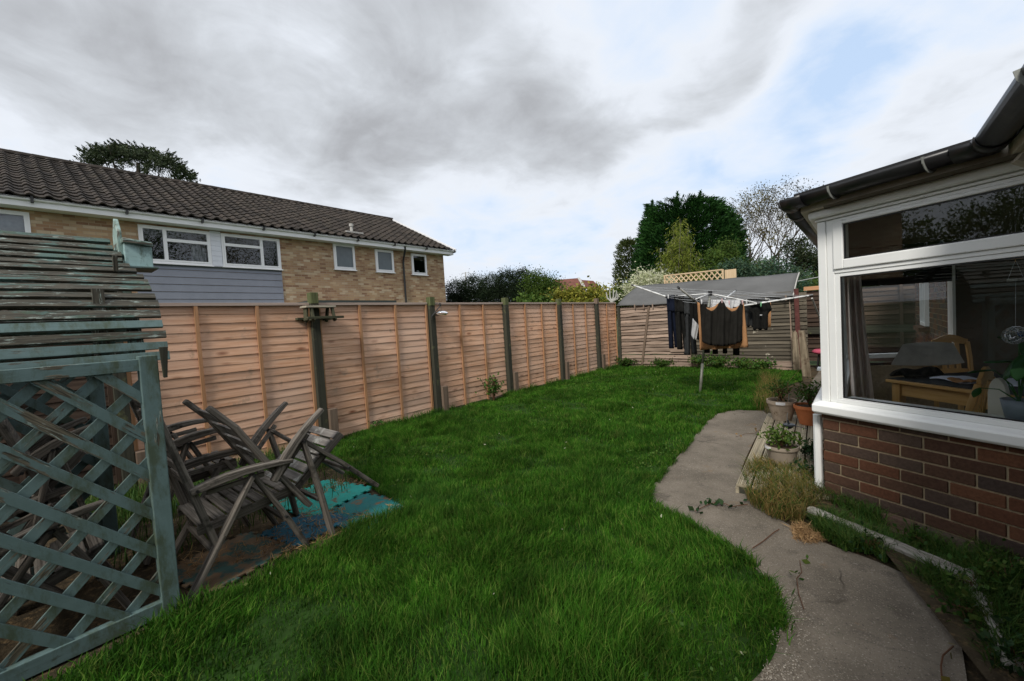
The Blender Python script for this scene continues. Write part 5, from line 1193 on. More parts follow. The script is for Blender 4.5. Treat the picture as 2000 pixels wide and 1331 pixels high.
cloth('shirt', 'pale grey top twisted to a point left of the brown sheet', 'shirt', Wp(1353, 622, 6.98), Wp(1365, 636, 6.95), Wp(1350, 655, 6.98), Wp(1360, 664, 6.95), MT['pale_cloth'], 1, .012, 0, 0, 0, .004, 12, 8, 'washing hung on the rotary dryer', 0, lambda u: -.03*math.sin(math.pi*u))
cloth('sheet', 'tan brown sheet hanging behind the black one on the dryer', 'sheet', Wp(1362, 590, 6.62), Wp(1452, 592, 6.50), Wp(1366, 684, 6.62), Wp(1461, 679, 6.48), MT['tan'], 3, .02, .09, 2, .006)
cloth('sheet', 'black sheet with scalloped top hanging foremost on the dryer', 'sheet', Wp(1368, 586, 6.50), Wp(1451, 587, 6.40), Wp(1372, 668, 6.50), Wp(1452, 664, 6.40), MT['sheet'], 3, .025, .17, 2, .004, .006, 44, 16, 'washing hung on the rotary dryer', 0, lambda u: -.08*math.sin(math.pi*u)**.6)
m = MB(); 
for (x0, x1, yb_) in ((1376, 1386, 690), (1392, 1402, 692), (1412, 1420, 691), (1432, 1444, 694)):
    m = MB(); m.grid(lambda u, v: Wp(x0+(x1-x0)*u, 600+(yb_-600)*v, 6.78+.01*math.sin(u*6)), 4, 6); tag(m.build('sock', MT['black_cloth'], None, 0, True, .012), {1376: 'leftmost black sock toe peeping below the brown sheet', 1392: 'second black sock toe peeping below the brown sheet', 1412: 'third black sock toe peeping below the brown sheet', 1432: 'rightmost and lowest black sock toe below the brown sheet'}[x0], 'sock', 'washing hung on the rotary dryer')
# black t-shirts right of the sheets
def tee(label, xc, yt, w_, h_, Z, mat, sleeve=10):
    m = MB(); outl = [(-.5, 0), (-.5-.18, .42), (-.42, .50), (-.40, .98), (-.2, 1.0), (0, .94), (.2, 1.02), (.40, .98), (.42, .45), (.5+.16, .40), (.5, 0), (.18, -.01), (0, .03), (-.18, -.01)]
    def fn(u, v):
        ww = np.interp(v, [0, .38, .45, 1], [1.0, 1.30, .86, .82]); x = xc+(u-.5)*w_*ww; y = yt+v*h_+(1.6*math.sin(u*16) if v > .99 else 0)+(2.2*math.sin(math.pi*u) if v < .01 else 0); return Wp(x, y, Z+.02*math.sin(u*12+v)+.0)
    m.grid(fn, 22, 14); return tag(m.build('t_shirt', MT[mat], None, 0, True, .012), label, 't-shirt', 'washing hung on the rotary dryer')
tee('black t-shirt with small white emblem at the right end of the washing', 1485, 585, 34, 59, 6.9, 'black_cloth')
tee('black t-shirt squeezed behind the right edge of the sheets', 1462, 586, 26, 52, 7.05, 'charcoal')
m = MB(); m.grid(lambda u, v: Wp(1485+5*u, 614+3*v, 6.85), 1, 1); m.build('emblem', MT['pale_cloth'], bpy.data.objects['t_shirt'], 0, False, .002) if 0 else None
em = MB(); em.grid(lambda u, v: Wp(1485+4.5*(u-.2), 614.5+2.4*v, 6.845), 1, 1); ts = [o for o in COL.objects if o.name == 't_shirt'][0]; ORG[ts.name] = ts.location.copy(); em.build('emblem', MT['pale_cloth'], ts, 0, False, .002)
cloth('vest', 'small brown and white cloth behind the rightmost black t-shirt', 'cloth', Wp(1500, 590, 7.2), Wp(1505, 590, 7.2), Wp(1500, 640, 7.2), Wp(1506, 639, 7.2), MT['tan'], 1, .01, nu=6, nv=8)
cloth('shirt', 'pale grey cloth draped over the middle lines behind the black sheet', 'shirt', Wp(1388, 586, 6.9), Wp(1446, 586, 6.9), Wp(1386, 612, 6.8), Wp(1448, 606, 6.8), MT['pale_cloth'], 3, .02)
cloth('shirt', 'grey cloth at the right rim of the washing behind the t-shirts', 'shirt', Wp(1494, 582, 7.3), Wp(1503, 584, 7.3), Wp(1500, 622, 7.3), Wp(1506, 622, 7.3), MT['grey_vent'], 1, .01, nu=6, nv=8)
pg = [((1305, 578), 7.5, 'peg_white', 'white peg on the waist of the navy trousers'), ((1322, 579), 7.3, 'rubber', 'dark peg on the waist of the black trousers'), ((1370, 588), 6.46, 'peg_white', 'white peg at the left corner of the black sheet'), ((1410, 586), 6.42, 'peg', 'pink peg holding the middle of the black sheet'),
      ((1450, 589), 6.36, 'peg', 'pink peg at the right corner of the black sheet'), ((1486, 593), 6.80, 'peg_green', 'green peg on the shoulder of the rightmost t-shirt'), ((1424, 590), 6.6, 'peg', 'pink peg between the two scallops, behind the sheet'), ((1458, 588), 6.7, 'peg_white', 'white peg left of the t-shirts')]
for (x, y), Z, mt, lb in pg:
    p = Wp(x, y, Z); m = MB(); m.bar(p+Vector((-.005, 0, .02)), p+Vector((-.001, 0, -.05)), .010, .008, (0, 1, 0)); m.bar(p+Vector((.007, 0, .02)), p+Vector((.003, 0, -.05)), .010, .008, (0, 1, 0)); tag(m.build('clothes_peg', MT[mt]), lb, 'peg', 'clothes pegs on the dryer')

# ------------------------------------------------------------------ our house: bay, walls, gutters
random.seed(808)
Cc = Vector((-.245, 3.64, 0)); T1 = Vector((.873, -.488, 0)).normalized(); N1 = Vector((-.488, -.873, 0)).normalized()
SD = 1.15; Dd = Cc+T1*SD; MX = Dd.x; C2 = Vector((-.245, 6.5, 0)); D2 = Vector((MX, 7.05, 0))
def FB(s, o, z): p = Cc+T1*s+N1*o; return Vector((p.x, p.y, z))
def facpx(x, y, off=0.0):
    r = ray(x, y); t = ((Cc+N1*off).dot(N1)-Vector((0, 0, 0)).dot(N1))/r.dot(N1); return Vector((r.x*t, r.y*t, H+r.z*t))
hb_ = thing('house_extension', 'single storey dark red brick extension with a white framed bay window and black gutter', 'house', (MX, 3.2, 0))
def bricks(mb, P0, P1, z0, nrows, normal, rowh=.075, half0=False, depth=.05, bl=.215, ends=True):
    P0 = Vector((P0[0], P0[1], 0)); P1 = Vector((P1[0], P1[1], 0)); L = (P1-P0).length; D = (P1-P0)/L; N = Vector(normal).normalized()
    for k in range(nrows):
        z = z0+k*rowh; s = 0.0; firstlen = .102 if (k % 2 == (1 if half0 else 0)) else bl
        while s < L-.02:
            ln = firstlen if s == 0 else bl; e = min(s+ln, L); j = random.gauss(0, .0012)
            a = P0+D*s-N*(depth/2-j); b_ = P0+D*e-N*(depth/2-j)
            mb.bar((a.x, a.y, z+.0325), (b_.x, b_.y, z+.0325+random.gauss(0, .0007)), depth, .065-abs(random.gauss(0, .0007))); s = e+.010
m = MB(); mo = MB()
ZB = .112; rows_b = 8
bricks(m, Cc, Dd, .657-.075*7.5, 8, N1, half0=False)
bricks(m, (Cc.x, Cc.y+.052), C2, .657-.075*7.5, 8, (-1, 0, 0), half0=True)
bricks(m, C2, D2, .657-.075*7.5, 8, (-.48, .87, 0))
wallb = m.build('brickwork', MT['brick'], hb_, .0035)
def mortar_face(mb, P0, P1, z0, z1, N, ins=.008):
    N = Vector(N).normalized(); a = Vector((P0[0], P0[1], 0))-N*ins; b_ = Vector((P1[0], P1[1], 0))-N*ins; a2 = a-N*.10; b2 = b_-N*.10
    mb.v += [Vector((q.x, q.y, z)) for z in (z0, z1) for q in (a, b_, b2, a2)]; k = len(mb.v)-8
    for f in ((0, 1, 5, 4), (1, 2, 6, 5), (2, 3, 7, 6), (3, 0, 4, 7), (4, 5, 6, 7)): mb.face(tuple(k+i for i in f))
mortar_face(mo, Cc+T1*.006, Dd, -.05, .655, N1); mortar_face(mo, (Cc.x, Cc.y+.004), C2, -.05, .654, (-1, 0, 0)); mortar_face(mo, C2, D2, -.05, .653, (-.48, .87, 0))
mo.build('mortar', MT['mortar'], hb_)
m = MB(); bricks(m, FB(-.03, .032, 0), FB(SD, .032, 0), -.055, 2, N1, half0=True, depth=.08); m.build('plinth', MT['plinth'], hb_, .004)
# main walls in line with the fence
m = MB(); bricks(m, (MX, 3.06), (MX, -2.6), -.0, 28, (-1, 0, 0)); bricks(m, (MX, 7.15), (MX, 11.6), .0, 28, (-1, 0, 0)); m.build('brickwork', MT['brick'], hb_)
for ya_, yb_ in ((-2.6, 3.07), (7.12, 11.6)): m = MB(); mortar_face(m, (MX, ya_), (MX, yb_), -.05, 2.12, (-1, 0, 0)); m.build('mortar', MT['mortar'], hb_)
fw_ = MB(); yw = 9.2; 
for a in ((MX-.05, yw, .98, MX+.02, yw+.05, 1.72), (MX-.05, yw+.75, .98, MX+.02, yw+.80, 1.72), (MX-.05, yw+.05, .98, MX+.02, yw+.75, 1.03), (MX-.05, yw+.05, 1.67, MX+.02, yw+.75, 1.72), (MX-.04, yw+.38, 1.03, MX+.02, yw+.42, 1.67)): fw_.box(*a)
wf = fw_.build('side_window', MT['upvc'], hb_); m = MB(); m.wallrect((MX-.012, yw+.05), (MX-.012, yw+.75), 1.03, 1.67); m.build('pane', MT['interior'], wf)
m = MB(); m.box(MX-.13, yw-.05, .90, MX-.002, yw+.85, .965); m.build('sill', MT['brick'], wf)
# white sill, frame
def fbar(mb, s0, s1, z0, z1, o0, o1):
    """box in the bay facet's own frame"""
    k = len(mb.v); mb.v += [FB(s, o, z) for z in (z0, z1) for (s, o) in ((s0, o0), (s1, o0), (s1, o1), (s0, o1))]
    for f in ((0, 1, 2, 3), (7, 6, 5, 4), (0, 4, 5, 1), (1, 5, 6, 2), (2, 6, 7, 3), (3, 7, 4, 0)): mb.face(tuple(k+i for i in f))
m = MB(); k = len(m.v)
# sill with a sloping nose, going round the corner
prof_s = [(.00, .742), (.045, .728), (.058, .716), (.058, .672), (.046, .657), (.0, .657), (-.12, .657), (-.12, .742)]
ln = []
for (pt, nn) in ((Dd+T1*.02, None), (Cc, 'c'), (C2, 'e')):
    for o_, z in prof_s:
        if nn is None: q = pt+N1*o_
        elif nn == 'c':
            # mitre between N1 and (-1,0)
            x = Cc.x-o_; y = Cc.y+((o_+N1.x*o_)/N1.y); q = Vector((x, y, 0))
        else: q = Vector((C2.x-o_, C2.y+.03, 0))
        m.v.append(Vector((q.x, q.y, z)))
n_ = len(prof_s)
for a in range(2):
    for i in range(n_): j = (i+1) % n_; m.face((a*n_+i, (a+1)*n_+i, (a+1)*n_+j, a*n_+j))
m.face(tuple(range(n_))); m.face(tuple(reversed(range(2*n_, 3*n_)))); m.build('window_sill', MT['upvc'], hb_, .004)
zf0, zf1 = .742, 1.985
win = MB(); fbar(win, -.003, .050, zf0, zf1, -.07, .0); fbar(win, .053, .098, zf0, zf1, -.07, -.006); fbar(win, .098, SD-.02, zf0, zf0+.030, -.07, -.004); fbar(win, .098, SD-.02, zf1-.02, zf1, -.07, -.004); fbar(win, SD-.06, SD+.02, zf0, zf1, -.071, -.002)
wn = win.build('bay_window', MT['upvc'], hb_, .004)
win = MB(); fbar(win, .098, .128, zf0+.031, 1.622, -.06, -.010); fbar(win, .129, SD-.065, zf0+.031, .778, -.06, -.010); fbar(win, .129, SD-.065, 1.598, 1.622, -.06, -.010); fbar(win, SD-.095, SD-.065, .779, 1.597, -.06, -.010)
sash = win.build('fixed_sash', MT['upvc'], wn, .004)
win = MB(); z0, z1 = 1.648, 1.964; fbar(win, .099, .160, z0, z1, -.06, .008); fbar(win, .161, SD-.065, z0, z0+.062, -.06, .008); fbar(win, .161, SD-.065, z1-.022, z1, -.06, .008); fbar(win, SD-.11, SD-.065, z0+.063, z1-.023, -.06, .008)
top = win.build('top_opening_sash', MT['upvc'], wn, .006)
m = MB(); fbar(m, .098, SD-.065, 1.623, 1.647, -.06, -.004); m.build('transom', MT['upvc'], wn, .003)
def fpane(s0, s1, z0, z1, o, nm='pane'):
    m = MB(); m.v += [FB(s0, o, z0), FB(s1, o, z0), FB(s1, o, z1), FB(s0, o, z1)]; m.face((0, 1, 2, 3)); return m.build(nm, MT['glass'], wn)
fpane(.128, SD-.095, .778, 1.598, -.022); fpane(.160, SD-.11, 1.711, 1.941, -.012)
for (s0, s1, z0, z1, o) in ((.1285, SD-.095, .7785, 1.5975, -.020), (.1605, SD-.11, 1.7105, 1.9415, -.010)):
    m = MB(); t_ = .007; fbar(m, s0, s1, z0, z0+t_, o-.004, o+.006); fbar(m, s0, s1, z1-t_, z1, o-.004, o+.006); fbar(m, s0, s0+t_, z0+t_, z1-t_, o-.004, o+.006); fbar(m, s1-t_, s1, z0+t_, z1-t_, o-.004, o+.006); m.build('gasket', MT['rubber'], wn)
# left-hand and far facets of the bay (glazed too)
def glazed(P0, P1, N, cuts, nm):
    N = Vector(N).normalized(); D = (P1-P0); L = D.length; D = D/L; m = MB()
    def q(s, o, z): p = P0+D*s+N*o; return Vector((p.x, p.y, z))
    def bx(s0, s1, z0, z1, o0, o1):
        k = len(m.v); m.v.extend([q(s, o, z) for z in (z0, z1) for (s, o) in ((s0, o0), (s1, o0), (s1, o1), (s0, o1))])
        for f in ((0, 1, 2, 3), (7, 6, 5, 4), (0, 4, 5, 1), (1, 5, 6, 2), (2, 6, 7, 3), (3, 7, 4, 0)): m.face(tuple(k+i for i in f))
    xs = [0]+list(cuts)+[L]
    bx(.06, L-.06, .743, .79, -.07, -.003); bx(.06, L-.06, 1.93, 1.985, -.07, -.003); bx(.06, L-.06, 1.63, 1.68, -.066, -.006)
    for s in xs: bx(max(s-.03, .002), min(s+.03, L), .742, 1.986, -.072, -.001)
    w_ = m.build(nm, MT['upvc'], hb_); g = MB(); g.v += [q(.06, -.03, .79), q(L-.06, -.03, .79), q(L-.06, -.03, 1.93), q(.06, -.03, 1.93)]; g.face((0, 1, 2, 3)); g.build('pane', MT['glass'], w_); return w_
glazed(Vector((Cc.x, Cc.y+.055, 0)), C2, (-1, 0, 0), (.95, 1.9), 'bay_window'); glazed(C2, D2, (-.48, .87, 0), (), 'bay_window')
# trims, fascia, soffit, gutters
def mit(o_, z, which):
    if which == 'D': x = MX-.29+ (.15-o_); s = (x-Cc.x-N1.x*o_)/T1.x; p = Cc+T1*s+N1*o_; return Vector((p.x, p.y, z))
    if which == 'C': return Vector((Cc.x-o_, Cc.y+((o_+N1.x*o_)/N1.y), z))
    if which == 'S': return Vector((MX-.29+(.15-o_), -2.6, z))
    if which == 'E': return Vector((C2.x-o_, C2.y+.2, z))
def run(prof, mat, nm, stations=('S', 'D', 'C', 'E'), bevel=.003):
    m = MB(); n = len(prof)
    for st in stations:
        for o_, z in prof: m.v.append(mit(o_, z, st))
    for a in range(len(stations)-1):
        for i in range(n): j = (i+1) % n; m.face((a*n+i, (a+1)*n+i, (a+1)*n+j, a*n+j), [(a*3, i*.05), (a*3+3, i*.05), (a*3+3, i*.05+.05), (a*3, i*.05+.05)])
    m.face(tuple(range(n))); m.face(tuple(reversed(range((len(stations)-1)*n, len(stations)*n)))); return m.build(nm, mat, hb_, bevel)
m = MB(); k0 = []
def run2(prof, mat, nm):
    """trim round the bay only: D corner taken on the brick line"""
    m = MB(); n = len(prof)
    for st in ('D', 'C', 'E'):
        for o_, z in prof:
            if st == 'D': p = Dd+T1*.05+N1*o_; m.v.append(Vector((p.x, p.y, z)))
            else: m.v.append(mit(o_, z, st))
    for a in range(2):
        for i in range(n): j = (i+1) % n; m.face((a*n+i, (a+1)*n+i, (a+1)*n+j, a*n+j))
    m.face(tuple(range(n))); m.face(tuple(reversed(range(2*n, 3*n)))); return m.build(nm, mat, hb_, .004)
run2([(-.05, 1.987), (.012, 1.987), (.012, 2.004), (-.05, 2.004)], MT['upvc'], 'head_trim')
run2([(-.05, 2.005), (.040, 2.008), (.048, 2.020), (.048, 2.048), (.038, 2.060), (-.05, 2.060)], MT['upvc'], 'moulding')
run([(-.02, 2.062), (.088, 2.062), (.088, 2.125), (.07, 2.125), (.07, 2.07), (-.02, 2.07)], MT['fasciadirty'], 'fascia')
run([(-.30, 2.075), (.075, 2.075), (.07, 2.085), (-.30, 2.085)], MT['fasciadirty'], 'soffit')
GR = .061
def gutter(p0, p1, r, nm='gutter'):
    p0, p1 = Vector(p0), Vector(p1); d = (p1-p0).normalized(); sd = Vector((d.y, -d.x, 0)); m = MB()
    m.grid(lambda u, v: p0.lerp(p1, u)+sd*r*math.cos(math.pi+math.pi*v)*1.0+Vector((0, 0, r*math.sin(math.pi+math.pi*v))), 1, 12); return m.build(nm, MT['gutter'], hb_, 0, True, .005)
gz = 2.158; gC = mit(.15, gz, 'C'); gD = mit(.15, gz, 'D'); gS = mit(.15, gz, 'S'); gE = mit(.15, gz, 'E'); up_ = Vector((0, 0, 0))
gutter(gD, gC, GR); gutter(gS, gD, GR); gutter(gC, gE, GR)
def corner(p, d1, d2, nm='gutter_joint'):
    for d in (d1, d2): gutter(p-Vector(d)*.02, p+Vector(d)*.12, GR+.007, nm)
tC = (gD-gC).normalized(); corner(gC, tC, (0, 1, 0)); corner(gD, -tC, (0, -1, 0))
gutter((gC.x, gC.y+.42, gz), (gC.x, gC.y+.52, gz), GR+.006, 'gutter_joint')
q = gC.lerp(gD, .95)
for bx_, by_ in ((1621, 380), (1806, 326)):
    s = facpx(bx_, by_, .20); s_ = (s-Cc).dot(T1); m = MB(); pts = []
    for k in range(8): an = math.pi+math.pi*k/7; p = FB(s_, .15, gz); pts.append(p-N1*(-(GR+.007)*math.cos(an))*-1+Vector((0, 0, (GR+.007)*math.sin(an))))
    m.path(pts, .026, .004, T1); m.bar(FB(s_, .09, gz-.05), FB(s_, .098, gz-.01), .03, .01); m.build('gutter_bracket', MT['bracket'], hb_)
for y in (2.2, 1.2, .2): 
    m = MB(); pts = [Vector((gD.x+(GR+.007)*math.cos(math.pi+math.pi*k/7), y, gz+(GR+.007)*math.sin(math.pi+math.pi*k/7))) for k in range(8)]; m.path(pts, .026, .004, (0, 1, 0)); m.build('gutter_bracket', MT['bracket'], hb_)
O = [Vector((gS.x+.02, -2.6, 2.195)), mit(.125, 2.195, 'D'), mit(.125, 2.195, 'C'), Vector((Cc.x-.125, 6.9, 2.195)), Vector((MX-.28, 7.4, 2.195)), Vector((MX-.28, 11.8, 2.195))]
I = [Vector((3.6, -2.6, 2.62)), Vector((3.6, 3.3, 2.62)), Vector((3.6, 4.6, 2.70)), Vector((3.6, 5.8, 2.70)), Vector((3.6, 7.4, 2.62)), Vector((3.6, 11.8, 2.62))]
m = MB(); m.v += O+I
for i in range(5): m.face((i, i+1, 7+i, 6+i))
o = m.build('roof', MT['tile_dark'], hb_); b = o.modifiers.new('solid', 'SOLIDIFY'); b.thickness = .030; b.offset = 1
m = MB(); m.bar((gD.x-.0+.09, 3.0, 2.06), (gD.x+.20, 3.02, 1.98), .06, .10); m.build('corner_bracket', MT['fasciadirty'], hb_)
# room inside the bay
m = MB(); m.box(-.12, 3.2, -.02, 4.0, 7.0, .02); m.build('room_floor', MT['roomfloor'], hb_)
m = MB(); k = 0
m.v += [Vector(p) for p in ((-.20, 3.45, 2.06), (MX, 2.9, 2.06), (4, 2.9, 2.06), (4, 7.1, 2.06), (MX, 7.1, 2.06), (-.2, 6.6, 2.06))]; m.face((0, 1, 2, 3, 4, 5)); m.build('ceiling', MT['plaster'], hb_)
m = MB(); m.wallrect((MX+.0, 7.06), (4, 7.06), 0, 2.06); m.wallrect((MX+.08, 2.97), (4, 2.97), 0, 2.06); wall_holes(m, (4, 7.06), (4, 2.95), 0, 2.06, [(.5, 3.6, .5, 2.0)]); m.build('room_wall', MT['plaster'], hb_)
m = MB(); m.wallrect((4, 6.56), (4, 3.46), .5, 2.0); m.build('added_light_pane', MT['glass'], hb_)  # opening and pane added out of view to let more light into the room
m = MB(); m.box(1.55, 7.0, .02, 2.5, 7.04, 1.95); m.build('inner_door', MT['darkfence'], hb_)
m = MB(); m.wallrect((Cc.x+.09, C2.y-.08), (Cc.x+.09, 3.80), 1.60, 2.06); m.wallrect((MX+.05, D2.y-.05), (C2.x+.07, C2.y-.09), 1.60, 2.06); m.build('sky_blocker', MT['interior'], hb_)  # dark panels added inside to block bright sky through the far glazing
m = MB(); fbar(m, .02, SD-.05, .725, .741, -.30, -.072); m.build('inner_sill', MT['upvc'], hb_)
m = MB(); m.tube([(-.282, 3.74, -.02), (-.282, 3.74, .62)], .028, 10); m.build('waste_pipe', MT['upvc'], hb_)
q = Px(1606, 719, -.30); m = MB(); m.box(-.33, q.y-.1, q.z-.012, -.246, q.y+.02, q.z+.008); m.build('sill_end', MT['upvc'], hb_)

# things in the room
m = MB(); Zc = 3.15
def cur(u, v):
    xl = 1649+(1664-1649)*v**1.4; xr = 1681+(1709-1681)*v**1.2; return Wp(xl+(xr-xl)*u, 528+v*262, Zc+.035*math.sin(u*19+v*1.5)+.05*u)
m.grid(cur, 40, 16); tag(m.build('curtain', MT['curtain'], None, 0, True), 'long beige curtain gathered at the left side of the bay window', 'curtain')
FL, FR = G(1729, 741, .74), G(1905, 764, .74); dn = Vector((-(FR-FL).y, (FR-FL).x, 0)).normalized(); tb = thing('dining_table', 'pine dining table with a dark cloth behind the bay window', 'table', (FL.x, FL.y, .02)); FR = FL+(FR-FL).normalized()*1.25
cs_ = [FL, FR, FR+dn*.85, FL+dn*.85]; m = MB(); m.prism([Vector((p.x, p.y, .715)) for p in cs_], (0, 0, .026)); m.build('table_top', MT['pine'], tb, .004)
ins = lambda f, g: FL+(FR-FL)*f+dn*.85*g
for f, g in ((.05, .07), (.95, .07), (.95, .93), (.05, .93)): p = ins(f, g); m = MB(); m.bar((p.x, p.y, .02), (p.x, p.y, .714), .065, .065, FR-FL); m.build('leg', MT['pine'], tb, .004)
for a, b_ in (((.05, .07), (.95, .07)), ((.05, .93), (.95, .93)), ((.05, .07), (.05, .93)), ((.95, .07), (.95, .93))): p, q = ins(*a), ins(*b_); m = MB(); m.bar((p.x, p.y, .66), (q.x, q.y, .66), .022, .10); m.build('apron', MT['pine'], tb)
m = MB(); pc = [ins(.0, .03), ins(1, .03), ins(1, 1), ins(.0, 1)]; m.prism([Vector((p.x, p.y, .742)) for p in pc], (0, 0, .006)); tag(m.build('tablecloth', MT['darkcloth']), 'dark cloth lying over the pine table top', 'tablecloth')
for i, (f, g, w_, h_, mt, lb) in enumerate([(.16, .22, .34, .24, 'paper', 'pale blue open newspaper nearest the window on the dark cloth'), (.40, .34, .30, .22, 'paper', 'pale blue paper sheets further right on the dark cloth'), (.30, .15, .16, .10, 'tan', 'small brown notebook at the front edge of the dark cloth')]):
    p = ins(f, g); m = MB(); m.grid(lambda u, v: Vector((p.x, p.y, .762+.006*i+.010*math.sin(u*7+i)+.006*math.sin(v*5)))+(FR-FL).normalized()*(u*w_)+dn*(v*h_), 14, 6); tag(m.build('papers', MT[mt], None, 0, False, .010), lb, 'papers')
q0, q1, q2, q3 = Wp(1736, 716, 3.9), Wp(1832, 716, 3.9), Wp(1806, 672, 3.9), Wp(1763, 670, 3.9)
m = MB(); m.prism([q0, q1, q2, q3], dn*.30); tag(m.build('storage_tub', MT['grey_vent'], None, .02), 'grey plastic tub standing upside down behind the table', 'tub')
m = MB(); p = ins(-.03, .10); m.grid(lambda u, v: p+Vector((0, 0, .02+.05*math.sin(u*3.1)*(1+.2*math.sin(v*9))))+(FR-FL).normalized()*(u*.14)+dn*(v*.35), 8, 12); tag(m.build('scarf', MT['black_cloth'], None, 0, True, .02), 'black scarf bundled at the left corner of the table', 'scarf')
def pine_chair(label, pL, pR, zt, toward):
    """ladder back pine chair; pL,pR the two back posts on the floor"""
    pL, pR = Vector(pL), Vector(pR); d = (pR-pL).normalized(); n_ = Vector((-d.y, d.x, 0))*toward; r = thing('pine_chair', label, 'chair', (pL+pR)/2+Vector((0, 0, .02)))
    for p in (pL, pR):
        m = MB(); m.path([p+Vector((0, 0, .02)), p+Vector((0, 0, .45)), p-n_*.03+Vector((0, 0, .72)), p-n_*.07+Vector((0, 0, zt-.02))], .036, .034, d); m.build('back_post', MT['pine'], r, .005)
        m = MB(); q = p+n_*.40; m.bar(q+Vector((0, 0, .02)), q+Vector((0, 0, .44)), .036, .036, d); m.build('leg', MT['pine'], r, .004)
    m = MB(); m.prism([pL+Vector((0, 0, .44)), pR+Vector((0, 0, .44)), pR+n_*.42+Vector((0, 0, .44)), pL+n_*.42+Vector((0, 0, .44))], (0, 0, .025)); m.build('seat', MT['pine'], r, .005)
    W = (pR-pL).length
    for zz, hh, am in ((zt, .075, .045), (zt-.32, .045, .0)):
        m = MB(); pts = [pL.lerp(pR, k/10)-n_*(.07 if zz == zt else .03)+Vector((0, 0, zz-.02+am*math.sin(math.pi*k/10)**2)) for k in range(11)]; m.path(pts, .022, [hh*(.75+.35*math.sin(math.pi*k/10)) for k in range(11)], (0, 0, 1)); m.build('back_rail', MT['pine'], r, .004)
    for f in (.3, .5, .7): a = pL.lerp(pR, f); m = MB(); m.bar(a-n_*.03+Vector((0, 0, zt-.32)), a-n_*.07+Vector((0, 0, zt)), .035, .014, n_); m.build('back_splat', MT['pine'], r)
    return r
a = Wp(1880, 800, 2.62); b_ = Wp(1921, 800, 2.98); d = (b_-a); d.z = 0; a.z = 0; b_ = a+d.normalized()*.40
pine_chair('pine chair with curved top rail standing nearest the window', a, b_, .90, 1)
a = Wp(1828, 700, 4.75); b_ = Wp(1898, 700, 4.65); a.z = b_.z = 0; pine_chair('pine chair on the far side of the dining table', a, b_, .93, -1)
m = MB(); q0 = Wp(1928, 750, 2.50); q1 = Wp(1966, 750, 2.42); q0.z = q1.z = 0; dd_ = q1-q0
pts = [q0+Vector((0, 0, .30))]+[q0+dd_*(k/10)+Vector((0, 0, .84+.09*math.sin(math.pi*k/10)**.6)) for k in range(11)]+[q1+Vector((0, 0, .30))]
m.prism(pts, (.02, .03, 0)); tag(m.build('rounded_board', MT['whiteboardp'], None, .004), 'cream board with rounded top standing beside the pine chair', 'board')
pp = Wp(1992, 812, 2.17); pp = Vector((pp.x, pp.y, .766)); hp = thing('house_plant', 'broad leaved house plant in a blue grey pot on the inner sill', 'house plant', pp)
m = MB(); m.lathe(pp, [(.050, 0), (.060, .05), (.069, .105), (.062, .105), (.058, .09), (.002, .088)], 28); m.build('pot', MT['sheetblue'], hp, 0, True)
def big_leaf(mb, c, tip, w_, cup=.25):
    c, tip = Vector(c), Vector(tip); d = tip-c; L = d.length; d /= L; sd = d.cross(Vector((0, 0, 1))).normalized() if abs(d.z) < .95 else Vector((1, 0, 0)); n_ = sd.cross(d)
    mb.grid(lambda u, v: c+d*L*u+sd*(v-.5)*w_*2*math.sin(math.pi*min(1, u*.92+.08))**.7+n_*(-abs(v-.5)*w_*cup-.10*L*u*u), 10, 6)
ml = MB(); ms = MB(); cen = pp+Vector((0, 0, .09))
for (x0, y0, x1, y1, w_, Z_) in ((1985, 705, 1925, 700, .050, 2.30), (1940, 722, 1890, 722, .028, 2.45), (1990, 668, 1958, 650, .045, 2.25), (2012, 700, 2030, 640, .05, 2.2), (1960, 740, 1990, 690, .04, 2.15), (1912, 758, 1901, 774, .018, 2.3), (2005, 690, 1982, 740, .04, 2.1)):
    a = Wp(x0, y0, Z_); b_ = Wp(x1, y1, Z_-.03); big_leaf(ml, a, b_, w_); ms.tube([cen, cen.lerp(a, .5)+Vector((0, 0, .03)), a], [.004, .003, .0025], 5)
ml.build('leaves', MT['roomleaf'], hp, 0, True, .0012); ms.build('stems', MT['roomleaf'], hp)
hg = thing('hanging_ornament', 'silver wire ball with blue bead hanging on a string inside the window', 'ornament', Wp(1983, 655, 2.12))
Zo = 2.12; a = Wp(1976, 507, Zo); b_ = Wp(1997, 504, Zo); dsc = Wp(1984, 547, Zo); bal = Wp(1983, 655, Zo)
m = MB(); m.tube([a, b_], .002, 5); m.tube([Wp(1983, 500, Zo), Wp(1983, 512, Zo)], .002, 5); m.build('cross_bar', MT['pine'], hg)
m = MB(); m.tube([Wp(1983, 509, Zo), dsc+Vector((-.026, 0, .006))], .0009, 4); m.tube([Wp(1984, 509, Zo), dsc+Vector((.026, 0, .006))], .0009, 4); m.tube([dsc, bal], .0009, 4); m.tube([Wp(1983, 440, Zo), Wp(1983, 500, Zo)], .0006, 4); m.build('string', MT['line'], hg)
m = MB(); m.lathe(dsc, [(.030, -.006), (.030, .006), (.01, .007)], 16); m.build('disc', MT['bracket'], hg)
m = MB()
for k in range(26):
    an = random.uniform(0, 3.14); el = random.uniform(-1.2, 1.2); ax = Vector((math.cos(an)*math.cos(el), math.sin(an)*math.cos(el), math.sin(el))); u_ = ax.orthogonal().normalized(); v_ = ax.cross(u_); rr = random.uniform(.036, .050)
    m.tube([bal+(u_*math.cos(t*.5236)+v_*math.sin(t*.5236)*.9)*rr*Vector((1, 1, .7)).length/1.577+Vector((0, 0, 0)) for t in range(13)], .0011, 4, False)
m.build('wire_ball', MT['silver'], hg)
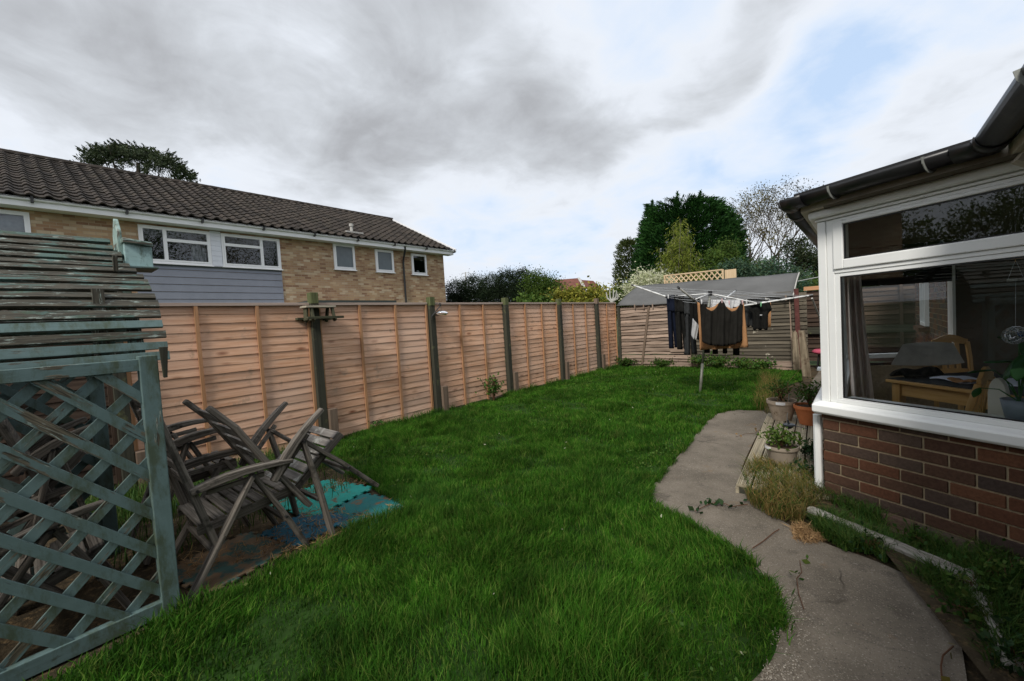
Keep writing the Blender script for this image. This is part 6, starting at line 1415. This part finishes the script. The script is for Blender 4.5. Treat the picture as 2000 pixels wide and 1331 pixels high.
m = MB(); m.lathe(bal+Vector((.02, 0, .006)), [(.001, -.016), (.013, -.009), (.016, 0), (.013, .009), (.001, .016)], 14); m.build('bead', MT['blueglass'], hg, 0, True)

# unseen brick mass added behind the camera to cut skylight on the foreground
bh = thing('brick_house', 'unseen low buff brick block added behind the camera to darken the foreground', 'house', (1.5, -4.5, 0))
HB = -3.4; hl = [(1.0, 3.0, .9, 2.1), (5.2, 6.4, .1, 2.1)]
m = MB(); wall_holes(m, (5.5, HB), (-2.6, HB), 0, 2.5, hl); m.wallrect((-2.6, HB), (-2.6, -8), 0, 2.5); m.wallrect((5.5, -8), (5.5, HB), 0, 2.5); m.build('wall', MT['buff'], bh)
for (u0, u1, v0, v1) in hl:
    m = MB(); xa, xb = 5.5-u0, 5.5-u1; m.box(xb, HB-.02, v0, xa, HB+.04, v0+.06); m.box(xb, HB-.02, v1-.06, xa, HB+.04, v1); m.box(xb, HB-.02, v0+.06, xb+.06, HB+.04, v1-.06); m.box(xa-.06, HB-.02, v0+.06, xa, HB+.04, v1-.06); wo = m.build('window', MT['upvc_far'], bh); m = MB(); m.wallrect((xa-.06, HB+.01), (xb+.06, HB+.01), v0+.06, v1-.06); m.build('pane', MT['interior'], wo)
m = MB(); m.v += [Vector(p) for p in ((-2.9, HB+.3, 2.5), (5.8, HB+.3, 2.5), (5.8, -5.7, 3.7), (-2.9, -5.7, 3.7), (-2.9, -8.4, 2.5), (5.8, -8.4, 2.5))]; m.face((0, 1, 2, 3)); m.face((3, 2, 5, 4)); m.face((0, 3, 4)); m.face((1, 5, 2)); m.build('roof', MT['tile_dark'], bh)

# ------------------------------------------------------------------ decking, pots, logs
dk = thing('decking', 'low weathered grooved decking strip between the path and the bay', 'decking', G(1500, 880))
ea, eb = G(1437, 945, .075), G(1497, 812, .075); dd = (eb-ea).normalized(); dr = Vector((dd.y, -dd.x, 0)); W_ = .095
for k in range(6):
    o_ = .05+k*(W_+.012)
    if k == 0: pass
    ln0 = (0 if k < 2 else random.uniform(.0, .06)); L_ = 2.6+random.uniform(-.03, .03)
    a = ea+dr*o_+dd*ln0; b_ = ea+dr*o_+dd*L_; m = MB()
    m.bar((a.x, a.y, .063), (b_.x, b_.y, .063), W_, .018)
    for g in range(7): 
        off = dr*(-W_/2+W_*(g+.5)/7); m.bar(Vector((a.x, a.y, .0745))+off, Vector((b_.x, b_.y, .0745))+off, W_/7*.55, .005)
    m.build('deck_board', MT['deck'], dk)
m = MB(); a = ea+dr*.012; b_ = a+dd*2.6; m.bar((a.x, a.y, .026), (b_.x, b_.y, .026), .03, .048); m.build('edge_board', MT['deck'], dk)
m = MB(); a = ea+dd*.015+dr*.02; b_ = a+dr*.55; m.bar((a.x, a.y, .027), (b_.x, b_.y, .027), .03, .05); m.build('end_joist', MT['post'], dk)
def pot(name, label, cpx, rim, hgt, taper, mat, z=.078, band=None, rolled=True):
    c = G(*cpx, z); r = thing(name, label, 'plant pot', c); rb = rim*taper; m = MB()
    pr_ = [(rb, 0), (rim*.94, hgt*.80), (rim*1.0, hgt*.80), (rim*1.03, hgt*.86), (rim*1.02, hgt), (rim*.94, hgt*1.0), (rim*.92, hgt*.88), (rim*.90, hgt*.87)]
    m.lathe(c, pr_, 36); m.build('pot_body', MT[mat], r, 0, False)
    m = MB(); m.lathe(c, [(rim*.5, hgt*.86), (rim*.905, hgt*.90), (rim*.6, hgt*.93), (.001, hgt*.94)], 24); m.build('potting_soil', MT['potsoil'], r, 0, True)
    if band:
        m = MB(); a0, a1 = band; m.grid(lambda u, v: c+Vector((math.cos(a0+(a1-a0)*u)*(rim*1.035), math.sin(a0+(a1-a0)*u)*(rim*1.035), hgt*(.84+.14*v))), 8, 1); m.build('label_band', MT['chrome'], r, 0, False, .002)
    return r, c
p1, c1 = pot('plant_pot', 'round taupe pot with silver sticker and trailing green leaves, nearest on the decking', (1528, 905), .125, .16, .72, 'taupe', .078, (rad(205), rad(240)))
p2, c2 = pot('plant_pot', 'stained stone coloured pot with pale sticker and brown crusted rim', (1528, 819), .155, .235, .62, 'taupeold', .078, (rad(255), rad(290)))
p3, c3 = pot('plant_pot', 'orange terracotta pot beside the corner of the bay', (1582, 828), .150, .215, .66, 'terra')
def potplant(name, label, c, z, h, spr, nst, nl, leaf, mat, seed, stem='browntwig', r0=.003): return leafy_plant(name, label, 'plant', (c.x, c.y, z), h, spr, nst, nl, leaf, mat, None, stem, r0, seed)
potplant('trailing_plant', 'green leafy trailing plant filling the nearest taupe pot', c1, .22, .14, .13, 18, 420, .035, 'greenleaf', 61)
m = MB(); c = G(1520, 885, .14); fl_ = thing('yellow_flower', 'single drooping yellow flower over the rim of the nearest pot', 'flower', c); m.tube([c1+Vector((-.09, -.06, .18)), c+Vector((0, 0, .05)), c+Vector((0, 0, .02))], .002, 5); m.build('stem', MT['greenleaf'], fl_); leaves('petals', np.array([tuple(c+Vector((random.gauss(0, .008), random.gauss(0, .008), random.gauss(0, .012)))) for _ in range(14)]), .028, MT['yellowleaf'], fl_, None, None, 1, .6)
potplant('wispy_plant', 'wispy plant with long thin stalks in the stained stone pot', c2, .30, .22, .22, 26, 300, .030, 'weed', 62, 'straw_' if 0 else 'browntwig')
potplant('leafy_plant', 'brown stemmed green plant in the terracotta pot', c3, .28, .26, .16, 20, 380, .035, 'weed', 63)
ws = thing('dry_stalks', 'long thin yellowish stalks fanning out of the stained stone pot', 'stalks', c2+Vector((0, 0, .2)))
m = MB(); hd = c2+Vector((.02, -.02, .38))
for (x, y) in ((1492, 737), (1484, 776), (1598, 732), (1562, 722), (1515, 742), (1545, 758), (1576, 748), (1528, 745)):
    e = Wp(x, y, (hd-Vector((0, 0, H))).dot(CF)+random.uniform(-.2, .2)); m.tube([c2+Vector((random.gauss(0, .05), random.gauss(0, .05), .2)), hd.lerp(e, .3), e], [.003, .0022, .0014], 4)
m.build('stalk_fan', MT['straw'], ws)
sl1 = thing('solar_lamp', 'black disc topped solar stake lamp standing in the nearest taupe pot', 'solar lamp', c1+Vector((0, 0, .14))); q = Wp(1541, 830, (c1-Vector((0, 0, H))).dot(CF)); q = Vector((q.x, q.y, q.z))
m = MB(); m.tube([c1+Vector((.03, .02, .14)), q], .005, 6); m.build('stake', MT['bracket'], sl1)
m = MB(); m.lathe(q, [(.020, -.030), (.034, -.012), (.046, -.006), (.046, .004), (.036, .008), (.001, .009)], 24); m.build('lamp_head', MT['solar'], sl1)
m = MB(); m.tube([q+Vector((-.0, 0, .0)), q+Vector((-.008, 0, .04))], .008, 8); m.tube([q+Vector((.04, -.01, .0)), q+Vector((.13, -.03, -.012))], .003, 5); m.build('rod', MT['solar'], sl1)
sl2 = thing('solar_lamp', 'slim metal stake lamp with black tip in the stained stone pot', 'solar lamp', c2+Vector((0, 0, .2))); t_ = Wp(1541, 766, (c2-Vector((0, 0, H))).dot(CF)); b_ = Wp(1537, 822, (c2-Vector((0, 0, H))).dot(CF)-.17)
m = MB(); m.tube([b_, t_], .004, 6); m.build('stake', MT['bracket'], sl2); m = MB(); m.tube([t_-Vector((0, 0, .015)), t_+Vector((0, 0, .025)), t_+Vector((0, 0, .05))], [.006, .012, .006], 8); m.build('lamp_tip', MT['solar'], sl2)
# edging logs
def log(label, p, q, r):
    p, q = Vector(p), Vector(q); m = MB(); K = 20; n = 14; d = (q-p).normalized(); sd = d.cross(Vector((0, 0, 1))).normalized(); u_ = sd.cross(d); b = len(m.v); rs_ = [random.uniform(.93, 1.06) for _ in range(n)]
    for i in range(K+1):
        for k in range(n):
            t = 2*math.pi*k/n; rr = r*rs_[k]*(1+.03*math.sin(i*1.3+k)); m.v.append(p.lerp(q, i/K)+sd*math.cos(t)*rr+u_*math.sin(t)*rr)
    L = (q-p).length
    for i in range(K):
        for k in range(n): j = (k+1) % n; a = b+i*n; m.face((a+k, a+j, a+n+j, a+n+k), [(i*L/K, k*.02), (i*L/K, k*.02+.02), (i*L/K+L/K, k*.02+.02), (i*L/K+L/K, k*.02)])
    m.face(tuple(b+k for k in range(n))); m.face(tuple(b+K*n+k for k in reversed(range(n)))); return tag(m.build('edging_log', MT['log']), label, 'edging log', 'round logs edging the bed')
log('long grey weathered log edging the weedy bed below the brick wall', G(1583, 1000, .045), G(1886, 1128, .055), .040)
log('short grey log piece touching the end of the long log', G(1896, 1126, .05), G(1914, 1165, .045), .038)
log('mossy grey log running towards the bottom right corner, half under weeds', G(1917, 1172, .042), G(1988, 1318, .045), .038)
# raised soil behind the logs
bp = [G(1440, 950), G(1530, 990), G(1600, 1020), G(1886, 1140), G(1925, 1190), G(1990, 1331), Vector((.60, 1.2, 0)), Vector((.755, 1.2, 0)), Vector((MX-.002, 3.05, 0)), Vector((Cc.x-.03, Cc.y-.03, 0)), Vector((-.27, 4.0, 0)), Vector((-.7, 4.1, 0))]
bp = [Vector((p.x, p.y, .0)) for p in bp]; cb = sum(bp, Vector((0, 0, 0)))/len(bp); m = MB(); m.v += bp+[Vector((b_.x, b_.y, .05)).lerp(Vector((cb.x, cb.y, .055)), .3) for b_ in bp]+[Vector((.05, 3.0, .055))]
n_ = len(bp)
for i in range(n_): j = (i+1) % n_; m.face((i, j, n_+j, n_+i)); m.face((n_+i, n_+j, 2*n_))
tag(m.build('flower_bed', MT['soil']), None, None, None, 'structure')
bed = [(p.x, p.y) for p in bp]
# weeds in the bed
def in_px(n, poly, z=.03):
    W = [(G(x, y).x, G(x, y).y) for x, y in poly]; xs = [a for a, _ in W]; ys = [b_ for _, b_ in W]; P = np.stack([rng.uniform(min(xs), max(xs), n), rng.uniform(min(ys), max(ys), n), np.full(n, z)], 1); return P[inpoly(P, W)]
P = in_px(26000, [(1445, 955), (1475, 920), (1520, 905), (1570, 925), (1600, 960), (1612, 985), (1590, 1010), (1560, 1030), (1510, 1020), (1462, 990)], .02); P = P[fbm(P, 9, 41) > -.25]; P = P[:4200]
tag(grass_blades('dry_grass_tussock', P, rng.uniform(.05, .17, len(P)), rng.uniform(.002, .0045, len(P)), MT['dryweed'], .95), 'yellowing grass tussock spilling over the end of the decking', 'grass', None, 'stuff')
P = in_px(60000, [(1600, 985), (1625, 960), (2000, 1105), (2000, 1331), (1960, 1331), (1900, 1150), (1860, 1122)], .03); d_ = fbm(P, 7, 43); P = P[d_ > -.35]; P = P[:7000]
PX = in_px(14000, [(1450, 950), (1475, 925), (1520, 915), (1570, 930), (1600, 960), (1605, 985), (1580, 1010), (1510, 1018), (1465, 990)], .02)[:900]; tag(leaves('seed_heads', PX+np.stack([np.zeros(len(PX)), np.zeros(len(PX)), rng.uniform(.02, .15, len(PX))], 1), .022, MT['autumn'], None, (0, 0, 0), None, 1, .3), 'brown seed heads and dead leaves caught in the yellowing grass tussock', 'seed heads', None, 'stuff')
tag(grass_blades('green_tussock', PX, rng.uniform(.05, .16, len(PX)), rng.uniform(.004, .008, len(PX)), MT['weed'], .9), 'fresh green blades mixed through the yellowing grass tussock', 'grass', None, 'stuff')
tag(grass_blades('bed_grass', P, rng.uniform(.03, .14, len(P)), rng.uniform(.0025, .006, len(P)), MT['weed'], 1.0), 'green weeds and grasses growing in the narrow bed under the brick wall', 'weeds', None, 'stuff')
P = in_px(40000, [(1600, 1015), (1640, 1020), (1720, 1062), (1820, 1110), (1900, 1160), (1985, 1331), (1930, 1331), (1925, 1270), (1880, 1225), (1840, 1180), (1760, 1130), (1650, 1082), (1590, 1045)], .012); P = P[fbm(P, 8, 47) > -.15]; P = P[:6500]
tag(grass_blades('path_edge_grass', P, rng.uniform(.03, .12, len(P)), rng.uniform(.0025, .006, len(P)), MT['weed'], 1.2), 'weeds and grass spilling from under the logs over the path edge', 'weeds', None, 'stuff')
P = in_px(9000, [(1470, 800), (1490, 735), (1520, 745), (1530, 800), (1505, 815)], .0); P = P[:1000]
tag(grass_blades('wispy_grass', P, rng.uniform(.12, .36, len(P)), rng.uniform(.0015, .003, len(P)), MT['dryweed'], .8), 'tall wispy reddish grass at the lawn edge behind the stained pot', 'grass', None, 'stuff')
P = in_px(5000, [(1545, 1035), (1570, 1030), (1610, 1050), (1605, 1062), (1560, 1062)], .02)[:900]
tag(leaves('dead_straw_tuft', P+rng.normal(size=P.shape)*.012, .06, MT['straw'], None, (0, 0, 0), None, 1, .06), 'orange brown dead straw tuft on the path edge beside the long log', 'dead grass', None, 'stuff')
lbs = ['dark bramble leaves against the brick corner behind the nearest pot', 'leafy weed in front of the white pipe at the brick corner', 'broad leaved weed where the two logs meet', 'broad leaved weed clump along the lower log', 'dark clover like weed under the long log', 'leafy weed at the bottom right corner of the bed', 'leafy weed clump in the middle of the bed under the wall', 'tall weed against the wall at the right of the bed']
for i, (x, y, h, sp, nl, lf, mt) in enumerate([(1585, 905, .20, .12, 240, .045, 'bramble'), (1592, 940, .10, .10, 160, .04, 'bramble'), (1900, 1165, .08, .08, 90, .028, 'weed'), (1890, 1215, .08, .09, 110, .028, 'weed'), (1700, 1075, .05, .05, 40, .03, 'bramble'), (1985, 1310, .08, .10, 110, .034, 'bramble'), (1800, 1075, .08, .12, 130, .024, 'weed'), (1955, 1150, .13, .12, 130, .024, 'weed')]):
    b_ = G(x, y, .03); leafy_plant('weed_plant', lbs[i], 'weed', b_, h, sp, 9, nl, lf, mt, None, 'browntwig', .002, 300+i)
# bramble shoots and twigs on the path
def shoot(name, label, pts, r, nl=0, mat='bramble', ls=.035):
    r_ = thing(name, label, 'twig', G(*pts[0], .012)); m = MB(); P3 = [G(x, y, .016+random.uniform(0, .012)) for x, y in pts]; m.tube(P3, r, 5); m.build('stem', MT['browntwig'], r_)
    if nl: P = np.array([tuple(P3[random.randrange(len(P3))]+Vector((random.gauss(0, .02), random.gauss(0, .02), abs(random.gauss(.015, .01))))) for _ in range(nl)]); leaves('leaves', P, ls, MT[mat], r_, None, None, 1, .7)
    return r_
shoot('bramble_shoot', 'bramble shoot with dark leaves trailing across the middle of the path', [(1460, 985), (1430, 990), (1405, 980), (1385, 985), (1357, 999)], .003, 26, 'bramble', .045)
shoot('twig', 'bent brown twig lying on the path below the straw tuft', [(1470, 1071), (1490, 1058), (1512, 1040), (1522, 1034)], .003)
shoot('bramble_shoot', 'thin bramble shoot pointing towards the camera on the path', [(1562, 1095), (1566, 1118), (1556, 1130), (1560, 1160), (1570, 1190)], .002, 8, 'weed', .035)
shoot('twig', 'curved brown twig near the bottom right corner of the path', [(1862, 1262), (1842, 1280), (1838, 1300), (1840, 1331)], .003, 5, 'autumn', .04)
shoot('twig', 'thin dry twig lying beside the decking edge', [(1438, 853), (1455, 848), (1475, 846), (1482, 840)], .002, 6, 'straw', .03)
# loose grit along the near path edge
n = 6500; P = in_px(60000, [(1485, 1331), (1505, 1250), (1522, 1190), (1500, 1140), (1560, 1160), (1640, 1260), (1680, 1331)], .006); el = np.array([tuple(p[:2]) for p in edge_s]); ds = np.array([np.min(np.hypot(el[:, 0]-p[0], el[:, 1]-p[1])) for p in P[:30000]]); P = P[:30000][rng.uniform(0, 1, len(ds)) < np.exp(-ds/.035)*1.2*np.clip(.5+.8*fbm(P[:30000], 9, 5), 0, 1)][:n]; n = len(P); s_ = rng.uniform(.0015, .0045, n); o8 = np.array([[1, 0, 0], [0, 1, 0], [-1, 0, 0], [0, -1, 0], [0, 0, .8]]); V = (P[:, None, :]+o8[None]*s_[:, None, None]*rng.uniform(.6, 1.3, (n, 5, 1))).reshape(-1, 3); b_ = np.arange(n)[:, None]*5
lp = np.concatenate([b_+[0, 1, 4], b_+[1, 2, 4], b_+[2, 3, 4], b_+[3, 0, 4]], 1).ravel(); gm = M('grit', .9, .2); gm.col(gm.ramp(gm.island(), [(0, (.10, .08, .06)), (.5, (.22, .19, .15)), (1, (.42, .38, .32))]))
Pw = [(p.x, p.y) for p in pl]; P2 = np.stack([rng.uniform(-2.4, .4, 26000), rng.uniform(.8, 6.2, 26000), np.full(26000, .008)], 1); P2 = P2[inpoly(P2, Pw) & (rng.uniform(0, 1, 26000) < np.clip(.25+.5*fbm(P2, 5, 15), .05, 1))]
n2_ = len(P2); s2 = rng.uniform(.0010, .0034, n2_); V = np.concatenate([V, (P2[:, None, :]+o8[None]*s2[:, None, None]*rng.uniform(.6, 1.3, (n2_, 5, 1))).reshape(-1, 3)]); n = n+n2_; b_ = np.arange(n)[:, None]*5; lp = np.concatenate([b_+[0, 1, 4], b_+[1, 2, 4], b_+[2, 3, 4], b_+[3, 0, 4]], 1).ravel()
tag(np_mesh('loose_grit', V, np.full(4*n, 3), lp, gm.m, None, (0, 0, 0)), 'loose brown grit scattered over the path, thickest along the lawn edge', 'grit', None, 'stuff')
el = np.array([tuple(p[:2]) for p in edge_s]); sg_ = rng.integers(2, len(el)-1, 9000); f_ = rng.uniform(0, 1, (9000, 1)); E_ = el[sg_]*(1-f_)+el[sg_+1]*f_; P = np.concatenate([E_+rng.normal(0, .016, (9000, 2)), np.zeros((9000, 1))], 1); P = P[(fbm(P, 14, 71) > -.1) & (P[:, 1] > .5)]
tag(grass_blades('edge_grass', P, rng.uniform(.03, .085, len(P)), rng.uniform(.003, .0055, len(P)), MT['grass'], 1.0), 'ragged grass creeping over the left edge of the path', 'grass', None, 'stuff')
P = lawn_points(90000, .7, 10.5); P = P[(fbm(P, 3.1, 201) > .55)][:5200]; P[:, 2] = rng.uniform(.02, .05, len(P))
tag(leaves('clover_patches', P, .020, MT['weed'], None, (0, 0, 0), np.tile([0, 0, .2], (len(P), 1)), 1, .8), 'small clover leaves growing in patches through the lawn', 'clover', None, 'stuff')
# fallen leaves and petals on the lawn
P = lawn_points(900, .8, 10)[:70]; P[:, 2] = rng.uniform(.03, .07, len(P)); tag(leaves('fallen_petals', P, .022, MT['flower'], None, (0, 0, 0), None, 1, .5), 'tiny pale fallen leaves and petals dotted over the lawn', 'fallen leaves', None, 'stuff')
